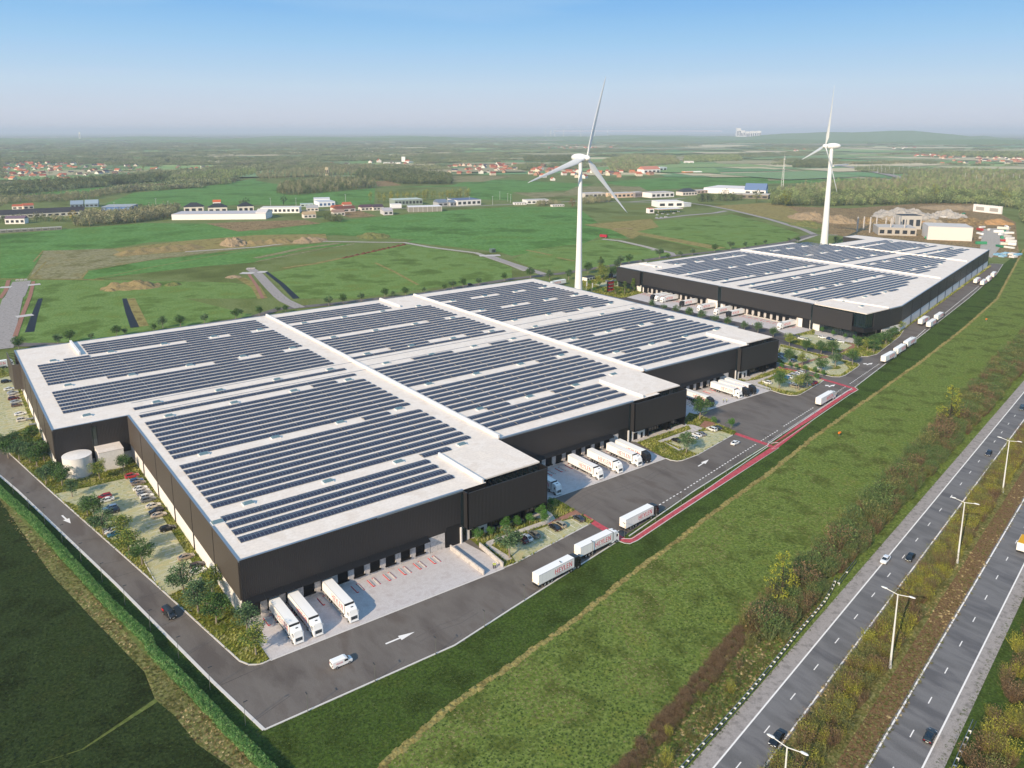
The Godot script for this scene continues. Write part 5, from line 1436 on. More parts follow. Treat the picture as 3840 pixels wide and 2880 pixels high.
# a broadleaved tree 7 m tall: trunk with limbs, and a crown of leaf clumps
func make_tree(kind: String, variant: int) -> Node3D:
	var key := "tree%s%d" % [kind, variant]
	if protos.has(key): return protos[key]
	var cols: Array = {"green": [lin("3f5c34"), lin("4f6d3c"), lin("5f7c46"), lin("35502f")], "grey": [lin("5a7350"), lin("4b6648"), lin("6a8159"), lin("3e583c")], "yellow": [lin("4c6636"), lin("5c7540"), lin("7f8c48"), lin("a3a24e")], "sapling": [lin("4f7a3a"), lin("5f8a44"), lin("42682f")], "fir": [lin("3c5a2e"), lin("56702f"), lin("7c8a40")]}[kind]
	var t := Node3D.new()
	var tall := kind == "fir"
	var H := 7.0
	var s := st()
	var trunk_top := Vector3(rr(-0.2, 0.2), H * 0.62, rr(-0.2, 0.2))
	tube(s, Vector3.ZERO, trunk_top * 0.5, 0.17, 0.13, 6)
	tube(s, trunk_top * 0.5, trunk_top, 0.13, 0.05, 6)
	var L := Leaves.new()
	var clumps := []
	for k in (46 if not tall else 34):
		var p: Vector3
		if tall:
			var h := pow(rng.randf(), 0.8)
			p = Vector3(0, lerpf(0.7, H - 0.3, h), 0) + Vector3(1, 0, 0).rotated(Vector3.UP, rr(0, TAU)) * lerpf(1.55, 0.15, h) * rr(0.5, 1.0)
		else:
			var d := rdir()
			p = Vector3(0, H * 0.61, 0) + d * Vector3(2.55, 2.35, 2.55) * pow(rng.randf(), 0.4) * (0.85 + 0.25 * sin(d.x * 3.0 + variant) * cos(d.z * 4.0 + variant))
			p.x *= 1.0 - 0.28 * clampf((p.y - H * 0.62) / 2.6, 0.0, 1.0)
			p.z *= 1.0 - 0.28 * clampf((p.y - H * 0.62) / 2.6, 0.0, 1.0)
		clumps.append(p)
		if k % 3 == 0: limb(s, Vector3(trunk_top.x * 0.7, minf(p.y - 0.6, trunk_top.y * rr(0.6, 1.0)), trunk_top.z * 0.7), p, 0.06, 4)
	for p in clumps:
		var r := rr(0.55, 0.95) * (0.75 if tall else 1.0)
		var tone := rr(0.75, 1.2)
		var n := 52
		for k in n:
			var d := rdir()
			var q: Vector3 = p + d * r * pow(rng.randf(), 0.45) * Vector3(1.1, 0.75, 1.1)
			leaf(L, q, (d + Vector3(0, 0.35, 0)), rr(0.2, 0.36), pick(cols) * tone)
	obj("trunk", done(s, hexmat("8a8074", 0.9)), t)
	obj("crown", L.mesh(leaf_mat()), t)
	protos[key] = t
	return t

func tree(kind: String, p: Vector2, h: float, label: String, group := "", wide := 1.0) -> void:
	var v := rng.randi() % (3 if kind in ["green", "grey"] else 2)
	var o := place(make_tree(kind, v), "young_tree" if kind == "sapling" else "conical_tree" if kind == "fir" else "broadleaved_tree")
	o.position = V3(p, 0.1)
	o.rotation.y = rr(0, TAU)
	o.scale = Vector3(h / 7.0 * wide * 1.2, h / 7.0 * 1.1, h / 7.0 * wide * 1.2)
	tag(o, label, "tree", group)

func trees() -> void:
	var g := "trees in the bed between perimeter road and car park"
	var pts := [V(13.5,-341.3), V(14.6,-335), V(17.6,-329.5), V(17.1,-342), V(19.8,-334.5), V(23.6,-346.9), V(20.6,-325.4), V(22.2,-319.7), V(25.1,-324), V(22.9,-301.1), V(25.6,-303.8), V(27.2,-296.5), V(30.4,-266.9), V(31.7,-263.5), V(32.2,-250.2), V(36.3,-244.8), V(36,-233.3), V(37.7,-225.2)]
	var kinds := ["grey", "green", "grey", "grey", "green", "green", "grey", "green", "green", "grey", "green", "green", "grey", "green", "grey", "yellow", "yellow", "green"]
	for i in pts.size(): tree(kinds[i], pts[i], rr(6.6, 8.2), "%s roadside tree from the left between perimeter road and gable" % ORD[i], g, 1.1)
	tree("yellow", V(38.5,-293.9), 7.2, "slender tree standing right before the white tank")
	tree("green", V(46.7,-296.4), 6.6, "dense tree at the right edge of the white plant box")
	tree("grey", V(28.6,-284.7), 6.4, "grey green tree on the corner of the car park below the tank")
	tree("grey", V(43.2,-203.3), 8.6, "broad open tree at the car park's road end", "", 1.15)
	tree("grey", V(43.8,-192.1), 8.8, "broad tree with pale trunk beside the perimeter road", "", 1.15)
	tree("yellow", V(49.3,-199.1), 7.6, "yellow flecked tree close to the gable's concrete base")
	tree("green", V(46.2,-185.1), 8.2, "dark tree in the grass bed nearest the black van", "", 1.1)
	tree("grey", V(51.1,-176.9), 7.6, "blue green round tree at the building corner by the docks", "", 1.1)
	tree("yellow", V(50,-167.3), 7.6, "tree with yellow flowers at the tip of the corner bed")
	tree("grey", V(123.1,-166.5), 9.0, "large tree in the near office forecourt", "", 1.1)
	g = "saplings on the near office forecourt"
	var j := 0
	for r in [[V(121.1,-179.7), 4.2], [V(125.6,-179.8), 3.2], [V(130.8,-179.4), 4.6], [V(135.4,-179.5), 3.6], [V(139.9,-178.7), 3.6], [V(144.9,-179.3), 4.8], [V(143.2,-175.2), 4.4], [V(152.1,-183.1), 3.4]]:
		tree("sapling", r[0], r[1], "%s young tree from the left before the near office windows" % ORD[j], g)
		j += 1
	tree("green", V(253.6,-207.5), 10.5, "tall tree shading the black cab at the third dock front")
	tree("grey", V(222,-187.2), 8.2, "tree beside the planted corner of the middle forecourt")
	tree("sapling", V(254,-200.2), 3.4, "young tree where the middle forecourt's brick path meets the yard")
	tree("sapling", V(255.6,-192.8), 4.4, "lone young tree in the strip beside the short red crossing")
	for r in [["green", V(354.3,-233.1), 9.0, "tallest tree left in the car park between the warehouses"], ["yellow", V(386.7,-255), 7.6, "yellow flecked tree on the round kerb by the dark road"], ["green", V(382.7,-241.6), 7.8, "tree on the strip's left third beside the dark road"], ["green", V(385,-234.1), 8.0, "tree on the strip above the brick path"], ["green", V(388.4,-229.4), 9.0, "paired tree by the dark road behind the traffic island"], ["yellow", V(357,-227.1), 7.2, "pale flowering tree beside the brick path in the middle car park"], ["green", V(355.4,-215.2), 8.0, "tree nearest the cycle path in the middle car park"], ["grey", V(369.5,-215.9), 8.2, "tree on the horseshoe island of the middle car park"], ["green", V(380.9,-213.2), 8.6, "tree at the pointed end of the middle car park"], ["green", V(315.4,-211.8), 9.0, "big tree left on the third forecourt"], ["yellow", V(321.3,-205.2), 8.0, "yellow flowering tree over the parked cars on the third forecourt"], ["grey", V(327.1,-204.7), 7.6, "tree over the red cars on the third forecourt"]]: tree(r[0], r[1], r[2], r[3])
	g = "saplings along the road between the forecourts"
	j = 0
	for r in [[V(344.1,-230.4), 3.4], [V(349.9,-229.3), 3.2], [V(348.3,-224.8), 3.4], [V(349.4,-220.2), 3.6], [V(351,-216), 3.6], [V(342,-209.2), 3.6], [V(350,-210.8), 3.2]]:
		tree("sapling", r[0], r[1], "%s young tree from the left along the cycle path's approach" % ORD[j], g)
		j += 1
	g = "saplings before the second warehouse's offices"
	j = 0
	for r in [[V(429,-261.4), 3.4], [V(425.8,-251.8), 3.6], [V(425.5,-244.2), 3.2], [V(427.4,-239.5), 3.0]]:
		tree("sapling", r[0], r[1], "%s young tree from the left under the second warehouse's office windows" % ORD[j], g)
		j += 1
	g = "trees in the corner planting of the second warehouse"
	j = 0
	for p in [V(413.9,-229.5), V(413.2,-223.3), V(412.1,-218.9), V(421.4,-226.1), V(426.6,-225.4), V(438.5,-229.1), V(434.9,-224.4), V(447.9,-228.7), V(456.7,-231), V(469.9,-235.1)]:
		tree("green" if j != 1 and j != 9 else "yellow", p, rr(5.6, 7.4), "%s tree from the left in the corner planting by the glazed prow" % ORD[j], g, 1.1)
		j += 1
	g = "row of trees between the two warehouses"
	j = 0
	for p in [V(397.1,-369.6), V(397.4,-358.9), V(396.4,-347.3), V(395.1,-335.2), V(394.2,-323.8), V(395.5,-314.3), V(396.1,-304.6), V(396.6,-292.4), V(397.4,-283.2), V(397,-272)]:
		tree("grey" if j % 3 else "green", p + V(-1.5, 0), [6.0, 5.0, 6.4, 7.4, 7.6, 6.2, 6.4, 6.0, 7.2, 6.4][j], "%s tree from the left in the row between the warehouses" % ORD[j], g)
		j += 1
	g = "trees around the sign tower"
	for r in [["green", V(451.2,-497.2), 8.5, "round tree just right of the nearer turbine's mast"], ["fir", V(481,-513.3), 9.0, "tall slim tree behind the small white cabin"], ["yellow", V(441.7,-469), 13.0, "tallest slim tree right of the small white cabin"], ["green", V(457,-472.3), 9.5, "bushy tree at the second warehouse's left corner"], ["grey", V(489.3,-501.5), 8.0, "tree behind the second warehouse's left corner"], ["fir", V(409.1,-419.9), 9.5, "conical tree just right of the sign tower"], ["fir", V(415.4,-416.5), 9.0, "conical tree before the left office windows of the second warehouse"], ["fir", V(427.6,-419.7), 9.0, "conical tree closest to the second warehouse's docks"], ["sapling", V(418.8,-459.5), 3.6, "small bush beside the flag pole near the turbine foot"], ["sapling", V(402.2,-435.8), 3.8, "small bush close to the roof edge before the sign tower"], ["sapling", V(420.6,-450.2), 3.6, "small bush left of the sign tower"], ["sapling", V(405.5,-429.3), 3.6, "small bush just below the sign tower on the left"]]: tree(r[0], r[1], r[2], r[3], g)
	g = "trees along the back road"
	j = 0
	for p in [V(33.8,-506.8), V(52.8,-505.8), V(59.3,-508.5), V(70.1,-506.3), V(83.8,-507), V(88.2,-506.8), V(104.6,-507.2), V(110.9,-511.5), V(120.3,-508.1), V(135.3,-509), V(154.6,-507.6), V(160.8,-516.1), V(170.4,-508.9), V(183.8,-510.9), V(188.3,-509.2), V(219.5,-508.9), V(230.3,-508.8), V(244.5,-509.4), V(264.5,-511.5), V(270.7,-510.5), V(279.5,-508.1), V(296.3,-508.9), V(313.8,-508), V(321.2,-508.2), V(330.9,-508.4), V(346,-508.9), V(372.9,-511.5)]:
		tree(["green", "grey", "green", "grey"][j % 4], p, [8.0, 6.5, 7.5, 4.5, 7.0, 4.5, 5.0, 7.5][j % 8], "%s tree from the left in the row along the back road" % ORD[j], g)
		j += 1
	j = 0
	g = "trees along the back road behind the second warehouse"
	for p in [V(398.6,-509.8), V(404.8,-492.2), V(418.3,-484.1), V(452.6,-498.8), V(479.5,-511.7), V(440.4,-467.6), V(454.5,-470.1), V(486.9,-498.7), V(505.9,-513.1), V(516.9,-513.7), V(530.5,-509.3), V(562.2,-517.9), V(565.8,-510.9), V(583.7,-510.8), V(601.6,-511.1), V(637.1,-513), V(666.5,-516), V(685.3,-512.3), V(704.7,-513.7), V(720,-513.1), V(764.2,-514), V(763.8,-502.8), V(787.1,-470.9)]:
		tree(["green", "grey", "grey"][j % 3], p, [9.5, 8.5, 9.0, 10.0, 9.0, 5.0, 9.0, 8.5, 9.0, 9.0, 4.0, 10.5, 5.0, 6.5, 7.0, 8.5, 9.0, 6.5, 4.0, 6.0, 4.5, 7.0, 9.0][j], "%s tree from the left along the road behind the second warehouse" % ORD[j], g)
		j += 1
	hedge()
	bed_plants()
	grasses()
	motorway_belt()

func scatter(poly: PackedVector2Array, step: float, skip: Callable) -> Array:
	var lo := poly[0]
	var hi := poly[0]
	for p in poly:
		lo = lo.min(p)
		hi = hi.max(p)
	var out := []
	var nx := int((hi.x - lo.x) / step)
	var nz := int((hi.y - lo.y) / step)
	for i in nx:
		for j in nz:
			var p := lo + V(i + rng.randf(), j + rng.randf()) * step
			if Geometry2D.is_point_in_polygon(p, poly) and not skip.call(p): out.append(p)
	return out

func blade_tuft(n: int, spread: float, h: float, w: float, cols: Array) -> ArrayMesh:
	var L := Leaves.new()
	for k in n:
		var a := rr(0, TAU)
		var d := Vector3(cos(a), 0, sin(a))
		var base := d * rr(0, spread * 0.35)
		var tip := base + d * rr(0.3, 1.0) * spread + Vector3(0, h * rr(0.55, 1.0), 0)
		var side := d.cross(Vector3.UP) * w
		L.tri(base - side, base + side, tip, pick(cols))
	return L.mesh(leaf_mat())

func hedge() -> void:
	var t := thing("clipped_hedge", "long clipped green hedge running beside the perimeter road", "hedge", V3(V(30.5,-183.6)))
	shift[t] = t.position
	var pts := [V(4.5,-331.2), V(9.5,-302.9), V(16.2,-270.8), V(21.7,-237.4), V(26.4,-209), V(31.1,-186.2), V(30.5,-183.6), V(34.4,-163.6), V(37,-148), V(39.3,-136.4), V(41, -125)]
	var s := st()
	band(s, pts, 1.5, 0.0, 1.5)
	obj("branches", done(s, hexmat("3c4a2a", 0.95)), t)
	var cols := [lin("5f8a4c"), lin("6f9a5a"), lin("527c44"), lin("86a468"), lin("46703c")]
	var L := Leaves.new()
	for k in 40: leaf(L, rdir() * 0.22, Vector3(0, 0.6, 0) + rdir(), rr(0.12, 0.2), Color(1, 1, 1) * rr(0.8, 1.15))
	var clump := L.mesh(leaf_mat())
	var where := []
	var tints := []
	for i in pts.size() - 1:
		var d: Vector2 = pts[i + 1] - pts[i]
		for k in int(d.length() * 46.0):
			var across := rr(-1, 1)
			var top := rng.randf() < 0.6
			var o := across * 0.85 if top else signf(across) * rr(0.75, 0.95)
			var p: Vector2 = pts[i] + d * rng.randf() + d.normalized().orthogonal() * o
			where.append(Transform3D(Basis(rdir(), rr(0, TAU)).scaled(Vector3.ONE * rr(0.8, 1.3)), V3(p, rr(1.45, 1.75) if top else rr(0.15, 1.5))))
			tints.append(pick(cols))
	multi("foliage", clump, where, tints, t)

func bed_plants() -> void:
	var homes := [ccw([V(52, -182), V(52, -308.6), V(27.4, -308.6), V(27.4, -437), V(149, -437), V(149, -208), V(117, -184), V(117, -182)]), ccw([V(117, -182), V(147, -183.5), V(149, -208), V(212, -208), V(244, -209.5), V(246, -233), V(311, -233), V(343, -234.6), V(345, -437), V(149, -437), V(149, -208)]), ccw([V(431, -440), V(431, -237), V(470, -235), V(760, -307), V(760, -440)])]
	var skip := func(p: Vector2) -> bool:
		for b in blocks + homes:
			if Geometry2D.is_point_in_polygon(p, b): return true
		return false
	var white := [Color(1, 1, 1)]
	var grass := [blade_tuft(26, 0.65, 0.75, 0.035, white), blade_tuft(26, 0.5, 1.0, 0.03, white)]
	var flower := Leaves.new()
	for k in 14:
		var p := Vector3(rr(-0.5, 0.5), rr(0.3, 0.7), rr(-0.5, 0.5))
		leaf(flower, p, Vector3.UP, 0.12, Color(1, 1, 1))
	var bloom := flower.mesh(leaf_mat())
	var cols := [lin("8c923c"), lin("a0a24e"), lin("757f34"), lin("b9b56c"), lin("5e6c2c"), lin("8a9448")]
	var where_named := ["along the gable and perimeter road", "on the near office forecourt", "on the middle office forecourt", "on the third forecourt", "around the car park between the warehouses", "on the horseshoe island", "before the second warehouse", "along the angled wall"]
	var n := FastNoiseLite.new()
	n.seed = 77
	n.frequency = 0.11
	for i in beds.size():
		var a := []
		var ac := []
		var b := []
		var bc := []
		for p in scatter(beds[i], 0.8, skip):
			var m := n.get_noise_2d(p.x, p.y)
			var x := Transform3D(Basis(Vector3.UP, rr(0, TAU)).scaled(Vector3.ONE * rr(0.6, 1.15)), V3(p, 0.14))
			a.append(x)
			ac.append(pick(cols).lerp(lin("c4bf7c"), clampf(m * 2.0, 0.0, 0.8)).lerp(lin("4c6a2c"), clampf(-m * 1.6, 0.0, 0.7)))
			if rng.randf() < 0.14:
				b.append(x)
				bc.append([lin("b9a5c8"), lin("e4e0d8"), lin("9a84b0"), lin("d6c8a0")][rng.randi() % 4])
		var l: String = where_named[mini(i, where_named.size() - 1)]
		if a.size() > 4: tag(multi("ornamental_grass", grass[i % 2], a, ac), "yellow green ornamental grass in the bed " + l, "grass")
		if b.size() > 2: tag(multi("wildflowers", bloom, b, bc), "small pale and purple flowers in the bed " + l, "flowers")
	# the green round the sign tower
	var plot := ccw([V(409.2,-456.3), V(432.4,-482.4), V(458.1,-483.3), V(450.8,-459), V(435.3,-439.8), V(437.5,-423.6), V(429.8,-411.2), V(408.3,-406.8), V(402.3,-407.9), V(400.3,-434.5)])
	sheet("planting_bed", plot, 0.1, M.soil)
	sheet("car_park", [V(434,-459), V(453.7,-463.3), V(437,-441.5), V(430,-440.8), V(420.1,-448.1), V(422.2,-458.5)], 0.17, M.pavers)
	var a := []
	var ac := []
	for p in scatter(plot, 1.0, skip):
		a.append(Transform3D(Basis(Vector3.UP, rr(0, TAU)).scaled(Vector3.ONE * rr(0.7, 1.3)), V3(p, 0.12)))
		ac.append(pick(cols))
	tag(multi("ornamental_grass", grass[0], a, ac), "yellow green ornamental grass round the foot of the sign tower", "grass")

func grasses() -> void:
	var short := blade_tuft(9, 0.3, 0.1, 0.06, [Color(1, 1, 1), Color(0.85, 0.85, 0.85)])
	var long := blade_tuft(14, 0.45, 0.3, 0.05, [Color(1, 1, 1), Color(0.85, 0.85, 0.85)])
	var n := FastNoiseLite.new()
	n.seed = 31
	n.frequency = 0.035
	n.fractal_octaves = 4
	var green := [lin("3f5226"), lin("4e6230"), lin("5d6f38"), lin("6d7a45")]
	var dark := [lin("1f2c15"), lin("2a391c"), lin("364723"), lin("40502a")]
	var dry := [lin("8c7c54"), lin("a39066"), lin("6f6242"), lin("5c5530"), lin("b8a67c")]
	var names_ := {"meadow": "rough green grass of the wide meadow beside the motorway", "verge": "mown grass of a verge", "rough_grass": "tall dry grass and weeds", "field": "dark grass of the field in the near left corner"}
	var count := {}
	for l in lawns:
		var poly: PackedVector2Array = l[1]
		var where := []
		var tints := []
		var step := 0.75
		var clip := Geometry2D.intersect_polygons(poly, PackedVector2Array([V(-20, -330), V(420, -330), V(420, -30), V(-20, -30)]))
		if clip.is_empty(): continue
		for c in clip:
			for p in scatter(c, step, func(p: Vector2) -> bool: return p.y < -60.0 - 1.6 * p.x - 260.0 or rng.randf() < clampf((p.length() - 150.0) / 220.0, 0.0, 0.9)):
				var m := n.get_noise_2d(p.x, p.y)
				where.append(Transform3D(Basis(Vector3.UP, rr(0, TAU)).scaled(Vector3.ONE * rr(0.7, 1.5)), V3(p, 0.02)))
				var pal: Array = dry if l[0] == "rough_grass" else (dark if l[0] == "field" else green)
				var col := pick(pal)
				if l[0] == "meadow":
					if m > 0.12 or rng.randf() < 0.06: col = col.lerp(pick(dry), 0.45)
					if m < -0.2: col = col.lerp(lin("33481f"), 0.5)
				elif l[0] == "verge": col = col.lerp(lin("33461e"), 0.55)
				elif l[0] == "rough_grass" and m < 0.0: col = col.lerp(lin("53602f"), 0.6)
				tints.append(col)
		if where.size() < 50: continue
		count[l[0]] = count.get(l[0], 0) + 1
		var text: String = names_.get(l[0], "grass")
		tag(multi("grass", long if l[0] == "rough_grass" else short, where, tints), text + ("" if count[l[0]] == 1 else ", %s patch" % ORD[count[l[0]] - 1]), "grass")

# thicket shrubs: many stems fanning out of one stool, with twigs and a haze of buds
func make_shrub(kind: String, variant: int) -> Node3D:
	var key := "shrub%s%d" % [kind, variant]
	if protos.has(key): return protos[key]
	var wood: Array = {"olive": [lin("6b6840"), lin("7d7a4a"), lin("59583a")], "brown": [lin("6a5642"), lin("7d6850"), lin("54473a")], "willow": [lin("8e8a42"), lin("a5a04e"), lin("77763a")], "green": [lin("6c7650"), lin("5c6a40"), lin("7c845a")]}[kind]
	var buds: Array = {"olive": [lin("626e40"), lin("747a4a"), lin("868454")], "brown": [lin("7a6650"), lin("8c7458"), lin("665844")], "willow": [lin("98963c"), lin("a8a648"), lin("6f7434")], "green": [lin("4a5e38"), lin("586e40"), lin("687c48")]}[kind]
	var t := Node3D.new()
	var L := Leaves.new()
	for k in 60:
		var a := rr(0, TAU)
		var lean := pow(rng.randf(), 0.7) * 0.62
		var d := Vector3(cos(a) * lean, 1, sin(a) * lean).normalized()
		var p := Vector3(cos(a), 0, sin(a)) * rr(0.0, 0.6)
		var len := rr(2.2, 4.4)
		var col := pick(wood)
		var w := d.cross(rdir()).normalized() * rr(0.025, 0.05)
		var m := p + d * len * 0.5 + rdir() * 0.15
		var e := p + d * len + rdir() * 0.3
		L.tri(p - w, p + w, m, col)
		L.tri(m - w * 0.8, m + w * 0.8, e, col)
		for j in 5:
			var q := p.lerp(e, rr(0.35, 0.95))
			var f := q + (d + rdir() * 0.8).normalized() * rr(0.4, 0.9)
			var u := d.cross(rdir()).normalized() * 0.02
			L.tri(q - u, q + u, f, col * 0.9)
	var stems := L.mesh(leaf_mat())
	L = Leaves.new()
	for k in (700 if kind == "green" else 420):
		var a := rr(0, TAU)
		var h := pow(rng.randf(), 0.7)
		var r := (0.35 + 0.95 * sqrt(h)) * sqrt(rng.randf()) * 1.25
		leaf(L, Vector3(cos(a) * r, 0.2 + h * 3.7, sin(a) * r), Vector3(cos(a), 0.8, sin(a)), rr(0.13, 0.26), pick(buds))
	obj("stems", stems, t)
	obj("foliage", L.mesh(leaf_mat()), t)
	protos[key] = t
	return t

func shrub(kind: String, p: Vector2, h: float, label: String, group: String, wide := 1.0) -> void:
	var v := rng.randi() % 2
	var o := place(make_shrub(kind, v), "thicket_shrub")
	o.position = V3(p)
	o.rotation.y = rr(0, TAU)
	o.scale = Vector3(h / 4.2 * wide, h / 4.2, h / 4.2 * wide)
	tag(o, label, "shrub", group)

# a tall tree just coming into leaf: real branches, thin yellow green foliage
func make_spring_tree(variant: int) -> Node3D:
	var key := "spring%d" % variant
	if protos.has(key): return protos[key]
	var t := Node3D.new()
	var s := st()
	var L := Leaves.new()
	var cols := [lin("8c9434"), lin("a3a63c"), lin("747c2c"), lin("b4b048")]
	var top := Vector3(rr(-0.6, 0.6), 14.0, rr(-0.6, 0.6))
	tube(s, Vector3.ZERO, top * 0.5, 0.24, 0.15, 6)
	tube(s, top * 0.5, top, 0.15, 0.03, 5)
	for k in 46:
		var h := rr(0.16, 0.97)
		var a := k * 2.4 + rr(-0.4, 0.4)
		var reach := (1.0 - h) * 4.6 + 0.7
		var b := top * h
		var e := b + Vector3(cos(a) * reach, reach * 0.55, sin(a) * reach)
		limb(s, b, e, 0.07 * (1.15 - h), 4)
		for j in 8:
			var q := b.lerp(e, rr(0.35, 1.0))
			var f := q + (Vector3(cos(a), 0.5, sin(a)) + rdir() * 0.9).normalized() * rr(0.5, 1.1)
			tube(s, q, f, 0.02, 0.0, 3)
			for i in 6: leaf(L, q.lerp(f, rr(0.5, 1.1)) + rdir() * 0.15, Vector3.UP + rdir(), rr(0.16, 0.3), pick(cols))
	obj("trunk", done(s, hexmat("3d382f", 0.95)), t)
	obj("foliage", L.mesh(leaf_mat()), t)
	protos[key] = t
	return t

func spring_tree(p: Vector2, h: float, label: String) -> void:
	var v := rng.randi() % 2
	var o := place(make_spring_tree(v), "spring_tree")
	o.position = V3(p)
	o.rotation.y = rr(0, TAU)
	o.scale = Vector3.ONE * h / 14.0
	tag(o, label, "tree")

func motorway_belt() -> void:
	spring_tree(V(329.6,-140.4), 17.0, "tall yellow green tree standing over the motorway thicket on the right")
	spring_tree(V(165.1,-105.8), 14.5, "yellow green tree at the guard rail by the motorway thicket")
	var g := "shrubs of the thicket along the motorway"
	var xs := 150.0
	while xs < 620.0:
		var far := clampf((xs - 150.0) / 300.0, 0.0, 1.0)
		for k in 3:
			var off := -10.5 - rng.randf() * lerpf(7.0, 12.0, far)
			var p := MW(xs + rr(-1.5, 1.5), off)
			var mid := off < -12.5
			shrub(["green", "green", "green", "olive", "brown"][rng.randi() % 5] if mid else ["brown", "olive", "green"][rng.randi() % 3], p, rr(5.0, 8.4) if mid else rr(3.0, 5.2), "bare and green thicket shrub between meadow and motorway", g, rr(0.95, 1.3))
		xs += rr(7.0, 9.0) if xs < 330.0 else rr(11.0, 14.0)
	g = "low shrubs near the guard rail"
	for r in [["willow", V(102.2,-87.5), 3.6, "bright yellow stemmed shrub at the bottom edge near the guard rail"], ["willow", V(128.7,-93), 3.0, "yellow stemmed shrub midway along the guard rail"], ["willow", V(108.1,-92.3), 2.6, "small yellow stemmed shrub in the dry weeds by the guard rail"], ["brown", V(136.6,-97), 2.2, "rust brown shrub above the start of the guard rail"], ["olive", V(144.9,-100), 4.2, "pale bare shrub beside the thicket's near end"], ["brown", V(107.7,-87.4), 1.6, "low brown bramble near the bottom of the frame by the rail"]]: shrub(r[0], r[1], r[2], r[3], "")
	g = "bare shrubs on the motorway's central reserve"
	xs = 84.0
	while xs < 330.0:
		for k in 2: shrub(["willow", "olive", "brown", "olive"][rng.randi() % 4], MW(xs + rr(-1.2, 1.2), rr(6.4, 11.6)), rr(2.6, 4.4), "bare olive shrub in the planted central reserve", g, rr(0.8, 1.1))
		xs += rr(4.6, 6.2)
	g = "brown shrubs right of the motorway"
	xs = 142.0
	while xs < 290.0:
		for k in 2: shrub(["brown", "olive", "brown"][rng.randi() % 3], MW(xs + rr(-2, 2), rr(36.0, 48.0)), rr(3.0, 5.0), "brown shrub on the bank right of the motorway", g, 1.2)
		xs += rr(6.0, 8.0)
	# what fills the thickets between the shrubs that stand out
	undergrowth("dense undergrowth of the thicket between meadow and motorway", 152.0, 700.0, -20.0, -9.8, 1.9, ["green", "green", "green", "olive", "brown"], 2.8, 5.2)
	var where := []
	var where2 := []
	var proto := make_shrub("brown", 0)
	for k in 420:
		var u := rng.randf()
		where.append(Transform3D(Basis(Vector3.UP, rr(0, TAU)).scaled(Vector3(1.2, 0.7, 1.2) * rr(0.25, 0.5)), V3(V(92, -90.5).lerp(V(158, -107), u) + V(rr(-1, 1), rr(-1.9, 1.9)))))
		if k % 2: where2.append(Transform3D(Basis(Vector3.UP, rr(0, TAU)).scaled(Vector3.ONE * rr(0.15, 0.42)), V3(MW(rr(96, 176), rr(-16, -8.8)))))
	tag(multi("bramble_strip", (proto.get_node("stems") as MeshInstance3D).mesh, where, []), "brown dead bramble strip between meadow and guard rail", "undergrowth")
	tag(multi("bramble_strip", (proto.get_node("foliage") as MeshInstance3D).mesh, where, []), "withered leaves of the bramble strip by the guard rail", "undergrowth")
	tag(multi("tall_weeds", (make_shrub("olive", 0).get_node("stems") as MeshInstance3D).mesh, where2, []), "tall dry weeds along the guard rail", "undergrowth")
	undergrowth("dense undergrowth of the planted central reserve", 80.0, 700.0, 6.0, 12.4, 1.7, ["olive", "willow", "brown"], 2.4, 4.4)
	undergrowth("brown scrub on the bank right of the motorway", 138.0, 420.0, 33.0, 62.0, 2.6, ["brown", "olive", "willow"], 2.6, 5.0)

func undergrowth(label: String, x0: float, x1: float, o0: float, o1: float, step: float, kinds: Array, h0: float, h1: float) -> void:
	for i in kinds.size():
		var proto := make_shrub(kinds[i], 1)
		var where := []
		var x := x0
		while x < x1:
			var wide := lerpf(1.0, 1.5, clampf((x - 180.0) / 300.0, 0.0, 1.0)) if o0 < 0.0 else 1.0
			var n := int((o1 - o0) * wide / step / kinds.size() + rng.randf())
			for k in n:
				var off := rr(o0, o1) if wide == 1.0 else o1 - rng.randf() * (o1 - o0) * wide
				where.append(Transform3D(Basis(Vector3.UP, rr(0, TAU)).scaled(Vector3(1.1, 1, 1.1) * rr(h0, h1) / 4.2), V3(MW(x + rr(-2, 2), off))))
			x += step
		for part in ["stems", "foliage"]:
			var o := multi("scrub_" + part, (proto.get_node(part) as MeshInstance3D).mesh, where, [])
			tag(o, "%s of the %s" % [["twigs", "leaves"][int(part == "foliage")], label] if i == 0 else "%s %s of the %s" % [["", "lush", "rank", "olive", "dry"][mini(i, 4)], ["twigs", "leaves"][int(part == "foliage")], label], "undergrowth")
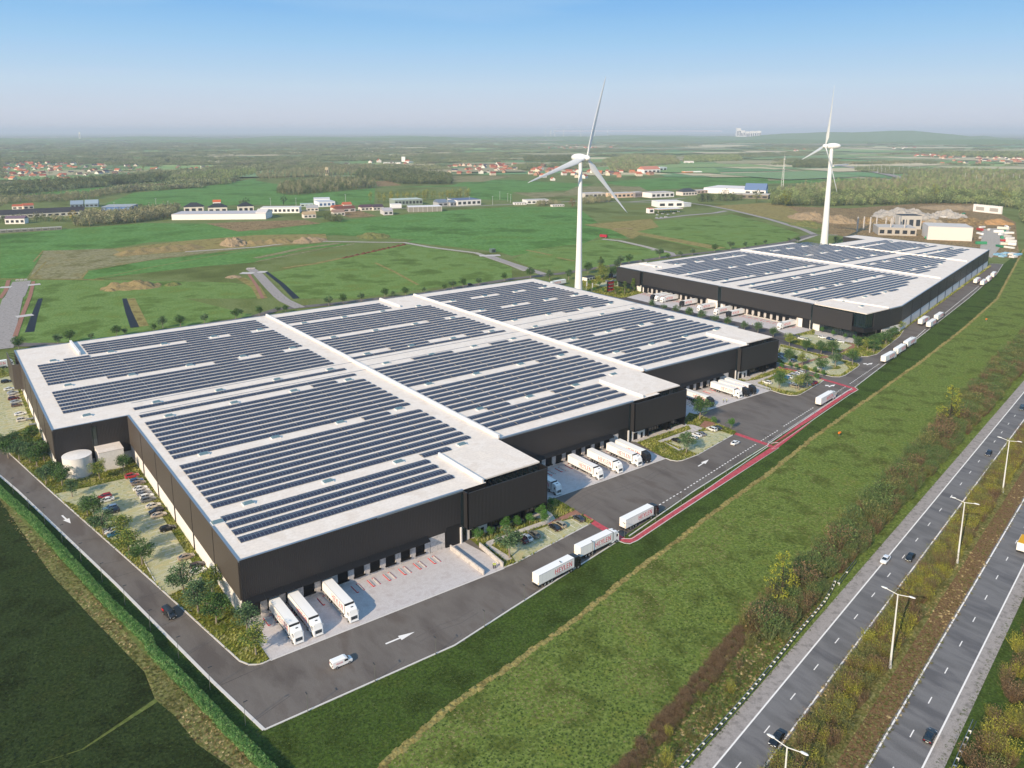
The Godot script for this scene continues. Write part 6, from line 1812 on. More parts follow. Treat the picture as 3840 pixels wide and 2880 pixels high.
# ---------- the country behind ----------
# a building whose front foot runs from a to b as seen from the park; depth goes away from there
func shed(called: String, label: String, category: String, a: Vector2, b: Vector2, depth: float, h: float, wall: String, roof: String, shape := "flat", bays := 0, opening := "2a2e33", group := "") -> Node3D:
	var mid := (a + b) / 2.0
	var d := (b - a).normalized()
	var w := (b - a).length()
	var t := thing(called, label, category, V3(mid), heading(d), group)
	# local x along the front, local +z away from it or towards it
	var back := -1.0 if V(-d.y, d.x).dot(mid) < 0.0 else 1.0
	var z1 := depth * back
	var s := st()
	box(s, Vector3(-w / 2, 0, minf(0, z1)), Vector3(w / 2, h, maxf(0, z1)))
	obj("wall", done(s, hexmat(wall, 0.8)), t)
	s = st()
	var o := 0.4
	if shape == "flat":
		box(s, Vector3(-w / 2 - 0.1, h, minf(-0.1, z1 - 0.1)), Vector3(w / 2 + 0.1, h + 0.35, maxf(0.1, z1 + 0.1)))
	else:
		var r := minf(depth, w) * (0.28 if shape == "gable" else 0.3)
		var e := 0.0 if shape == "gable" else minf(depth, w) * 0.5
		var p := [Vector3(-w / 2 - o, h, -o * back), Vector3(w / 2 + o, h, -o * back), Vector3(w / 2 + o, h, z1 + o * back), Vector3(-w / 2 - o, h, z1 + o * back)]
		var q := [Vector3(-w / 2 - o + e, h + r, z1 / 2), Vector3(w / 2 + o - e, h + r, z1 / 2)]
		quad(s, p[0], q[0], q[1], p[1])
		quad(s, p[2], q[1], q[0], p[3])
		for k in [[p[1], q[1], p[2]], [p[3], q[0], p[0]]]:
			for v in k: s.add_vertex(v)
		quad(s, p[0], p[1], p[2], p[3])
	obj("roof", done(s, hexmat(roof, 0.8)), t)
	for k in bays:
		s = st()
		var x := -w / 2 + w * (k + 0.5) / bays
		var ww := w / bays * 0.3
		box(s, Vector3(x - ww, h * 0.25, minf(0, -0.12 * back)), Vector3(x + ww, h * 0.72, maxf(0, -0.12 * back)))
		obj("window", done(s, hexmat(opening, 0.3, 0.0, 0.6)), t)
	return t

var clear_land := []
var house_meshes := []
func house_mesh(wall: String, roof: String, w: float, l: float) -> ArrayMesh:
	var s := st()
	var h := 4.6
	box(s, Vector3(-l / 2, 0, -w / 2), Vector3(l / 2, h, w / 2))
	for x in [-l / 2, l / 2]:
		for v in [Vector3(x, h, -w / 2), Vector3(x, h + w * 0.36, 0), Vector3(x, h, w / 2)]: s.add_vertex(v)
	var m := done(s, hexmat(wall, 0.85))
	s = st()
	for z in [-1.0, 1.0]:
		quad(s, Vector3(-l / 2 - 0.3, h - 0.2, (w / 2 + 0.35) * z), Vector3(l / 2 + 0.3, h - 0.2, (w / 2 + 0.35) * z), Vector3(l / 2 + 0.3, h + w * 0.38, 0), Vector3(-l / 2 - 0.3, h + w * 0.38, 0))
	box(s, Vector3(l * 0.2, h + w * 0.2, -0.4), Vector3(l * 0.2 + 0.8, h + w * 0.38 + 1.0, 0.4))
	m = done(s, hexmat(roof, 0.85), m)
	s = st()
	for z in [-1.0, 1.0]:
		for x in [-0.3, 0.05, 0.3]:
			box(s, Vector3(x * l - 0.5, 1.2, (w / 2) * z - 0.04), Vector3(x * l + 0.5, 2.5, (w / 2) * z + 0.04))
	return done(s, hexmat("3a4046", 0.3), m)

func village(poly: Array, n: int, label: String, group: String, reds := 0.6, size := 1.0) -> void:
	if house_meshes.is_empty():
		for r in ["9a5a48", "a8644c", "8a4c40", "b06e50", "5c5250", "6a5c58", "484a52", "7c5a4c"]:
			for w in ["e0dad2", "d2c4b2"]: house_meshes.append(house_mesh(w if rng.randf() < 0.7 else "b08872", r, rr(7.5, 9.5), rr(10, 16)))
	var p := ccw(poly)
	clear_land.append(p)
	var spots := scatter(p, 14.0, func(_q: Vector2) -> bool: return false)
	var order := []
	for q in spots: order.append([rng.randf(), q])
	order.sort()
	for k in mini(n, order.size()):
		var q: Vector2 = order[k][1]
		var red := rng.randf() < reds
		var m: ArrayMesh = house_meshes[(rng.randi() % 8) if red else 8 + rng.randi() % 8]
		var o := obj("house", m)
		o.position = V3(q)
		o.rotation.y = rr(0, PI)
		o.scale = Vector3.ONE * rr(0.85, 1.3) * size
		tag(o, "small house with %s roof %s" % ["a red tiled" if red else "a dark", label], "house", group + (" with red roofs" if red else " with dark roofs"))

func far_tree(kind: int) -> ArrayMesh:
	var key := "far%d" % kind
	if protos.has(key): return protos[key]
	var L := Leaves.new()
	var tall: float = [9.0, 14.0, 11.0, 4.0][kind]
	var wide: float = [3.6, 2.8, 4.0, 2.6][kind]
	for k in 5:
		var u := rdir() * 0.2
		L.tri(Vector3(u.x, 0, u.z), Vector3(-u.x, 0, -u.z) + Vector3(0.2, 0, 0), Vector3(rr(-1, 1), tall * rr(0.6, 0.95), rr(-1, 1)), Color(0.75, 0.7, 0.62))
	for k in 120:
		var d := rdir()
		var p := Vector3(0, tall * 0.58, 0) + d * Vector3(wide, tall * 0.42, wide) * pow(rng.randf(), 0.4)
		var u := rdir() * rr(0.35, 0.8)
		var v := rdir() * rr(0.35, 0.8)
		L.tri(p + u, p - u, p + v * 1.6, Color(1, 1, 1) * rr(0.75, 1.2))
	protos[key] = L.mesh(leaf_mat())
	return protos[key]

func wood(poly: Array, step: float, label: String, cols: Array, kind := 0, size := 1.0) -> void:
	var where := []
	var tints := []
	for p in scatter(ccw(poly), step, func(_q: Vector2) -> bool: return rng.randf() < 0.12):
		var k := rr(0.7, 1.3) * size
		where.append(Transform3D(Basis(Vector3.UP, rr(0, TAU)).scaled(Vector3(k, k * rr(0.85, 1.2), k)), V3(p)))
		tints.append(pick(cols))
	if where.size(): tag(multi("woodland", far_tree(kind), where, tints), label, "woodland")

func lone(p: Vector2, h: float, kind: int, col: String, label: String, group := "") -> void:
	var m: ArrayMesh = far_tree(kind)
	var base: float = [9.0, 14.0, 11.0, 4.0][kind]
	var key := "lone%d%s" % [kind, col]
	if not protos.has(key):
		var s := m.surface_get_arrays(0)
		var c: PackedColorArray = s[Mesh.ARRAY_COLOR]
		for i in c.size(): c[i] = c[i] * lin(col)
		s[Mesh.ARRAY_COLOR] = c
		var n := ArrayMesh.new()
		n.add_surface_from_arrays(Mesh.PRIMITIVE_TRIANGLES, s)
		n.surface_set_material(0, leaf_mat())
		protos[key] = n
	var o := obj("tree", protos[key])
	o.position = V3(p)
	o.rotation.y = rr(0, TAU)
	o.scale = Vector3.ONE * h / base
	tag(o, label, "tree", group)

# a heap of earth or stone with slumped, uneven sides
func heap(a: Vector2, b: Vector2, depth: float, h: float, m: Material, label: String, called := "spoil_heap", ridge := 0.5) -> void:
	var n := FastNoiseLite.new()
	n.seed = rng.randi() % 1000
	n.frequency = 0.035
	n.fractal_octaves = 5
	n.fractal_gain = 0.6
	var d := (b - a).normalized()
	var w := (b - a).length()
	var t := V3((a + b) / 2.0)
	h *= 0.72
	var s := SurfaceTool.new()
	s.begin(Mesh.PRIMITIVE_TRIANGLES)
	var N := 34
	var Hs := []
	for i in N + 1:
		for j in N + 1:
			var u := i * 2.0 / N - 1.0
			var v := j * 2.0 / N - 1.0
			var x := u * w / 2
			var z := v * depth / 2
			var e := n.get_noise_2d(x * 3.0 + t.x, z * 3.0)
			var r := sqrt(pow(maxf(absf(u) - ridge, 0.0) / (1.0 - ridge), 2.0) + v * v) if ridge > 0.0 else sqrt(u * u + v * v)
			var y := h * clampf(1.0 - r + e * 0.55 * (1.0 if r < 1.0 else 0.0), 0.0, 1.0) * (1.0 + 0.5 * n.get_noise_1d(x * 2.0))
			Hs.append(Vector3(x, y - 0.05, z))
	for i in N:
		for j in N:
			var k := i * (N + 1) + j
			for q in [k, k + N + 1, k + N + 2, k, k + N + 2, k + 1]:
				s.add_vertex(Hs[q])
	s.index()
	s.generate_normals()
	s.set_material(m)
	var o := obj(called, s.commit())
	o.position = t
	o.rotation.y = heading(d)
	tag(o, label, "heap")

func countryside() -> void:
	# ---- the strip of sheds, shops and houses beyond the green field, left to right
	shed("long_shed", "long dark roofed shed with pale walls at the left edge", "shed", V(76.7,-1305.2), V(190.1,-1297.6), 22, 5.5, "cfc8bc", "3a3a3e", "gable", 14)
	shed("house", "white house with purplish roof before the long dark shed", "house", V(84.9,-1229.9), V(106.1,-1219), 12, 7, "e8e2dc", "6a5a68", "gable", 4)
	shed("house", "red roofed house behind the long dark shed", "house", V(111.9,-1453), V(126.1,-1447.1), 10, 5, "e0d8cc", "a05840", "gable", 2)
	shed("house", "second red roofed house behind the long dark shed", "house", V(126.4,-1442.3), V(140.5,-1443.4), 12, 6, "d8cab8", "a85c44", "gable", 2)
	for k in 9: shed("garage", "%s garage from the left in the grey row by the green field" % ORD[k], "garage", V(71.2,-1124.5) + (V(136.5,-1118.5) - V(71.2,-1124.5)) * k / 9.0, V(71.2,-1124.5) + (V(136.5,-1118.5) - V(71.2,-1124.5)) * (k + 0.93) / 9.0, 9, 3.0, "8c8880", "a4a098", "flat", 1, "5a5854", "grey garages in a row")
	shed("factory", "grey roofed factory with blue front and white roof lights", "factory", V(218.7,-1339.7), V(256.7,-1322.5), 45, 6.5, "5a74a0", "9aa0a4", "flat", 6, "7c92b4")
	shed("shed", "blue grey shed left of the grey roofed factory", "shed", V(190.3,-1437.3), V(208,-1433.9), 30, 5, "7c8c98", "8494a2", "gable", 3)
	shed("shed", "second blue grey shed adjoining the grey roofed factory", "shed", V(209.5,-1427.9), V(228.1,-1423.9), 30, 5.5, "8898a4", "90a0ac", "gable", 3)
	shed("factory", "very long low white factory across the green field", "factory", V(273.2,-1149.9), V(380.9,-1084.2), 45, 7.5, "ece6e2", "b4b0b4", "flat", 0)
	shed("pavilion", "dark hipped roof rising behind the white factory's left end", "house", V(314.4,-1246.8), V(340.6,-1238.1), 20, 8, "d8d0c4", "33363c", "hip", 3)
	shed("pavilion", "dark hipped roof in the middle of the white factory", "house", V(338.6,-1207.6), V(363.9,-1199.3), 18, 9, "d8d0c4", "30343a", "hip", 3)
	shed("pavilion", "dark hipped roof over the right of the white factory", "house", V(379.8,-1198.1), V(401.6,-1192.7), 18, 9, "d8d0c4", "2c3036", "hip", 3)
	shed("house", "tall white house with orange roof above the white factory", "house", V(355.1,-1238.2), V(365.7,-1234.8), 12, 14, "ece6e0", "c0623c", "gable", 2)
	shed("factory", "white gabled hall at the right end of the long factory", "factory", V(370.9,-1095.3), V(382.6,-1086.7), 26, 9, "e8e2de", "c8c2c0", "gable", 0)
	shed("workshop", "white workshop with a row of dark windows", "workshop", V(402.5,-1166.4), V(451.3,-1138.5), 24, 8, "efeae6", "d0ccc8", "flat", 9)
	shed("shop", "white shop with blue glass front and yellow sign", "shop", V(512.1,-1207.6), V(538,-1203.1), 35, 8, "e6e6ea", "b8bcc4", "flat", 4, "40608c")
	shed("shop", "white shop behind the blue fronted one", "shop", V(524.2,-1257.2), V(548.5,-1247), 30, 9, "e4e4e6", "c8c8cc", "flat", 0)
	shed("shed", "pale green shed left of the blue fronted shop", "shed", V(490.5,-1231), V(509.4,-1224.4), 15, 4, "b4c0bc", "a8b4b4", "flat", 3)
	for r in [[V(501.7,-1129.1), V(518.3,-1127.9), "brick red roofed house left in the yard of scrap", "a0583c"], [V(538.3,-1171), V(551.2,-1168.7), "house with orange tiles beside the blue fronted shop", "ac6044"], [V(498.6,-1109.7), V(528.6,-1109.1), "long brown roof with roof lights in the middle of the strip", "6a4438"], [V(539.6,-1112), V(558,-1109.6), "dark purple roofed barn in the middle of the strip", "54404a"], [V(556.2,-1104.1), V(573.3,-1102.7), "second dark roofed barn in the middle of the strip", "4c4048"], [V(473.6,-1066.6), V(490.4,-1064), "white fronted hut beside the dark hedge of the strip", "8c7468"], [V(427.5,-1062.5), V(444.2,-1059.5), "low tan shed behind the brown plot", "a89274"], [V(469.2,-1153.3), V(485.5,-1147.8), "grey barrel shed behind the white workshop", "9a9a9c"]]: shed("house", r[2], "house", r[0], r[1], 14, 5, "dcd2c8", r[3], "gable", 3)
	shed("shed", "arched pale shed beside the long open shed", "shed", V(537,-1033.3), V(550.1,-1029.6), 26, 6, "c4c0c0", "a8a4a8", "gable", 2)
	shed("office", "white cube beside the long open shed", "office", V(596.1,-1120.8), V(611.9,-1116.2), 12, 6, "eceaea", "d4d2d2", "flat", 0)
	var t := shed("open_shed", "long open sided shed with white roof and posts at the field's edge", "shed", V(587.5,-1049.9), V(633.9,-1030.7), 24, 7.5, "8c8880", "d8d6d8", "flat", 0)
	for k in 8:
		var s := st()
		var w := (V(633.9,-1030.7) - V(587.5,-1049.9)).length()
		box(s, Vector3(-w / 2 + w * k / 7.0 - 0.3, 0, -0.5), Vector3(-w / 2 + w * k / 7.0 + 0.3, 7.4, 0.5))
		obj("post", done(s, hexmat("c8c4be")), t)
	shed("factory", "grey green factory below the row of poplars", "factory", V(622.4,-1158), V(669.6,-1148.9), 30, 9, "8c9890", "b4beb8", "flat", 8)
	shed("showroom", "showroom with white slanted frame and solar roof", "showroom", V(701.4,-1091.6), V(744.1,-1085.6), 40, 9, "dcd8d6", "5c6a88", "flat", 5)
	shed("shed", "low shed with sloping solar roof left of the showroom", "shed", V(672.1,-1103.3), V(689.2,-1100.7), 22, 6, "a8a8ac", "6c7888", "gable", 2)
	shed("shed", "second low shed with solar roof next to the showroom", "shed", V(690.1,-1095), V(702.8,-1095.6), 22, 6, "a8a8ac", "748090", "gable", 2)
	for r in [[V(785.8,-1049.3), V(804.5,-1040.6), "row of white vehicles and a hut left of the turbine", 3.5, "e4e0de", 12], [V(813.1,-1050.1), V(852.1,-1037.2), "white low shop left of the nearer turbine", 6, "e4e0dc", 25], [V(815.7,-986.5), V(836.2,-981.2), "low white wall building by the field left of the turbine", 3, "e0dad4", 8], [V(971.9,-1083), V(1016.6,-1075.4), "grey office building right of the nearer turbine", 8, "c4beb8", 24], [V(1013.4,-1052.1), V(1059.5,-1043.4), "peach coloured long shop front behind the turbine blade", 8, "dcc0a8", 26], [V(1054.8,-1037.2), V(1077.1,-1036.9), "dark gabled shop beside the peach coloured front", 9, "8c8484", 18], [V(1069.3,-1010.5), V(1121.9,-1003.5), "white retail row with many signs", 9, "e8e2e0", 30], [V(1155.3,-1012), V(1190.2,-1006.7), "house with dark hipped roof right of the retail row", 7, "dcd0c8", 20], [V(1216.8,-1029.4), V(1269.5,-1027.1), "low brown shop left of the big white hall", 6, "c8b0a4", 18]]: shed("shop", r[2], "shop", r[0], r[1], r[5], r[3], r[4], "b8b2b0" if r[3] != 7 else "3c4048", "flat" if r[3] != 7 else "hip", 5)
	shed("hall", "big white hall behind the dark conifers", "hall", V(1243,-1035.6), V(1271.3,-960.3), 90, 10, "ece6e4", "d8d2d0", "flat", 0)
	shed("hall", "white hall with blue roof right of the big white hall", "hall", V(1271.3,-960.3), V(1292.4,-927.1), 70, 9, "e6e2e2", "6c80a0", "gable", 3)
	shed("hall", "low open hall with pale roof behind the olive tree", "hall", V(1188.7,-921.6), V(1218.6,-868.2), 40, 7, "7c7468", "c0b6a8", "flat", 5)
	shed("garage_workshop", "white car workshop with three dark doors", "workshop", V(943.5,-876.6), V(981.9,-857.8), 30, 9, "efeae8", "dad6d4", "flat", 3, "33383e")
	shed("annex", "white annex joined to the car workshop", "workshop", V(982.7,-857.3), V(1001.3,-858.3), 14, 6, "e8e4e2", "d0ccca", "flat", 0)
	shed("cabin", "white cabin with red striped top by the filling station", "cabin", V(865.4,-821.8), V(874.1,-819.5), 8, 7, "ece6e4", "c04438", "flat", 1)
	t = thing("filling_station", "white filling station canopy before the car workshop", "filling station", V3(V(900.6,-816.9)), heading(V(924.6,-814.3) - V(882,-824.2)))
	var s := st()
	box(s, Vector3(-22, 5.0, -8), Vector3(22, 5.9, 8))
	obj("canopy", done(s, M.white_metal), t)
	for x in [-17.0, -6.0, 6.0, 17.0]:
		s = st()
		box(s, Vector3(x - 0.3, 0, -0.3), Vector3(x + 0.3, 5.0, 0.3))
		obj("post", done(s, M.white_metal), t)
	s = st()
	box(s, Vector3(-22.1, 5.2, -8.1), Vector3(22.1, 5.5, 8.1))
	obj("stripe", done(s, hexmat("b83a3a")), t)
	var j := 0
	for p in [V(853.4,-793.8), V(871.6,-800.6), V(872.2,-789.9), V(891.5,-796.1), V(824,-767.4), V(832.6,-766.7), V(842.3,-766.9), V(876.1,-835.1), V(913.9,-807)]:
		car(["suv", "hatch", "sedan"][j % 3], p, V(1, 0.2), ["e8e6e4", "d8dadc", "c8ccd0"][j % 3], "%s pale vehicle from the front around the filling station" % ORD[j], "vehicles at the filling station", 0.2)
		j += 1
	t = thing("container", "red container trailer at the end of the gravel track", "container", V3(V(623.3,-661.2)), heading(V(625.8,-659.4) - V(623.5,-666.1)))
	s = st()
	box(s, Vector3(-4.5, 0.8, -1.3), Vector3(4.5, 3.6, 1.3))
	obj("body", done(s, hexmat("a02838")), t)
	for x in [-3.0, 3.0]:
		for z in [-1.0, 1.0]: obj("wheel", wheel_mesh(0.45, 0.3), t, Vector3(x, 0.45, z))
	shed("substation", "small grey green transformer cabin by the gravel road", "cabin", V(454,-644.4), V(459.2,-644.4), 4, 3.2, "5c6c68", "6c7876", "flat", 1)
	for x in [[V(55.2,-751.2), "first"], [V(58,-750.4), "second"], [V(60.8,-748.9), "third"], [V(225.1,-693.6), "fourth"], [V(227.3,-692.7), "fifth"], [V(229.3,-691.9), "sixth"]]:
		t = thing("concrete_block", "%s white concrete block barring a dead end road, from the left" % x[1], "concrete block", V3(x[0]))
		s = st()
		box(s, Vector3(-1.2, 0, -0.6), Vector3(1.2, 1.2, 0.6))
		box(s, Vector3(-0.4, 1.2, -0.3), Vector3(0.4, 1.35, 0.3))
		obj("block", done(s, M.concrete), t)
	# ---- villages
	village([V(153.7,-2222.4), V(246.5,-3458.1), V(361.1,-3503.9), V(523.4,-3071.6), V(625.6,-2939.2), V(494.8,-2404.2), V(321.4,-2207.6), V(214.8,-2029)], 95, "in the village at the left edge", "houses of the left village", 0.62, 1.1)
	village([V(546.9,-2605.5), V(704.8,-2880.3), V(831.5,-2786), V(678.7,-2507.4)], 10, "among trees right of the left village", "scattered houses right of the left village", 0.4)
	village([V(1175,-1897.9), V(1449.7,-2325.8), V(1775,-2384.7), V(1754.4,-2335.7), V(1335.7,-1778.3), V(1231,-1819.9)], 42, "in the village left of the nearer turbine", "houses of the middle village", 0.8, 1.15)
	village([V(1471,-1917.7), V(1783.8,-2191.5), V(1583.2,-1834.1), V(1716.7,-1609.8), V(1555,-1461.8), V(1380.5,-1508.7), V(1214.8,-1514.1)], 46, "in the village behind the nearer turbine", "houses behind the nearer turbine", 0.75, 1.1)
	village([V(2942.9,-3860), V(3834.7,-4713), V(5255.6,-5721.5), V(4478,-4514.9), V(3490.4,-3820.3), V(2894,-3662.9)], 24, "in the distant village left of the turbine blade", "houses of the far middle village", 0.6, 1.3)
	village([V(8696.4,-7651.2), V(15373.5,-12051.1), V(14453.9,-10398.1), V(24321.7,-17028.7), V(9244.4,-7243.3)], 16, "near the horizon between the turbines", "houses near the horizon", 0.4, 1.7)
	village([V(3847.5,-1944.5), V(4249.3,-1999), V(4088.9,-1657.4), V(3762.3,-1428), V(3133.5,-1186.9), V(2965.4,-1253.9), V(3000.9,-1407.9), V(3310.6,-1600.5)], 62, "in the village right of the second turbine", "houses of the right village", 0.75, 1.1)
	village([V(5337.2,-2860.8), V(6590.1,-3245), V(5744.1,-2786.3), V(4894.7,-2585.6)], 8, "in the hamlet above the right village", "houses of the right hamlet", 0.5, 1.3)
	village([V(10371.3,-5523.3), V(17094.2,-7622.9), V(11869.8,-5289.1), V(9243.2,-4893.4)], 9, "in the far hamlet on the right", "houses of the far right hamlet", 0.5, 1.8)
	village([V(4222.1,-2907.7), V(4862.6,-3214.1), V(4656.8,-2952.1), V(4020,-2730)], 6, "in the hamlet left of the second turbine", "houses left of the second turbine", 0.4, 1.3)
	village([V(1157.9,-2779.7), V(1288.3,-2954.4), V(1640.4,-2843.8), V(1419.9,-2462.4), V(1215.3,-2500.3)], 7, "scattered in the woods beyond the fields", "houses in the woods", 0.3, 1.3)
	# ---- woods
	var grey := [lin("868468"), lin("949070"), lin("787a5e"), lin("a09a78"), lin("888c68")]
	var green := [lin("788858"), lin("869662"), lin("92a068"), lin("6a7850"), lin("9aa070")]
	var dark := [lin("5e6c46"), lin("6a7650"), lin("54623e"), lin("787c5a")]
	wood([V(550.6,-1503.8), V(586.3,-1459.6), V(671.8,-1491), V(786.5,-1549.3), V(868.9,-1716.6), V(808.3,-1845.1), V(647,-1707.3)], 8.0, "dark bare wood standing alone in the green fields", dark + grey, 1, 1.0)
	wood([V(907.3,-1743), V(881.6,-1604.2), V(978.8,-1546.7), V(1147.2,-1812.2), V(1153.7,-2069.4), V(1039.2,-2154.6), V(926.5,-1942.8)], 9.0, "dark green wood behind the lone wood", dark, 0, 1.4)
	wood([V(675.9,-1943.7), V(865.1,-1988.5), V(1014.8,-2017.2), V(1247,-2476.7), V(1051.6,-2414.1), V(736.6,-2152.4)], 11.0, "grey wood around the old stone tower", grey, 1, 0.9)
	wood([V(148.1,-1839.5), V(303.6,-1940.1), V(475.6,-2064.4), V(550.1,-2256.7), V(362.7,-2148.4), V(170,-2017.1)], 9.0, "dark tree belt below the left village", dark, 0, 1.5)
	wood([V(100.1,-1509.3), V(122.3,-1583.2), V(186.8,-1548.9), V(246.9,-1591.5), V(328.9,-1716), V(418,-1780.5), V(439.1,-1909.3), V(346.7,-1863.6), V(245.7,-1706.2), V(130.4,-1678.2), V(116,-1720.1)], 9.0, "brown scrub between the left fields", grey, 0, 0.9)
	wood([V(446.8,-1952.7), V(504.1,-2071.6), V(568.7,-1812.8), V(618.3,-1986.6), V(756.3,-2209.6), V(822.4,-2400.5), V(582.5,-2267.2)], 10.0, "pale green wood at the end of the left fields", green, 1, 0.9)
	wood([V(152.4,-1139.8), V(179.6,-1127.3), V(228.9,-1139.3), V(278.3,-1173.6), V(324.6,-1306.3), V(299.3,-1279.8), V(218.9,-1236.7), V(178.1,-1238.9)], 7.0, "brown copse before the blue fronted factory", grey, 0, 1.3)
	wood([V(80,-1241.8), V(118.5,-1230), V(150.9,-1205.9), V(162.6,-1250.4), V(83.1,-1282.5)], 9.0, "garden trees around the white house on the left", grey + dark, 0, 0.9)
	wood([V(140,-2039.4), V(230.1,-2064.8), V(367.1,-2173.6), V(506.9,-2323.4), V(641.4,-2927.5), V(246.5,-3458.1)], 30.0, "garden trees of the left village", dark + grey, 0, 0.75)
	wood([V(429.1,-998.9), V(448.3,-984.5), V(466.6,-1024.1), V(451.6,-1044.6)], 5.0, "dark hedge clump beside the brown plot", dark, 0, 0.8)
	wood([V(2158,-2307), V(2749.2,-2762), V(2799.9,-2514.2), V(2197,-1944.1), V(1947.6,-1900.7), V(1676.3,-1639.9), V(1634.4,-1711.6), V(1866.6,-1961)], 10.0, "wood above the village behind the turbine", green + grey, 0, 1.3)
	wood([V(2342.7,-2056.2), V(2842.5,-2482.4), V(3173,-2446.6), V(2647.1,-2017.2)], 10.0, "wood left of the sandy field", green, 0, 1.3)
	wood([V(1875.8,-2445.5), V(2155.2,-2801.5), V(2424.3,-2793.7), V(2029.3,-2331.2)], 10.0, "dark wood left of the nearer turbine's hub", dark, 0, 1.4)
	wood([V(876.4,-981.9), V(944.7,-984.7), V(991.8,-1037), V(945.4,-1056.4)], 7.0, "bare trees before the grey office building", grey, 0, 0.9)
	wood([V(789.9,-995.9), V(840.5,-995.7), V(860.9,-1019.9), V(823.1,-1034.7)], 6.0, "bare bushes left of the turbine mast", grey, 0, 0.8)
	wood([V(1070.7,-904.9), V(1152,-873), V(1200.5,-912.8), V(1116.7,-944.1)], 8.0, "trees between the big white hall and the road", dark, 0, 1.0)
	var front := [V(1112.8,-785.4), V(1176.7,-727.7), V(1271.8,-682.4), V(1369.8,-635.7), V(1413.9,-581.8), V(1364.8,-509), V(1643,-615.6), V(1576.1,-733.4), V(1289.9,-911.9)]
	wood(front, 7.5, "front of the big wood behind the building site", dark + green, 0, 1.35)
	wood([V(1289.9,-911.9), V(1561.8,-726.6), V(1614.5,-604.7), V(1913.5,-719.3), V(1842.1,-965.6), V(1650.3,-1007.7), V(1499.4,-984.1)], 9.0, "middle of the big wood on the right", grey + green, 1, 0.95)
	wood([V(1821.7,-954.8), V(1875,-704.5), V(2538.4,-958.8), V(2540.5,-1121.6), V(2222.6,-1118.1)], 11.0, "back of the big wood on the right", grey + green, 1, 0.95)
	wood([V(2286.7,-1544.4), V(2619.7,-1756), V(2842.2,-1797.7), V(2579.7,-1599.1), V(2341.1,-1454.3)], 9.0, "round dark wood left of the second turbine", dark, 0, 1.5)
	wood([V(3945.6,-1871.5), V(3839.3,-1457.5), V(4825.9,-1835.7), V(4585.4,-2158.1)], 12.0, "wood behind the right village", dark + green, 0, 1.5)
	wood([V(2605.9,-1579.6), V(2916.2,-1470.9), V(3187.6,-1540.6), V(2898.1,-1615.4)], 12.0, "tree belt along the far motorway", grey, 0, 1.1)
	wood([V(1192.9,-447.6), V(1166.6,-433), V(1055.8,-380.8), V(1407.2,-512.3), V(1417.1,-529)], 7.0, "trees at the right edge above the road's end", dark + green, 0, 1.2)
	# trees that stand out
	var g := "poplars in the pale row"
	for k in 36: lone((V(618.4,-1222.1)).lerp(V(799.4,-1205.1), k / 35.0) + V(rr(-4, 4), rr(-10, 10)), rr(15, 21), 1, ["8a8c48", "7c8444", "969450"][k % 3], "yellow green poplar in the pale row behind the sheds", g)
	g = ""
	for r in [[V(418.5,-1277.2), 16.0, 2, "33402c", "dark round conifer over the right of the white factory"], [V(417,-1298.2), 11.0, 0, "6a6450", "bare tree left of the dark round conifer"], [V(478.5,-1272.9), 17.0, 2, "343c34", "dark tree behind the white workshop"], [V(162.9,-1223), 14.0, 0, "a08c3c", "golden tree at the left of the brown copse"], [V(1082.5,-904.7), 18.0, 1, "2c3a2c", "left dark conifer before the big white hall"], [V(1085.1,-894.2), 16.0, 1, "34422f", "second dark conifer before the big white hall"], [V(1127.9,-890.9), 22.0, 2, "26382a", "broad dark conifer before the big white hall"], [V(1139.1,-834.5), 24.0, 2, "68703c", "large olive tree right of the low open hall"], [V(833.4,-958.6), 15.0, 0, "7c6450", "reddish bare tree left of the turbine mast"], [V(1124,-767), 26.0, 0, "6e7434", "yellow green tree at the left of the big wood"], [V(1225.5,-775.7), 17.0, 2, "2f4030", "dark conifer in front of the big wood"], [V(737.4,-3092.7), 24.0, 2, "2e3c34", "dark clump above the scattered houses"]]: lone(r[0], r[1], r[2], r[3], r[4])
	spring_tree(V(1396.9,-662.1), 30.0, "tall yellow green tree in the front of the big wood")
	spring_tree(V(1459.2,-574.5), 27.0, "yellow green tree at the right of the big wood")
	spring_tree(V(1415,-722), 22.0, "faint yellow green tree left of the tallest in the wood")
	# ---- heaps
	heap(V(145.8,-852.1), V(233.7,-855.7), 26, 6.5, M.earth_straw, "long overgrown spoil heap in the brown plot on the left", "spoil_heap", 0.7)
	heap(V(251,-853.5), V(277.7,-855.7), 36, 11, M.sand, "pointed sandy spoil heap beside the long overgrown one")
	heap(V(270.7,-849.7), V(324.4,-837.9), 24, 6, M.earth_straw, "brown spoil heap right of the pointed one", "spoil_heap", 0.7)
	heap(V(317.9,-831.4), V(360.9,-834.4), 30, 7, M.sand, "pale crumbling spoil heap at the gravel track", "spoil_heap", 0.2)
	heap(V(397.7,-834.2), V(433.6,-820.2), 50, 6.5, M.grass_heap, "grassed mound in the green field", "mound", 0.1)
	heap(V(102.3,-671.1), V(145.1,-659.6), 26, 7, M.earth_straw, "large weedy mound by the pasture on the left", "mound", 0.4)
	heap(V(146.6,-658.5), V(159.3,-655.1), 14, 3.5, M.grass_heap, "small weedy mound right of the large one", "mound", 0.1)
	heap(V(195.1,-663.3), V(209.3,-662.7), 14, 2.5, M.sand, "low sandy heap at the dead end road", "spoil_heap", 0.1)
	for k in 12:
		var a: Vector2 = (V(317.7,-699.9)).lerp(V(412.8,-747.2), k / 12.0)
		var b: Vector2 = (V(317.7,-699.9)).lerp(V(412.8,-747.2), (k + 1.1) / 12.0)
		heap(a, b, 5.0, rr(1.6, 2.6), M.rust_earth, "%s clump from the left in the rusty earth bank" % ORD[k], "earth_clump", 0.3)
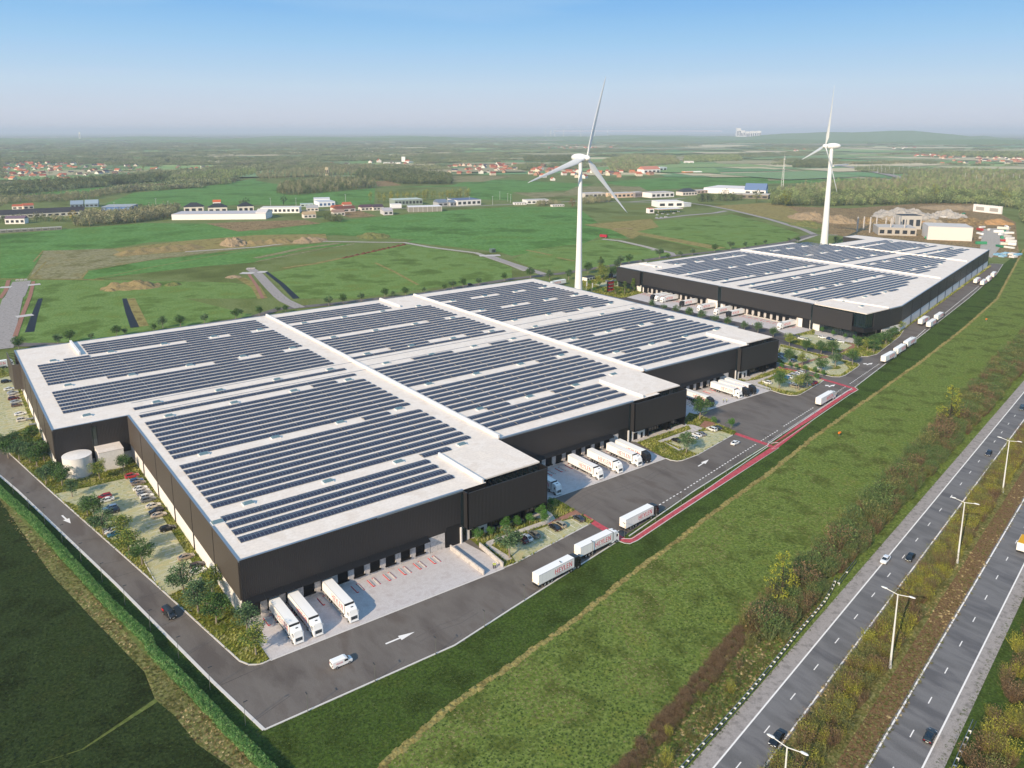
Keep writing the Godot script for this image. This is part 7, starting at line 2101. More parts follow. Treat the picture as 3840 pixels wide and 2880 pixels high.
	heap(V(686.4,-712.1), V(715.7,-705.2), 16, 1.6, M.earth_straw, "low brown bank in the rough strip right of the turbine", "mound", 0.5)
	heap(V(978.5,-661.8), V(1011.6,-627.7), 60, 11, M.sand, "sand heap at the left of the building site", "sand_heap", 0.5)
	heap(V(966.2,-599.1), V(1007.7,-585.4), 60, 13, M.sand, "sand heap right behind the second turbine's mast", "sand_heap", 0.2)
	heap(V(918.3,-617.8), V(918.9,-569.2), 40, 7, M.grass_heap, "weedy mound left of the second turbine's mast", "mound", 0.3)
	heap(V(1083.4,-593.2), V(1153.3,-541.2), 70, 17, M.gravel, "largest grey gravel heap of the building site", "gravel_heap", 0.15)
	heap(V(1118.8,-616.5), V(1136.9,-582.8), 50, 9, M.gravel, "left shoulder of grey gravel beside the largest heap", "gravel_heap", 0.3)
	heap(V(1155.3,-539.7), V(1190.4,-523.3), 60, 13, M.gravel, "round grey gravel heap right of the largest", "gravel_heap", 0.1)
	heap(V(1266.4,-617.1), V(1338.4,-551.7), 60, 7, M.sand, "long brown heap at the back of the building site", "sand_heap", 0.7)
	heap(V(992,-566.3), V(1038.3,-545.4), 40, 9, M.earth, "brown earth heap behind the concrete columns", "earth_heap", 0.2)
	heap(V(1042.3,-559.6), V(1068.8,-548.8), 40, 9, M.gravel_dark, "taupe heap beside the brown earth heap", "gravel_heap", 0.1)
	heap(V(1054.5,-533.3), V(1078.4,-519), 26, 6, M.orange_sand, "small orange sand heap behind the frame building", "sand_heap", 0.1)
	heap(V(1070.2,-516.5), V(1093,-504.6), 36, 8, M.gravel_dark, "pale brown heap right of the orange one", "gravel_heap", 0.1)
	heap(V(1090.2,-489.9), V(1131.8,-467.3), 50, 10, M.earth, "dark brown earth heap before the white wall", "earth_heap", 0.2)
	heap(V(1114.4,-468.5), V(1152.9,-443.2), 40, 8, M.orange_sand, "orange earth heap at the right of the site", "earth_heap", 0.3)
	building_site()
	far_land()

func building_site() -> void:
	var a := V(903.2,-430.7)
	var b := V(928.4,-394.1)
	shed("concrete_hall", "pale precast hall on the building site", "hall", a, b, 40, 15, "d2ccc6", "c0bcb8", "flat", 0)
	shed("unfinished_building", "unfinished concrete frame with dark openings left of the precast hall", "building", V(897.6,-485.3), V(923.2,-453.2), 36, 9, "aaa49c", "b4aea8", "flat", 5, "20242a")
	shed("site_office", "dark topped block standing on the unfinished frame", "building", V(973.8,-498.2), V(991.7,-481.9), 20, 17, "b4b0aa", "3c424a", "flat", 3, "30363e")
	for r in [[V(908.7,-517.8), 18.0], [V(936.8,-525.7), 16.0], [V(910.3,-502.7), 19.0], [V(961,-522.6), 16.0], [V(958.8,-509.4), 15.0], [V(965.7,-504.2), 16.0], [V(960.6,-493.4), 17.0], [V(909.1,-476.7), 20.0], [V(917,-464.3), 19.0], [V(985.9,-489.1), 14.0]]:
		var t := thing("concrete_column", "bare precast column on the building site", "column", V3(r[0]), 0.0, "bare precast columns on the building site")
		var s := st()
		box(s, Vector3(-0.6, 0, -0.6), Vector3(0.6, r[1], 0.6))
		box(s, Vector3(-0.8, r[1] * 0.6, -0.9), Vector3(0.8, r[1] * 0.66, 0.9))
		obj("shaft", done(s, M.concrete), t)
	shed("retaining_wall", "white wall with two arches behind the earth heaps", "wall", V(1282.5,-547.9), V(1270.2,-503.8), 3, 11, "e6e2de", "d8d4d0", "flat", 2, "a8a29c")
	var j := 0
	var cols := ["e6e4e0", "2f7a58", "dcdad6", "e8e8e6", "b8b4b0", "3c8a62", "e0dcd8", "a83c38", "c8c8c8", "d8d0c0"]
	for p in [V(1034.5,-410.3), V(1046.1,-408.6), V(1032.6,-398.1), V(1013.3,-399.1), V(997.4,-385.2), V(981.2,-384.8), V(978,-375.1), V(957.2,-372.7), V(953.3,-364.1), V(928.6,-360), V(929.8,-353.7), V(905,-356.1), V(903.7,-346.6), V(999.3,-416.2), V(961.7,-399.4), V(912.4,-377.6), V(1068,-443), V(1040.6,-433.9), V(1049.7,-427.1), V(1076.1,-422), V(1092.6,-424.7), V(1226.6,-536.3), V(1153.4,-531.6), V(1071.7,-471.2)]:
		var s := st()
		var t := thing("site_container", "%s crate or container from the back in the building site's yard" % ORD[j], "container", V3(p, 0.2), rr(0, PI), "")
		var w := rr(2.5, 6.5)
		box(s, Vector3(-w, 0.2, -1.3), Vector3(w, rr(1.8, 3.0), 1.3))
		for k in int(w * 2): box(s, Vector3(-w + k + 0.2, 0.3, -1.36), Vector3(-w + k + 0.3, 1.7, 1.36))
		obj("body", done(s, hexmat(cols[j % 10])), t)
		s = st()
		for x in [-w + 0.3, w - 0.6]: box(s, Vector3(x, 0, -1.2), Vector3(x + 0.3, 0.2, 1.2))
		obj("skid", done(s, M.black), t)
		j += 1
	j = 0
	for p in [V(843.7,-332.6), V(857.8,-331.5), V(859.2,-325.7), V(859.7,-320.7), V(836,-324.8), V(840.2,-317.2)]:
		var t := thing("wrapped_pallets", "%s stack of blue wrapped pallets from the left at the site's edge" % ORD[j], "pallets", V3(p, 0.2))
		var s := st()
		for x in 4:
			for z in 3: box(s, Vector3(x * 2.2 - 4.4, 0.15, z * 1.6 - 2.4), Vector3(x * 2.2 - 2.4, rr(1.3, 1.9), z * 1.6 - 1.0))
		obj("wrapping", done(s, hexmat(["7ca8c4", "94b8cc", "d8d4d0"][j % 3], 0.4)), t)
		s = st()
		box(s, Vector3(-4.5, 0, -2.5), Vector3(4.5, 0.15, 2.4))
		obj("pallet", done(s, hexmat("8c7454")), t)
		j += 1
	var t := thing("lifting_platform", "green boom lift before the precast hall", "machine", V3(V(912,-436.3)), 0.4)
	var s := st()
	box(s, Vector3(-3, 0.6, -1.3), Vector3(3, 2.4, 1.3))
	obj("body", done(s, hexmat("2f8a5c", 0.5)), t)
	s = st()
	tube(s, Vector3(-1, 2.4, 0), Vector3(-6, 9, 2), 0.3, 0.25, 6)
	tube(s, Vector3(-6, 9, 2), Vector3(-10, 13, 3), 0.25, 0.2, 6)
	obj("boom", done(s, hexmat("3c8ca0", 0.5)), t)
	for x in [-2.0, 2.0]:
		for z in [-1.2, 1.2]: obj("wheel", wheel_mesh(0.6, 0.4), t, Vector3(x, 0.6, z))

# everything from a few kilometres out to the horizon
func far_land() -> void:
	for l in lawns:
		if l[0] == "field": clear_land.append(l[1])
	# a mosaic of fields
	var s := st()
	s.set_material(tinted(0.95))
	var cols := [lin("78945c"), lin("889c66"), lin("688a5c"), lin("a09a7a"), lin("b8b08e"), lin("94906e"), lin("70885e"), lin("c8bc9c"), lin("7c8a62")]
	for k in 900:
		var ang := rr(-0.65, 0.65) + 0.64
		var dist := 2300.0 * pow(9.0, rng.randf())
		var c := V(sin(ang), -cos(ang)) * dist
		var w := rr(90, 260) * (0.6 + dist / 6000.0)
		var l := rr(60, 160) * (0.6 + dist / 5000.0)
		var a := rr(-0.4, 0.4) + 0.5
		var d := V(cos(a), sin(a))
		var n := d.orthogonal()
		var q := [c - d * w - n * l, c + d * w - n * l * rr(0.7, 1.2), c + d * w * rr(0.8, 1.1) + n * l, c - d * w + n * l]
		s.set_color(cols[rng.randi() % cols.size()] * rr(0.85, 1.1))
		flat(s, q, 0.3 + k * 0.004)
	s.generate_normals()
	struct("farmland", s.commit())
	# low hills at the right of the horizon
	s = SurfaceTool.new()
	s.begin(Mesh.PRIMITIVE_TRIANGLES)
	var n := FastNoiseLite.new()
	n.seed = 9
	n.frequency = 0.0004
	n.fractal_octaves = 4
	var A := 64
	var B := 14
	var pts := []
	for i in A + 1:
		for j in B + 1:
			var ang := lerpf(-0.1, 1.35, float(i) / A)
			var dist := lerpf(7000.0, 13000.0, float(j) / B)
			var p := V(sin(ang), -cos(ang)) * dist
			var rise := smoothstep(0.6, 1.2, ang) * 75.0 + 60.0
			var y := maxf(0.0, (n.get_noise_2d(p.x, p.y) + 0.35) * rise * smoothstep(7000.0, 12000.0, dist)) - 1.0
			pts.append(Vector3(p.x, y, p.y))
	for i in A:
		for j in B:
			var k := i * (B + 1) + j
			for q in [k, k + 1, k + B + 2, k, k + B + 2, k + B + 1]: s.add_vertex(pts[q])
	s.index()
	s.generate_normals()
	s.set_material(M.pasture)
	struct("hills", s.commit())
	# woods: clumps of a dozen crowns, thick on the left, in patches on the right
	var L := Leaves.new()
	for k in 26:
		var c := Vector3(rr(-26, 26), 0, rr(-10, 10))
		var h := rr(7, 13)
		for i in 16:
			var d := rdir()
			var p := c + Vector3(0, h * 0.55, 0) + d * Vector3(4.2, h * 0.45, 4.2) * pow(rng.randf(), 0.4)
			var u := rdir() * rr(0.8, 1.7)
			var v := rdir() * rr(0.8, 1.7)
			L.tri(p + u, p - u, p + v * 1.6, Color(1, 1, 1) * rr(0.75, 1.2))
	var clump := L.mesh(leaf_mat())
	n = FastNoiseLite.new()
	n.seed = 15
	n.frequency = 0.0011
	n.fractal_octaves = 3
	var where := [[], [], []]
	var tints := [[], [], []]
	var cw := [lin("727e5a"), lin("848a68"), lin("647252"), lin("8e9270"), lin("7c7c66")]
	for k in 26000:
		var ang := rr(-0.62, 0.62) + 0.64
		var dist := 1750.0 * pow(11.0, rng.randf())
		var p := V(sin(ang), -cos(ang)) * dist
		var open := false
		if dist < 4500.0:
			for c in clear_land:
				if Geometry2D.is_point_in_polygon(p, c): open = true
		if open: continue
		var left := 1.0 - smoothstep(0.45, 0.8, ang)
		var v := n.get_noise_2d(p.x * 0.6, p.y * 1.6)
		if v < lerpf(0.16, -0.26, left): continue
		if dist < 2450.0 and ang > 0.3 and ang < 1.2: continue
		if dist < 3000.0 and ang < 0.25 and dist > 1650.0 and rng.randf() < 0.6: continue
		var zone := 0 if dist < 4000.0 else (1 if dist < 8000.0 else 2)
		var k2 := rr(0.8, 1.25) * (1.0 + maxf(0.0, dist - 5000.0) / 9000.0)
		where[zone].append(Transform3D(Basis(Vector3.UP, rr(-0.4, 0.4) - 0.6).scaled(Vector3(k2, rr(0.8, 1.2), k2)), V3(p, 0.3)))
		tints[zone].append(pick(cw).lerp(lin("64744e"), clampf(v, 0.0, 0.6)))
	for z in 3: tag(multi("woodland", clump, where[z], tints[z]), ["far woods a few kilometres off", "farther woods halfway to the horizon", "woods along the horizon"][z], "woodland")
	# small things far off
	shed("water_tower", "white tower block alone on the left horizon", "tower", V(1887.6,-12719.3), V(1900.6,-12709.6), 12, 105, "e8e6e0", "d0ccc4", "flat", 1)
	shed("stone_tower", "old stone tower above the wood in the fields", "tower", V(882.6,-2029.9), V(890.1,-2024.3), 10, 24, "b0a488", "8c8068", "flat", 2)
	shed("silo", "white silo block by the canal", "silo", V(1539,-2797.1), V(1550,-2789), 14, 20, "ecebe8", "d4d2ce", "flat", 0)
	for r in [[V(1401.6,-2598.3), V(1418.6,-2585.7), "low white hall left of the silo block"], [V(1367.8,-2623.5), V(1391.5,-2605.9), "pale hall farthest left by the canal"], [V(1483.5,-2641.4), V(1508.2,-2649.9), "small white hall right of the silo block"]]: shed("hall", r[2], "hall", r[0], r[1], 20, 7, "e2e0dc", "c8c6c4", "flat", 0)
	shed("hall", "white hall with orange part beside the far field", "hall", V(1761,-1537.4), V(1789.3,-1532), 16, 6, "d88a5c", "e8d8cc", "flat", 0)
	shed("hall", "long white hall right of the orange one", "hall", V(1789.9,-1531.6), V(1814.3,-1521.3), 16, 6, "e6e6e4", "d8d8d6", "flat", 0)
	shed("factory", "white factory buildings behind the village at the turbine", "factory", V(1666.8,-1607.6), V(1727.5,-1601.8), 30, 12, "e2ddda", "b87a68", "gable", 4)
	shed("factory", "white tall shop next to the factory behind the village", "factory", V(1800.7,-1672.3), V(1839.5,-1678.5), 20, 12, "eceae8", "d8d6d4", "flat", 2)
	shed("farm", "lone white farmhouse by the sandy field", "house", V(2288.3,-2002.7), V(2315.9,-1982.1), 14, 7, "e6e2dc", "c8c0b8", "gable", 2)
	for r in [[V(10889,-8439.9), V(10942.5,-8400.1), 165.0, "tallest white block of the distant town"], [V(10945.6,-8397.8), V(10996,-8360.3), 128.0, "white block beside the tallest of the distant town"], [V(11003.6,-8354.6), V(11057.1,-8314.8), 112.0, "low white block of the distant town"], [V(11072.4,-8303.4), V(11148.8,-8246.6), 118.0, "wide white block of the distant town"], [V(11156.4,-8240.9), V(11209.9,-8201.1), 122.0, "right hand white block of the distant town"]]: shed("tower_block", r[3], "tower block", r[0], r[1], 60, r[2], "ece8e4", "d8d4d0", "flat", 3)
	# the canal
	var w := hexmat("6a94b4", 0.15, 0.0, 0.6)
	sheet("canal", [V(1522.5,-2546.7), V(1704.5,-2796), V(1937,-3156.5), V(1966.9,-3134.2), V(1841.7,-2944.4), V(1651.8,-2683.8), V(1516.7,-2512.6)], 4.2, w)
	# the motorway seen again far off, with its lamps
	sheet("far_motorway", ribbon([V(1902.1,-974.7), V(2030.3,-1056.3), V(2251.3,-1252.4), V(2473,-1456.9), V(2550.1,-1563)], 26.0), 4.3, M.shoulder)
	shed("bridge", "pale road bridge over the far motorway", "bridge", V(2448.5,-1496.1), V(2621.1,-1544.8), 12, 7, "d4d0cc", "c8c4c0", "flat", 0)
	var j := 0
	for p in [V(2379.9,-1377.3), V(2363.7,-1342.6), V(2275.8,-1275.8), V(2419.7,-1347.6), V(2254.6,-1249.9), V(2172.6,-1192.7), V(2337.1,-1273), V(2152.9,-1170.1), V(2160.6,-1164.3), V(2357.6,-1257.8), V(2123.8,-1119.9), V(2251.2,-1172.6), V(2390.4,-1233.3), V(2370.4,-1205.4), V(2429.7,-1204.1), V(2065.4,-909.4), V(2209.5,-955), V(1993.8,-852.7), V(1984,-834), V(2121.4,-867.8), V(2041.8,-817), V(2070.4,-822.3), V(2086.3,-810.4), V(2075.2,-792.1)]:
		var t := thing("lamp_post", "%s lamp post from the left along the far motorway" % ORD[j], "lamp post", V3(p), 0.0, "lamp posts along the far motorway")
		s = st()
		tube(s, Vector3.ZERO, Vector3(0, 19, 0), 0.45, 0.35, 5)
		obj("pole", done(s, hexmat("b8bab8")), t)
		s = st()
		box(s, Vector3(-2.5, 18.8, -0.3), Vector3(2.5, 19.2, 0.3))
		obj("arm", done(s, hexmat("c4c6c4")), t)
		j += 1
	# lattice mast
	var t := thing("radio_mast", "white lattice radio mast with dishes", "mast", V3(V(1526.8,-1052.4)))
	s = st()
	for k in 3:
		var q := Vector3(cos(TAU * k / 3), 0, sin(TAU * k / 3))
		var q2 := Vector3(cos(TAU * (k + 1) / 3), 0, sin(TAU * (k + 1) / 3))
		tube(s, q * 3.4, q * 0.7 + Vector3(0, 62, 0), 0.3, 0.2, 4)
		for i in 10:
			var f := i / 10.0
			tube(s, q * lerpf(3.4, 0.7, f) + Vector3(0, 62 * f, 0), q2 * lerpf(3.4, 0.7, f + 0.1) + Vector3(0, 62 * (f + 0.1), 0), 0.15, 0.15, 3)
	obj("lattice", done(s, hexmat("dcdad6")), t)
	s = st()
	tube(s, Vector3(0, 62, 0), Vector3(0, 80, 0), 0.25, 0.08, 5)
	obj("aerial", done(s, hexmat("d0d0d0")), t)
	for y in [44.0, 60.0, 64.0]:
		s = st()
		tube(s, Vector3(-1.4, y, 1.2), Vector3(1.4, y, 1.2), 0.9, 0.9, 8, true)
		obj("dish", done(s, hexmat("e8e8e6")), t)
	# lamp posts by the shops
	j = 0
	for p in [V(301.1,-1359.7), V(304.9,-1298), V(234.6,-1327.9), V(451.9,-1259.7), V(484.9,-1235.2), V(580.8,-1255.6), V(686.3,-1097.8), V(757.1,-1070.7), V(825.7,-1145.5), V(816,-1108.7), V(806.6,-1087.6), V(726.4,-1093.5)]:
		t = thing("lamp_post", "%s lamp post from the left along the road of sheds" % ORD[j], "lamp post", V3(p), 0.0, "lamp posts along the road of sheds")
		s = st()
		tube(s, Vector3.ZERO, Vector3(0, 14, 0), 0.3, 0.2, 5)
		obj("pole", done(s, hexmat("b0b2b0")), t)
		s = st()
		box(s, Vector3(-1.5, 13.9, -0.2), Vector3(1.5, 14.2, 0.2))
		obj("arm", done(s, hexmat("c4c6c4")), t)
		j += 1

# ---------- turbines, lamps, rails and people ----------
func turbine(label: String, base: Vector2, h: float, r0: float, plane: Vector3, L: float, th: float) -> void:
	var t := thing("wind_turbine", label, "wind turbine", V3(base))
	var s := SurfaceTool.new()
	s.begin(Mesh.PRIMITIVE_TRIANGLES)
	var prof := [[0.0, r0], [h * 0.12, r0 * 0.84], [h * 0.3, r0 * 0.7], [h * 0.6, r0 * 0.55], [h - 2.0, r0 * 0.42]]
	var n := 28
	for k in prof.size() - 1:
		for i in n:
			var a := [Vector3(cos(TAU * i / n), 0, sin(TAU * i / n)), Vector3(cos(TAU * (i + 1) / n), 0, sin(TAU * (i + 1) / n))]
			quad(s, a[0] * prof[k][1] + Vector3(0, prof[k][0], 0), a[0] * prof[k + 1][1] + Vector3(0, prof[k + 1][0], 0), a[1] * prof[k + 1][1] + Vector3(0, prof[k + 1][0], 0), a[1] * prof[k][1] + Vector3(0, prof[k][0], 0))
	s.index()
	s.generate_normals()
	s.set_material(M.white_metal)
	obj("tower", s.commit(), t)
	var e := plane.normalized()
	var axis := e.cross(Vector3.UP).normalized()
	if axis.dot(Vector3(-base.x, 0, -base.y)) < 0.0: axis = -axis
	var hub := Vector3(0, h, 0) + axis * 6.5
	var b := Basis(axis, Vector3.UP, axis.cross(Vector3.UP))
	# egg-shaped nacelle
	s = SurfaceTool.new()
	s.begin(Mesh.PRIMITIVE_TRIANGLES)
	var rings := []
	for q in [[-9.0, 0.3], [-8.4, 1.5], [-6.5, 2.4], [-3.0, 3.0], [0.0, 3.0], [3.0, 2.6], [4.6, 2.1]]:
		var ring_ := []
		for i in 18: ring_.append(Vector3(0, h, 0) + b * Vector3(q[0], cos(TAU * i / 18) * q[1], sin(TAU * i / 18) * q[1]))
		rings.append(ring_)
	loft(s, rings)
	s.index()
	s.generate_normals()
	s.set_material(M.white_metal)
	obj("nacelle", s.commit(), t)
	s = SurfaceTool.new()
	s.begin(Mesh.PRIMITIVE_TRIANGLES)
	rings = []
	for q in [[-1.8, 2.1], [0.0, 2.2], [1.6, 1.7], [2.6, 0.9], [2.9, 0.1]]:
		var ring_ := []
		for i in 16: ring_.append(hub + b * Vector3(q[0], cos(TAU * i / 16) * q[1], sin(TAU * i / 16) * q[1]))
		rings.append(ring_)
	loft(s, rings)
	s.index()
	s.generate_normals()
	s.set_material(M.white_metal)
	var hb := obj("hub", s.commit(), t)
	for k in 3:
		var a := th + TAU * k / 3.0
		var out := Vector3.UP * cos(a) + e * sin(a)
		var chord := axis.cross(out).normalized()
		s = SurfaceTool.new()
		s.begin(Mesh.PRIMITIVE_TRIANGLES)
		rings = []
		for q in [[0.02, 1.6, 1.5, 0.0], [0.06, 1.8, 1.3, 0.3], [0.16, 4.6, 0.8, 0.32], [0.3, 3.7, 0.55, 0.2], [0.5, 2.7, 0.38, 0.1], [0.75, 1.7, 0.22, 0.04], [0.94, 0.9, 0.12, 0.0], [1.0, 0.25, 0.05, 0.0]]:
			var c: Vector3 = chord.rotated(out, q[3] * 1.2)
			var f: Vector3 = axis.rotated(out, q[3] * 1.2)
			var ring_ := []
			for i in 12:
				var w := TAU * i / 12
				ring_.append(hub + out * L * q[0] + c * (cos(w) * q[1] * 0.5 - q[1] * 0.12) + f * sin(w) * q[2] * (0.5 if cos(w) > 0.0 else 0.5 + 0.3 * cos(w)) + axis * q[0] * q[0] * 2.0)
			rings.append(ring_)
		loft(s, rings)
		s.index()
		s.generate_normals()
		s.set_material(M.blade)
		obj("blade", s.commit(), t)

func furniture() -> void:
	M.blade = hexmat("d4d6d8", 0.4, 0.0, 0.5)
	turbine("nearer wind turbine rising behind the first warehouse's right corner", V(385.8,-435.3), 101.0, 3.1, Vector3(0.999, 0, -0.041), 59.0, deg_to_rad(15))
	turbine("second wind turbine rising behind the second warehouse", V(745,-459.5), 105.0, 4.2, Vector3(-0.597, 0, 0.802), 61.0, deg_to_rad(15))
	var j := 0
	for r in [[V(8367.8,-10316.6), 128.0], [V(8433.5,-10267.7), 128.0], [V(8490,-10225.6), 128.0], [V(8604.6,-10140.3), 128.0], [V(8830.8,-9972), 142.0], [V(9015.7,-9834.4), 142.0], [V(9186.8,-9707), 142.0]]:
		var t := thing("wind_turbine", "%s tiny wind turbine from the left on the horizon" % ORD[j], "wind turbine", V3(r[0]), 0.0, "wind turbines on the horizon")
		var s := st()
		tube(s, Vector3.ZERO, Vector3(0, r[1], 0), 4.0, 2.6, 6)
		obj("tower", done(s, M.white_metal), t)
		for k in 3:
			s = st()
			var a := TAU * k / 3 + j
			tube(s, Vector3(0, r[1], 4), Vector3(sin(a) * 60, r[1] + cos(a) * 60, 4), 2.6, 0.8, 5)
			obj("blade", done(s, M.white_metal), t)
		j += 1
	# slim yard lamps
	j = 0
	var proto := Node3D.new()
	var s := st()
	tube(s, Vector3.ZERO, Vector3(0, 5.6, 0), 0.07, 0.05, 6)
	tube(s, Vector3.ZERO, Vector3(0, 0.5, 0), 0.11, 0.11, 6)
	obj("pole", done(s, hexmat("7c8078", 0.5, 0.5)), proto)
	s = st()
	box(s, Vector3(-0.12, 5.5, -0.1), Vector3(0.75, 5.6, 0.1))
	obj("lamp_head", done(s, hexmat("3a3d40", 0.5)), proto)
	for p in [V(13.1,-299.7), V(16,-284), V(18.8,-268.9), V(21.5,-253.2), V(24.2,-237.9), V(27,-222.6), V(29.7,-207.2), V(32.4,-191.9), V(35.2,-176.9), V(37.9,-161.7), V(40.6,-146.5)]:
		tag(place(proto, "street_lamp"), "%s slim lamp from the left along the perimeter road's verge" % ORD[j], "street lamp", "slim lamps along the perimeter road")
		(get_child(get_child_count() - 1) as Node3D).position = V3(p)
		j += 1
	j = 0
	for p in [V(52.4, -142.4), V(68.1, -142.4), V(83.8, -142.4), V(98.9, -144.2), V(113.6, -147.2), V(128.5, -150.2), V(143, -153.2), V(158, -155.4), V(173, -156.8), V(188.2, -159.8), V(203.4, -162.7), V(218.7, -165.8), V(233.9, -168.7), V(251.1, -173.0), V(267, -176.2), V(283, -179.4), V(299, -182.6), V(331, -189.2), V(347, -190.8), V(380, -199), V(412, -206.4), V(444, -214.2), V(476, -222), V(508, -229.8), V(540, -237.6), V(572, -245.4), V(604, -253.2), V(636, -262.2), V(668, -271), V(700, -279)]:
		var o := place(proto, "street_lamp")
		o.position = V3(p)
		o.rotation.y = PI / 2
		o.scale = Vector3(1, 0.8, 1)
		tag(o, "%s slim lamp from the left along the yard's outer kerb" % ORD[j], "street lamp", "slim lamps along the yard's outer kerb")
		j += 1
	# twin armed motorway lamps
	proto = Node3D.new()
	s = st()
	tube(s, Vector3.ZERO, Vector3(0, 18.6, 0), 0.26, 0.13, 10)
	tube(s, Vector3.ZERO, Vector3(0, 1.2, 0), 0.34, 0.3, 10)
	obj("pole", done(s, hexmat("d2d2ce", 0.5)), proto)
	for z in [-1.0, 1.0]:
		s = st()
		tube(s, Vector3(0, 18.5, 0), Vector3(0, 19.0, 2.6 * z), 0.09, 0.08, 6)
		obj("arm", done(s, hexmat("d2d2ce", 0.5)), proto)
		s = st()
		loft(s, [ring_z(2.2 * z, 0.1), ring_z(2.5 * z, 0.24), ring_z(3.3 * z, 0.22), ring_z(3.6 * z, 0.08)])
		obj("lamp_head", done(s, hexmat("dcdcd8", 0.4)), proto)
	for k in 7:
		var o := place(proto, "motorway_lamp")
		o.position = V3(MW(105.7 + 58.8 * k, 13.2 - 0.25 * k))
		o.rotation.y = heading(V(1, -0.2)) + 0.0
		tag(o, "%s tall twin armed lamp from the camera on the central reserve" % ORD[k], "lamp post", "twin armed motorway lamps")
	# guard rails
	guard("long white guard rail along the hard shoulder", [MW(96, -7.9), MW(115, -7.7), MW(128.8, -7.6), MW(142.3, -7.8), V(158, -96.5), V(167, -98.3), V(175, -100.0), V(182, -102.2), V(187.6, -104.4)], 2.0)
	guard("short dark rail where the long guard rail begins", [V(185.8, -102.6), V(200.4, -106.2)], 7.0)
	guard("guard rail on the right bank of the motorway", [V(132, -51.4), V(146, -54.2), V(161.6, -57.4)], 2.4)
	# orange markers in the meadow
	for r in [[V(284,-161.7), "orange topped marker post in the meadow"], [V(540,-214.8), "distant orange marker post in the meadow"]]:
		var t := thing("marker_post", r[1], "marker", V3(r[0]))
		for x in [-0.35, 0.35]:
			s = st()
			tube(s, Vector3(x, 0, 0), Vector3(x, 1.3, 0), 0.06, 0.06, 5)
			obj("leg", done(s, M.steel), t)
		s = st()
		loft(s, [ring(-0.6, 0.35, 1.25, 1.95, 0.12), ring(0.6, 0.35, 1.25, 1.95, 0.12)])
		obj("cap", done(s, hexmat("e07a2c", 0.5)), t)
	# tank and plant box
	var t := thing("water_tank", "round white water tank at the building's inner corner", "tank", V3(V(33.4, -303.6)))
	s = SurfaceTool.new()
	s.begin(Mesh.PRIMITIVE_TRIANGLES)
	for i in 48:
		var a := [Vector3(cos(TAU * i / 48), 0, sin(TAU * i / 48)) * 4.7, Vector3(cos(TAU * (i + 1) / 48), 0, sin(TAU * (i + 1) / 48)) * 4.7]
		quad(s, a[0], a[0] + Vector3(0, 7.5, 0), a[1] + Vector3(0, 7.5, 0), a[1])
	s.index()
	s.generate_normals()
	s.set_material(M.white_wall)
	obj("shell", s.commit(), t)
	s = st()
	for i in 48:
		var a := [Vector3(cos(TAU * i / 48), 0, sin(TAU * i / 48)) * 4.78, Vector3(cos(TAU * (i + 1) / 48), 0, sin(TAU * (i + 1) / 48)) * 4.78]
		for v in [a[0] + Vector3(0, 7.5, 0), a[1] + Vector3(0, 7.5, 0), Vector3(0, 7.8, 0)]: s.add_vertex(v)
		quad(s, a[0] + Vector3(0, 7.35, 0), a[0] + Vector3(0, 7.5, 0), a[1] + Vector3(0, 7.5, 0), a[1] + Vector3(0, 7.35, 0))
	obj("lid", done(s, M.white_wall), t)
	t = thing("plant_room", "plain white plant room beside the round tank", "plant room", V3(V(43.9, -303.6)))
	s = st()
	box(s, Vector3(-4.1, 0, -4.4), Vector3(4.1, 7.3, 3.2))
	obj("wall", done(s, M.white_wall), t)
	s = st()
	box(s, Vector3(-4.2, 7.3, -4.5), Vector3(4.2, 7.5, 3.3))
	obj("roof", done(s, M.roof), t)
	# walls of the ramp
	for r in [[V(111.9, -180.5), V(112, -163.4), "long low concrete wall between dock apron and ramp"], [V(119.5,-176.5), V(118.6,-163.5), "low concrete wall between ramp and forecourt bed"]]:
		t = placed("ramp_wall", r[2], "wall", (r[0] + r[1]) / 2.0)
		slab_part("wall", t, r[0], r[1], 0.0, 1.5, -0.15, 0.15, M.concrete)
		slab_part("coping", t, r[0], r[1], 1.5, 1.58, -0.2, 0.2, M.concrete)
	sign_tower()
	shed("gatehouse", "small white cabin with dark roof left of the sign tower", "cabin", V(427.3,-471.7), V(437.6,-473.6), 5, 2.9, "e0dcd4", "33363a", "flat", 3)
	j = 0
	for p in [V(402.4,-444.9), V(402,-438)]:
		t = thing("flag_pole", ["left", "right"][j] + " white banner on a pole near the turbine's foot", "banner", V3(p))
		s = st()
		tube(s, Vector3.ZERO, Vector3(0, 6.8, 0), 0.07, 0.05, 6)
		obj("pole", done(s, M.white_metal), t)
		s = st()
		box(s, Vector3(0.06, 3.0, -0.02), Vector3(1.0, 6.6, 0.02))
		obj("banner", done(s, hexmat("e8e6e2", 0.8)), t)
		j += 1
	# people in high-visibility jackets
	var who := [[V(116.1,-164.7), 0.3, "person in dark clothes and yellow vest pointing, on the ramp", true], [V(116.5,-164.4), 2.6, "person in yellow jacket and white helmet on the ramp", false], [V(279.2,-215.6), 0.8, "left person in yellow vest and white helmet at the third dock", false], [V(280.5,-214.7), 3.4, "right person in yellow vest at the third dock", true], [V(411.3,-325.3), 1.0, "person in yellow standing before the docked white lorry", false], [V(409.2,-297), 4.0, "person in yellow alone on the second warehouse's apron", true]]
	for w in who: person(w[0], w[1], w[2], w[3])

func ring_z(z: float, r: float) -> Array:
	var a := []
	for i in 8: a.append(Vector3(cos(TAU * i / 8) * r * 1.3, 19.0 + absf(z) * 0.02 + sin(TAU * i / 8) * r * 0.6, z))
	return a

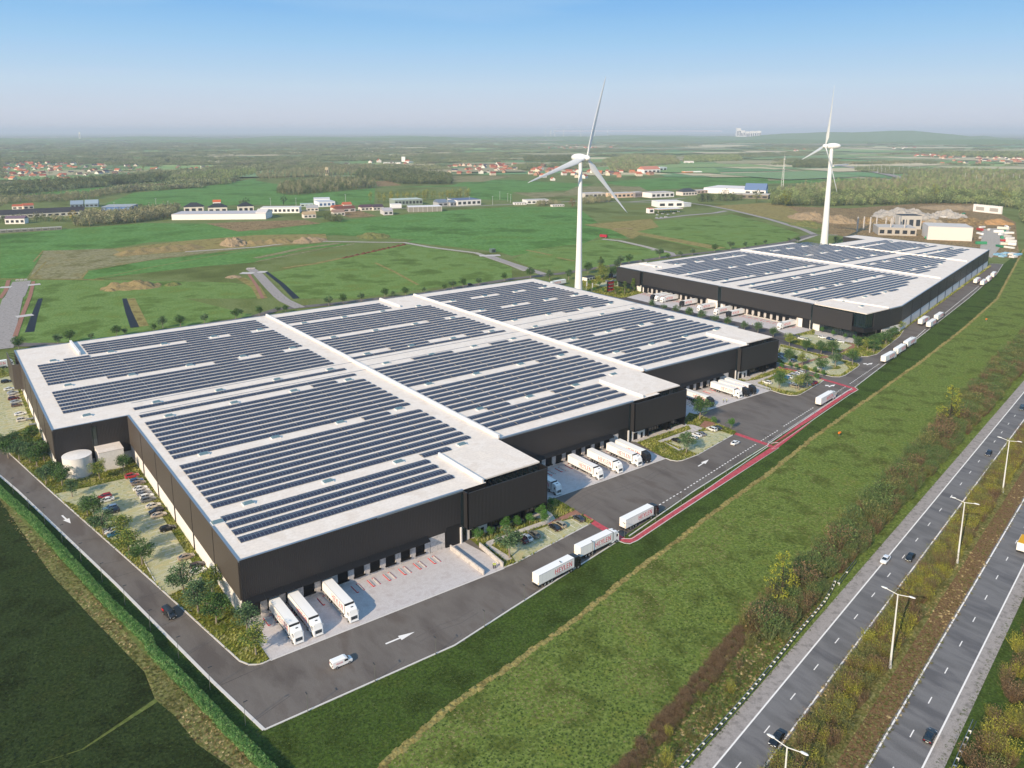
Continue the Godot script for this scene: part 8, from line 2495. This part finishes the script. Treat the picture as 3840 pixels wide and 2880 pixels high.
func guard(label: String, pts: Array, step: float) -> void:
	var t := placed("guard_rail", label, "guard rail", pts[0])
	for i in pts.size() - 1:
		var d: Vector2 = (pts[i + 1] - pts[i]).normalized()
		slab_part("beam", t, pts[i], pts[i + 1], 0.5, 0.82, -0.04, 0.04, M.steel)
		slab_part("beam", t, pts[i], pts[i + 1], 0.5, 0.82, -0.66, -0.6, hexmat("5c6468", 0.5, 0.5))
		for k in int((pts[i + 1] - pts[i]).length() / step):
			var p: Vector2 = pts[i] + d * step * k
			var s := st()
			slab(s, p, p + d * 0.14, 0.0, 0.85, -0.5, -0.36)
			slab(s, p - d * 0.1, p + d * 0.2, 0.58, 0.74, -0.62, 0.0)
			obj("post", done(s, hexmat("d8d8d4", 0.5)), t)

func sign_tower() -> void:
	var t := thing("sign_tower", "black sign tower with three red lettered panels", "sign", V3(V(411.2, -427.6)))
	var s := st()
	box(s, Vector3(-3.0, 0, -0.7), Vector3(3.0, 8.6, 0.7))
	obj("body", done(s, hexmat("161617", 0.5)), t)
	for k in 3:
		s = st()
		box(s, Vector3(-2.8, 0.7 + k * 2.65, 0.7), Vector3(2.8, 3.1 + k * 2.65, 0.78))
		var p := obj("panel", done(s, hexmat("1c1c1e", 0.4)), t)
		obj("lettering", lettering("HEYLEN", 1.35, hexmat("e01822", 0.5)), p, Vector3(0.0, 2.2 + k * 2.65, 0.8))
		obj("small_lettering", lettering("WAREHOUSES", 0.55, hexmat("c8c6c4", 0.5)), p, Vector3(0.0, 1.15 + k * 2.65, 0.8))

# one figure as a smooth field round its bones, meshed by surface nets
func person(at: Vector2, turn: float, label: String, pointing: bool) -> void:
	var key := "person%s" % pointing
	if not protos.has(key):
		# from, to, radii, colour
		var skin := lin("b08468")
		var dark := lin("23262c")
		var vest := lin("c8d820")
		var hand := Vector3(0.62, 1.42, 0.1) if pointing else Vector3(0.27, 0.8, 0.1)
		var elbow := Vector3(0.42, 1.32, 0.02) if pointing else Vector3(0.27, 1.08, -0.03)
		var bones := [[Vector3(0, 1.0, 0), Vector3(0, 1.36, 0), 0.15, 0.17, vest], [Vector3(-0.13, 1.38, 0), Vector3(0.13, 1.38, 0), 0.09, 0.09, vest], [Vector3(0, 0.92, 0), Vector3(0, 1.0, 0), 0.15, 0.15, dark],
			[Vector3(-0.09, 0.9, 0), Vector3(-0.11, 0.5, 0.03), 0.095, 0.07, dark], [Vector3(-0.11, 0.5, 0.03), Vector3(-0.12, 0.08, -0.02), 0.068, 0.05, dark], [Vector3(-0.12, 0.05, -0.03), Vector3(-0.13, 0.04, 0.15), 0.05, 0.045, dark],
			[Vector3(0.09, 0.9, 0), Vector3(0.11, 0.5, 0.04), 0.095, 0.07, dark], [Vector3(0.11, 0.5, 0.04), Vector3(0.12, 0.08, 0.0), 0.068, 0.05, dark], [Vector3(0.12, 0.05, -0.01), Vector3(0.13, 0.04, 0.17), 0.05, 0.045, dark],
			[Vector3(-0.19, 1.38, 0), Vector3(-0.27, 1.08, -0.03), 0.06, 0.05, dark], [Vector3(-0.27, 1.08, -0.03), Vector3(-0.26, 0.84, 0.08), 0.048, 0.036, dark], [Vector3(-0.26, 0.82, 0.09), Vector3(-0.26, 0.7, 0.11), 0.04, 0.026, skin], [Vector3(-0.25, 0.8, 0.1), Vector3(-0.22, 0.74, 0.14), 0.02, 0.016, skin],
			[Vector3(0.19, 1.38, 0), elbow, 0.06, 0.05, dark], [elbow, hand, 0.048, 0.036, dark], [hand, hand + (hand - elbow).normalized() * 0.15, 0.038, 0.022, skin], [hand, hand + Vector3(0.03, 0.03, 0.06), 0.02, 0.016, skin],
			[Vector3(0, 1.42, 0), Vector3(0, 1.55, 0.01), 0.06, 0.055, skin], [Vector3(0, 1.62, 0.01), Vector3(0, 1.69, 0.0), 0.085, 0.09, skin], [Vector3(0, 1.62, 0.09), Vector3(0, 1.64, 0.11), 0.018, 0.012, skin], [Vector3(-0.09, 1.64, 0), Vector3(-0.09, 1.67, 0), 0.016, 0.016, skin], [Vector3(0.09, 1.64, 0), Vector3(0.09, 1.67, 0), 0.016, 0.016, skin]]
		var proto := Node3D.new()
		obj("body", nets(bones, 0.028), proto)
		obj("helmet", nets([[Vector3(0, 1.71, 0), Vector3(0, 1.74, 0), 0.1, 0.095, lin("e8e8e4")], [Vector3(0, 1.7, 0.04), Vector3(0, 1.7, 0.12), 0.03, 0.02, lin("e8e8e4")]], 0.022), proto)
		var b := st()
		for y in [1.08, 1.22]: tube(b, Vector3(0, y, 0), Vector3(0, y + 0.05, 0), 0.178 + (y - 1.08) * 0.08, 0.178 + (y - 1.08) * 0.08, 14)
		obj("reflective_band", done(b, hexmat("d8dcdc", 0.3)), proto)
		protos[key] = proto
	var o := place(protos[key], "person")
	o.position = V3(at, 0.1)
	o.rotation.y = turn
	tag(o, label, "person")

func nets(bones: Array, cell: float) -> ArrayMesh:
	var lo := Vector3(9, 9, 9)
	var hi := -lo
	for b in bones:
		var r: float = maxf(b[2], b[3]) + cell * 2.0
		for p in [b[0], b[1]]:
			lo = lo.min(p - Vector3.ONE * r)
			hi = hi.max(p + Vector3.ONE * r)
	var n := Vector3i(((hi - lo) / cell).ceil()) + Vector3i.ONE
	var f := PackedFloat32Array()
	f.resize(n.x * n.y * n.z)
	f.fill(1.0)
	var field := func(p: Vector3) -> float:
		var best := 9.0
		for b in bones:
			var d: Vector3 = b[1] - b[0]
			var t := clampf((p - b[0]).dot(d) / maxf(d.length_squared(), 0.000001), 0.0, 1.0)
			var v: float = (p - b[0] - d * t).length() - lerpf(b[2], b[3], t)
			var h := clampf(0.5 + 0.5 * (best - v) / 0.03, 0.0, 1.0)
			best = lerpf(best, v, h) - 0.03 * h * (1.0 - h)
		return best
	for b in bones:
		var r: float = maxf(b[2], b[3]) + cell * 2.0
		var a := Vector3i((((b[0] as Vector3).min(b[1]) - Vector3.ONE * r - lo) / cell).floor()).clamp(Vector3i.ZERO, n - Vector3i.ONE)
		var c := Vector3i((((b[0] as Vector3).max(b[1]) + Vector3.ONE * r - lo) / cell).ceil()).clamp(Vector3i.ZERO, n - Vector3i.ONE)
		for x in range(a.x, c.x + 1):
			for y in range(a.y, c.y + 1):
				for z in range(a.z, c.z + 1):
					var k := (x * n.y + y) * n.z + z
					if f[k] == 1.0: f[k] = field.call(lo + Vector3(x, y, z) * cell)
	var at := {}
	var vs := PackedVector3Array()
	var cs := PackedColorArray()
	var step := [n.y * n.z, n.z, 1]
	for x in n.x - 1:
		for y in n.y - 1:
			for z in n.z - 1:
				var k := (x * n.y + y) * n.z + z
				var inside := 0
				var sum := Vector3.ZERO
				var hits := 0
				for c in 8:
					if f[k + (c & 1) * step[0] + ((c >> 1) & 1) * step[1] + ((c >> 2) & 1) * step[2]] < 0.0: inside += 1
				if inside == 0 or inside == 8: continue
				for c in 8:
					for ax in 3:
						if c & (1 << ax): continue
						var c2 := c | (1 << ax)
						var f0 := f[k + (c & 1) * step[0] + ((c >> 1) & 1) * step[1] + ((c >> 2) & 1) * step[2]]
						var f1 := f[k + (c2 & 1) * step[0] + ((c2 >> 1) & 1) * step[1] + ((c2 >> 2) & 1) * step[2]]
						if (f0 < 0.0) != (f1 < 0.0):
							var p := Vector3(c & 1, (c >> 1) & 1, (c >> 2) & 1)
							p[ax] += f0 / (f0 - f1)
							sum += p
							hits += 1
				at[k] = vs.size()
				var w: Vector3 = lo + (Vector3(x, y, z) + sum / hits) * cell
				vs.append(w)
				var best := 9.0
				var col := Color.WHITE
				for b in bones:
					var d: Vector3 = b[1] - b[0]
					var t := clampf((w - b[0]).dot(d) / maxf(d.length_squared(), 0.000001), 0.0, 1.0)
					var v: float = (w - b[0] - d * t).length() - lerpf(b[2], b[3], t)
					if v < best:
						best = v
						col = b[4]
				cs.append(col)
	var s := SurfaceTool.new()
	s.begin(Mesh.PRIMITIVE_TRIANGLES)
	for x in range(1, n.x - 1):
		for y in range(1, n.y - 1):
			for z in range(1, n.z - 1):
				var k := (x * n.y + y) * n.z + z
				for ax in 3:
					var k2: int = k + step[ax]
					if (f[k] < 0.0) == (f[k2] < 0.0): continue
					var u: int = step[(ax + 1) % 3]
					var v: int = step[(ax + 2) % 3]
					var q := [k, k - u, k - u - v, k - v]
					if f[k] < 0.0: q.reverse()
					for i in [0, 1, 2, 0, 2, 3]:
						var id: int = at[q[i]]
						s.set_color(cs[id])
						s.add_vertex(vs[id])
	s.index()
	s.generate_normals()
	s.set_material(tinted(0.8))
	return s.commit()
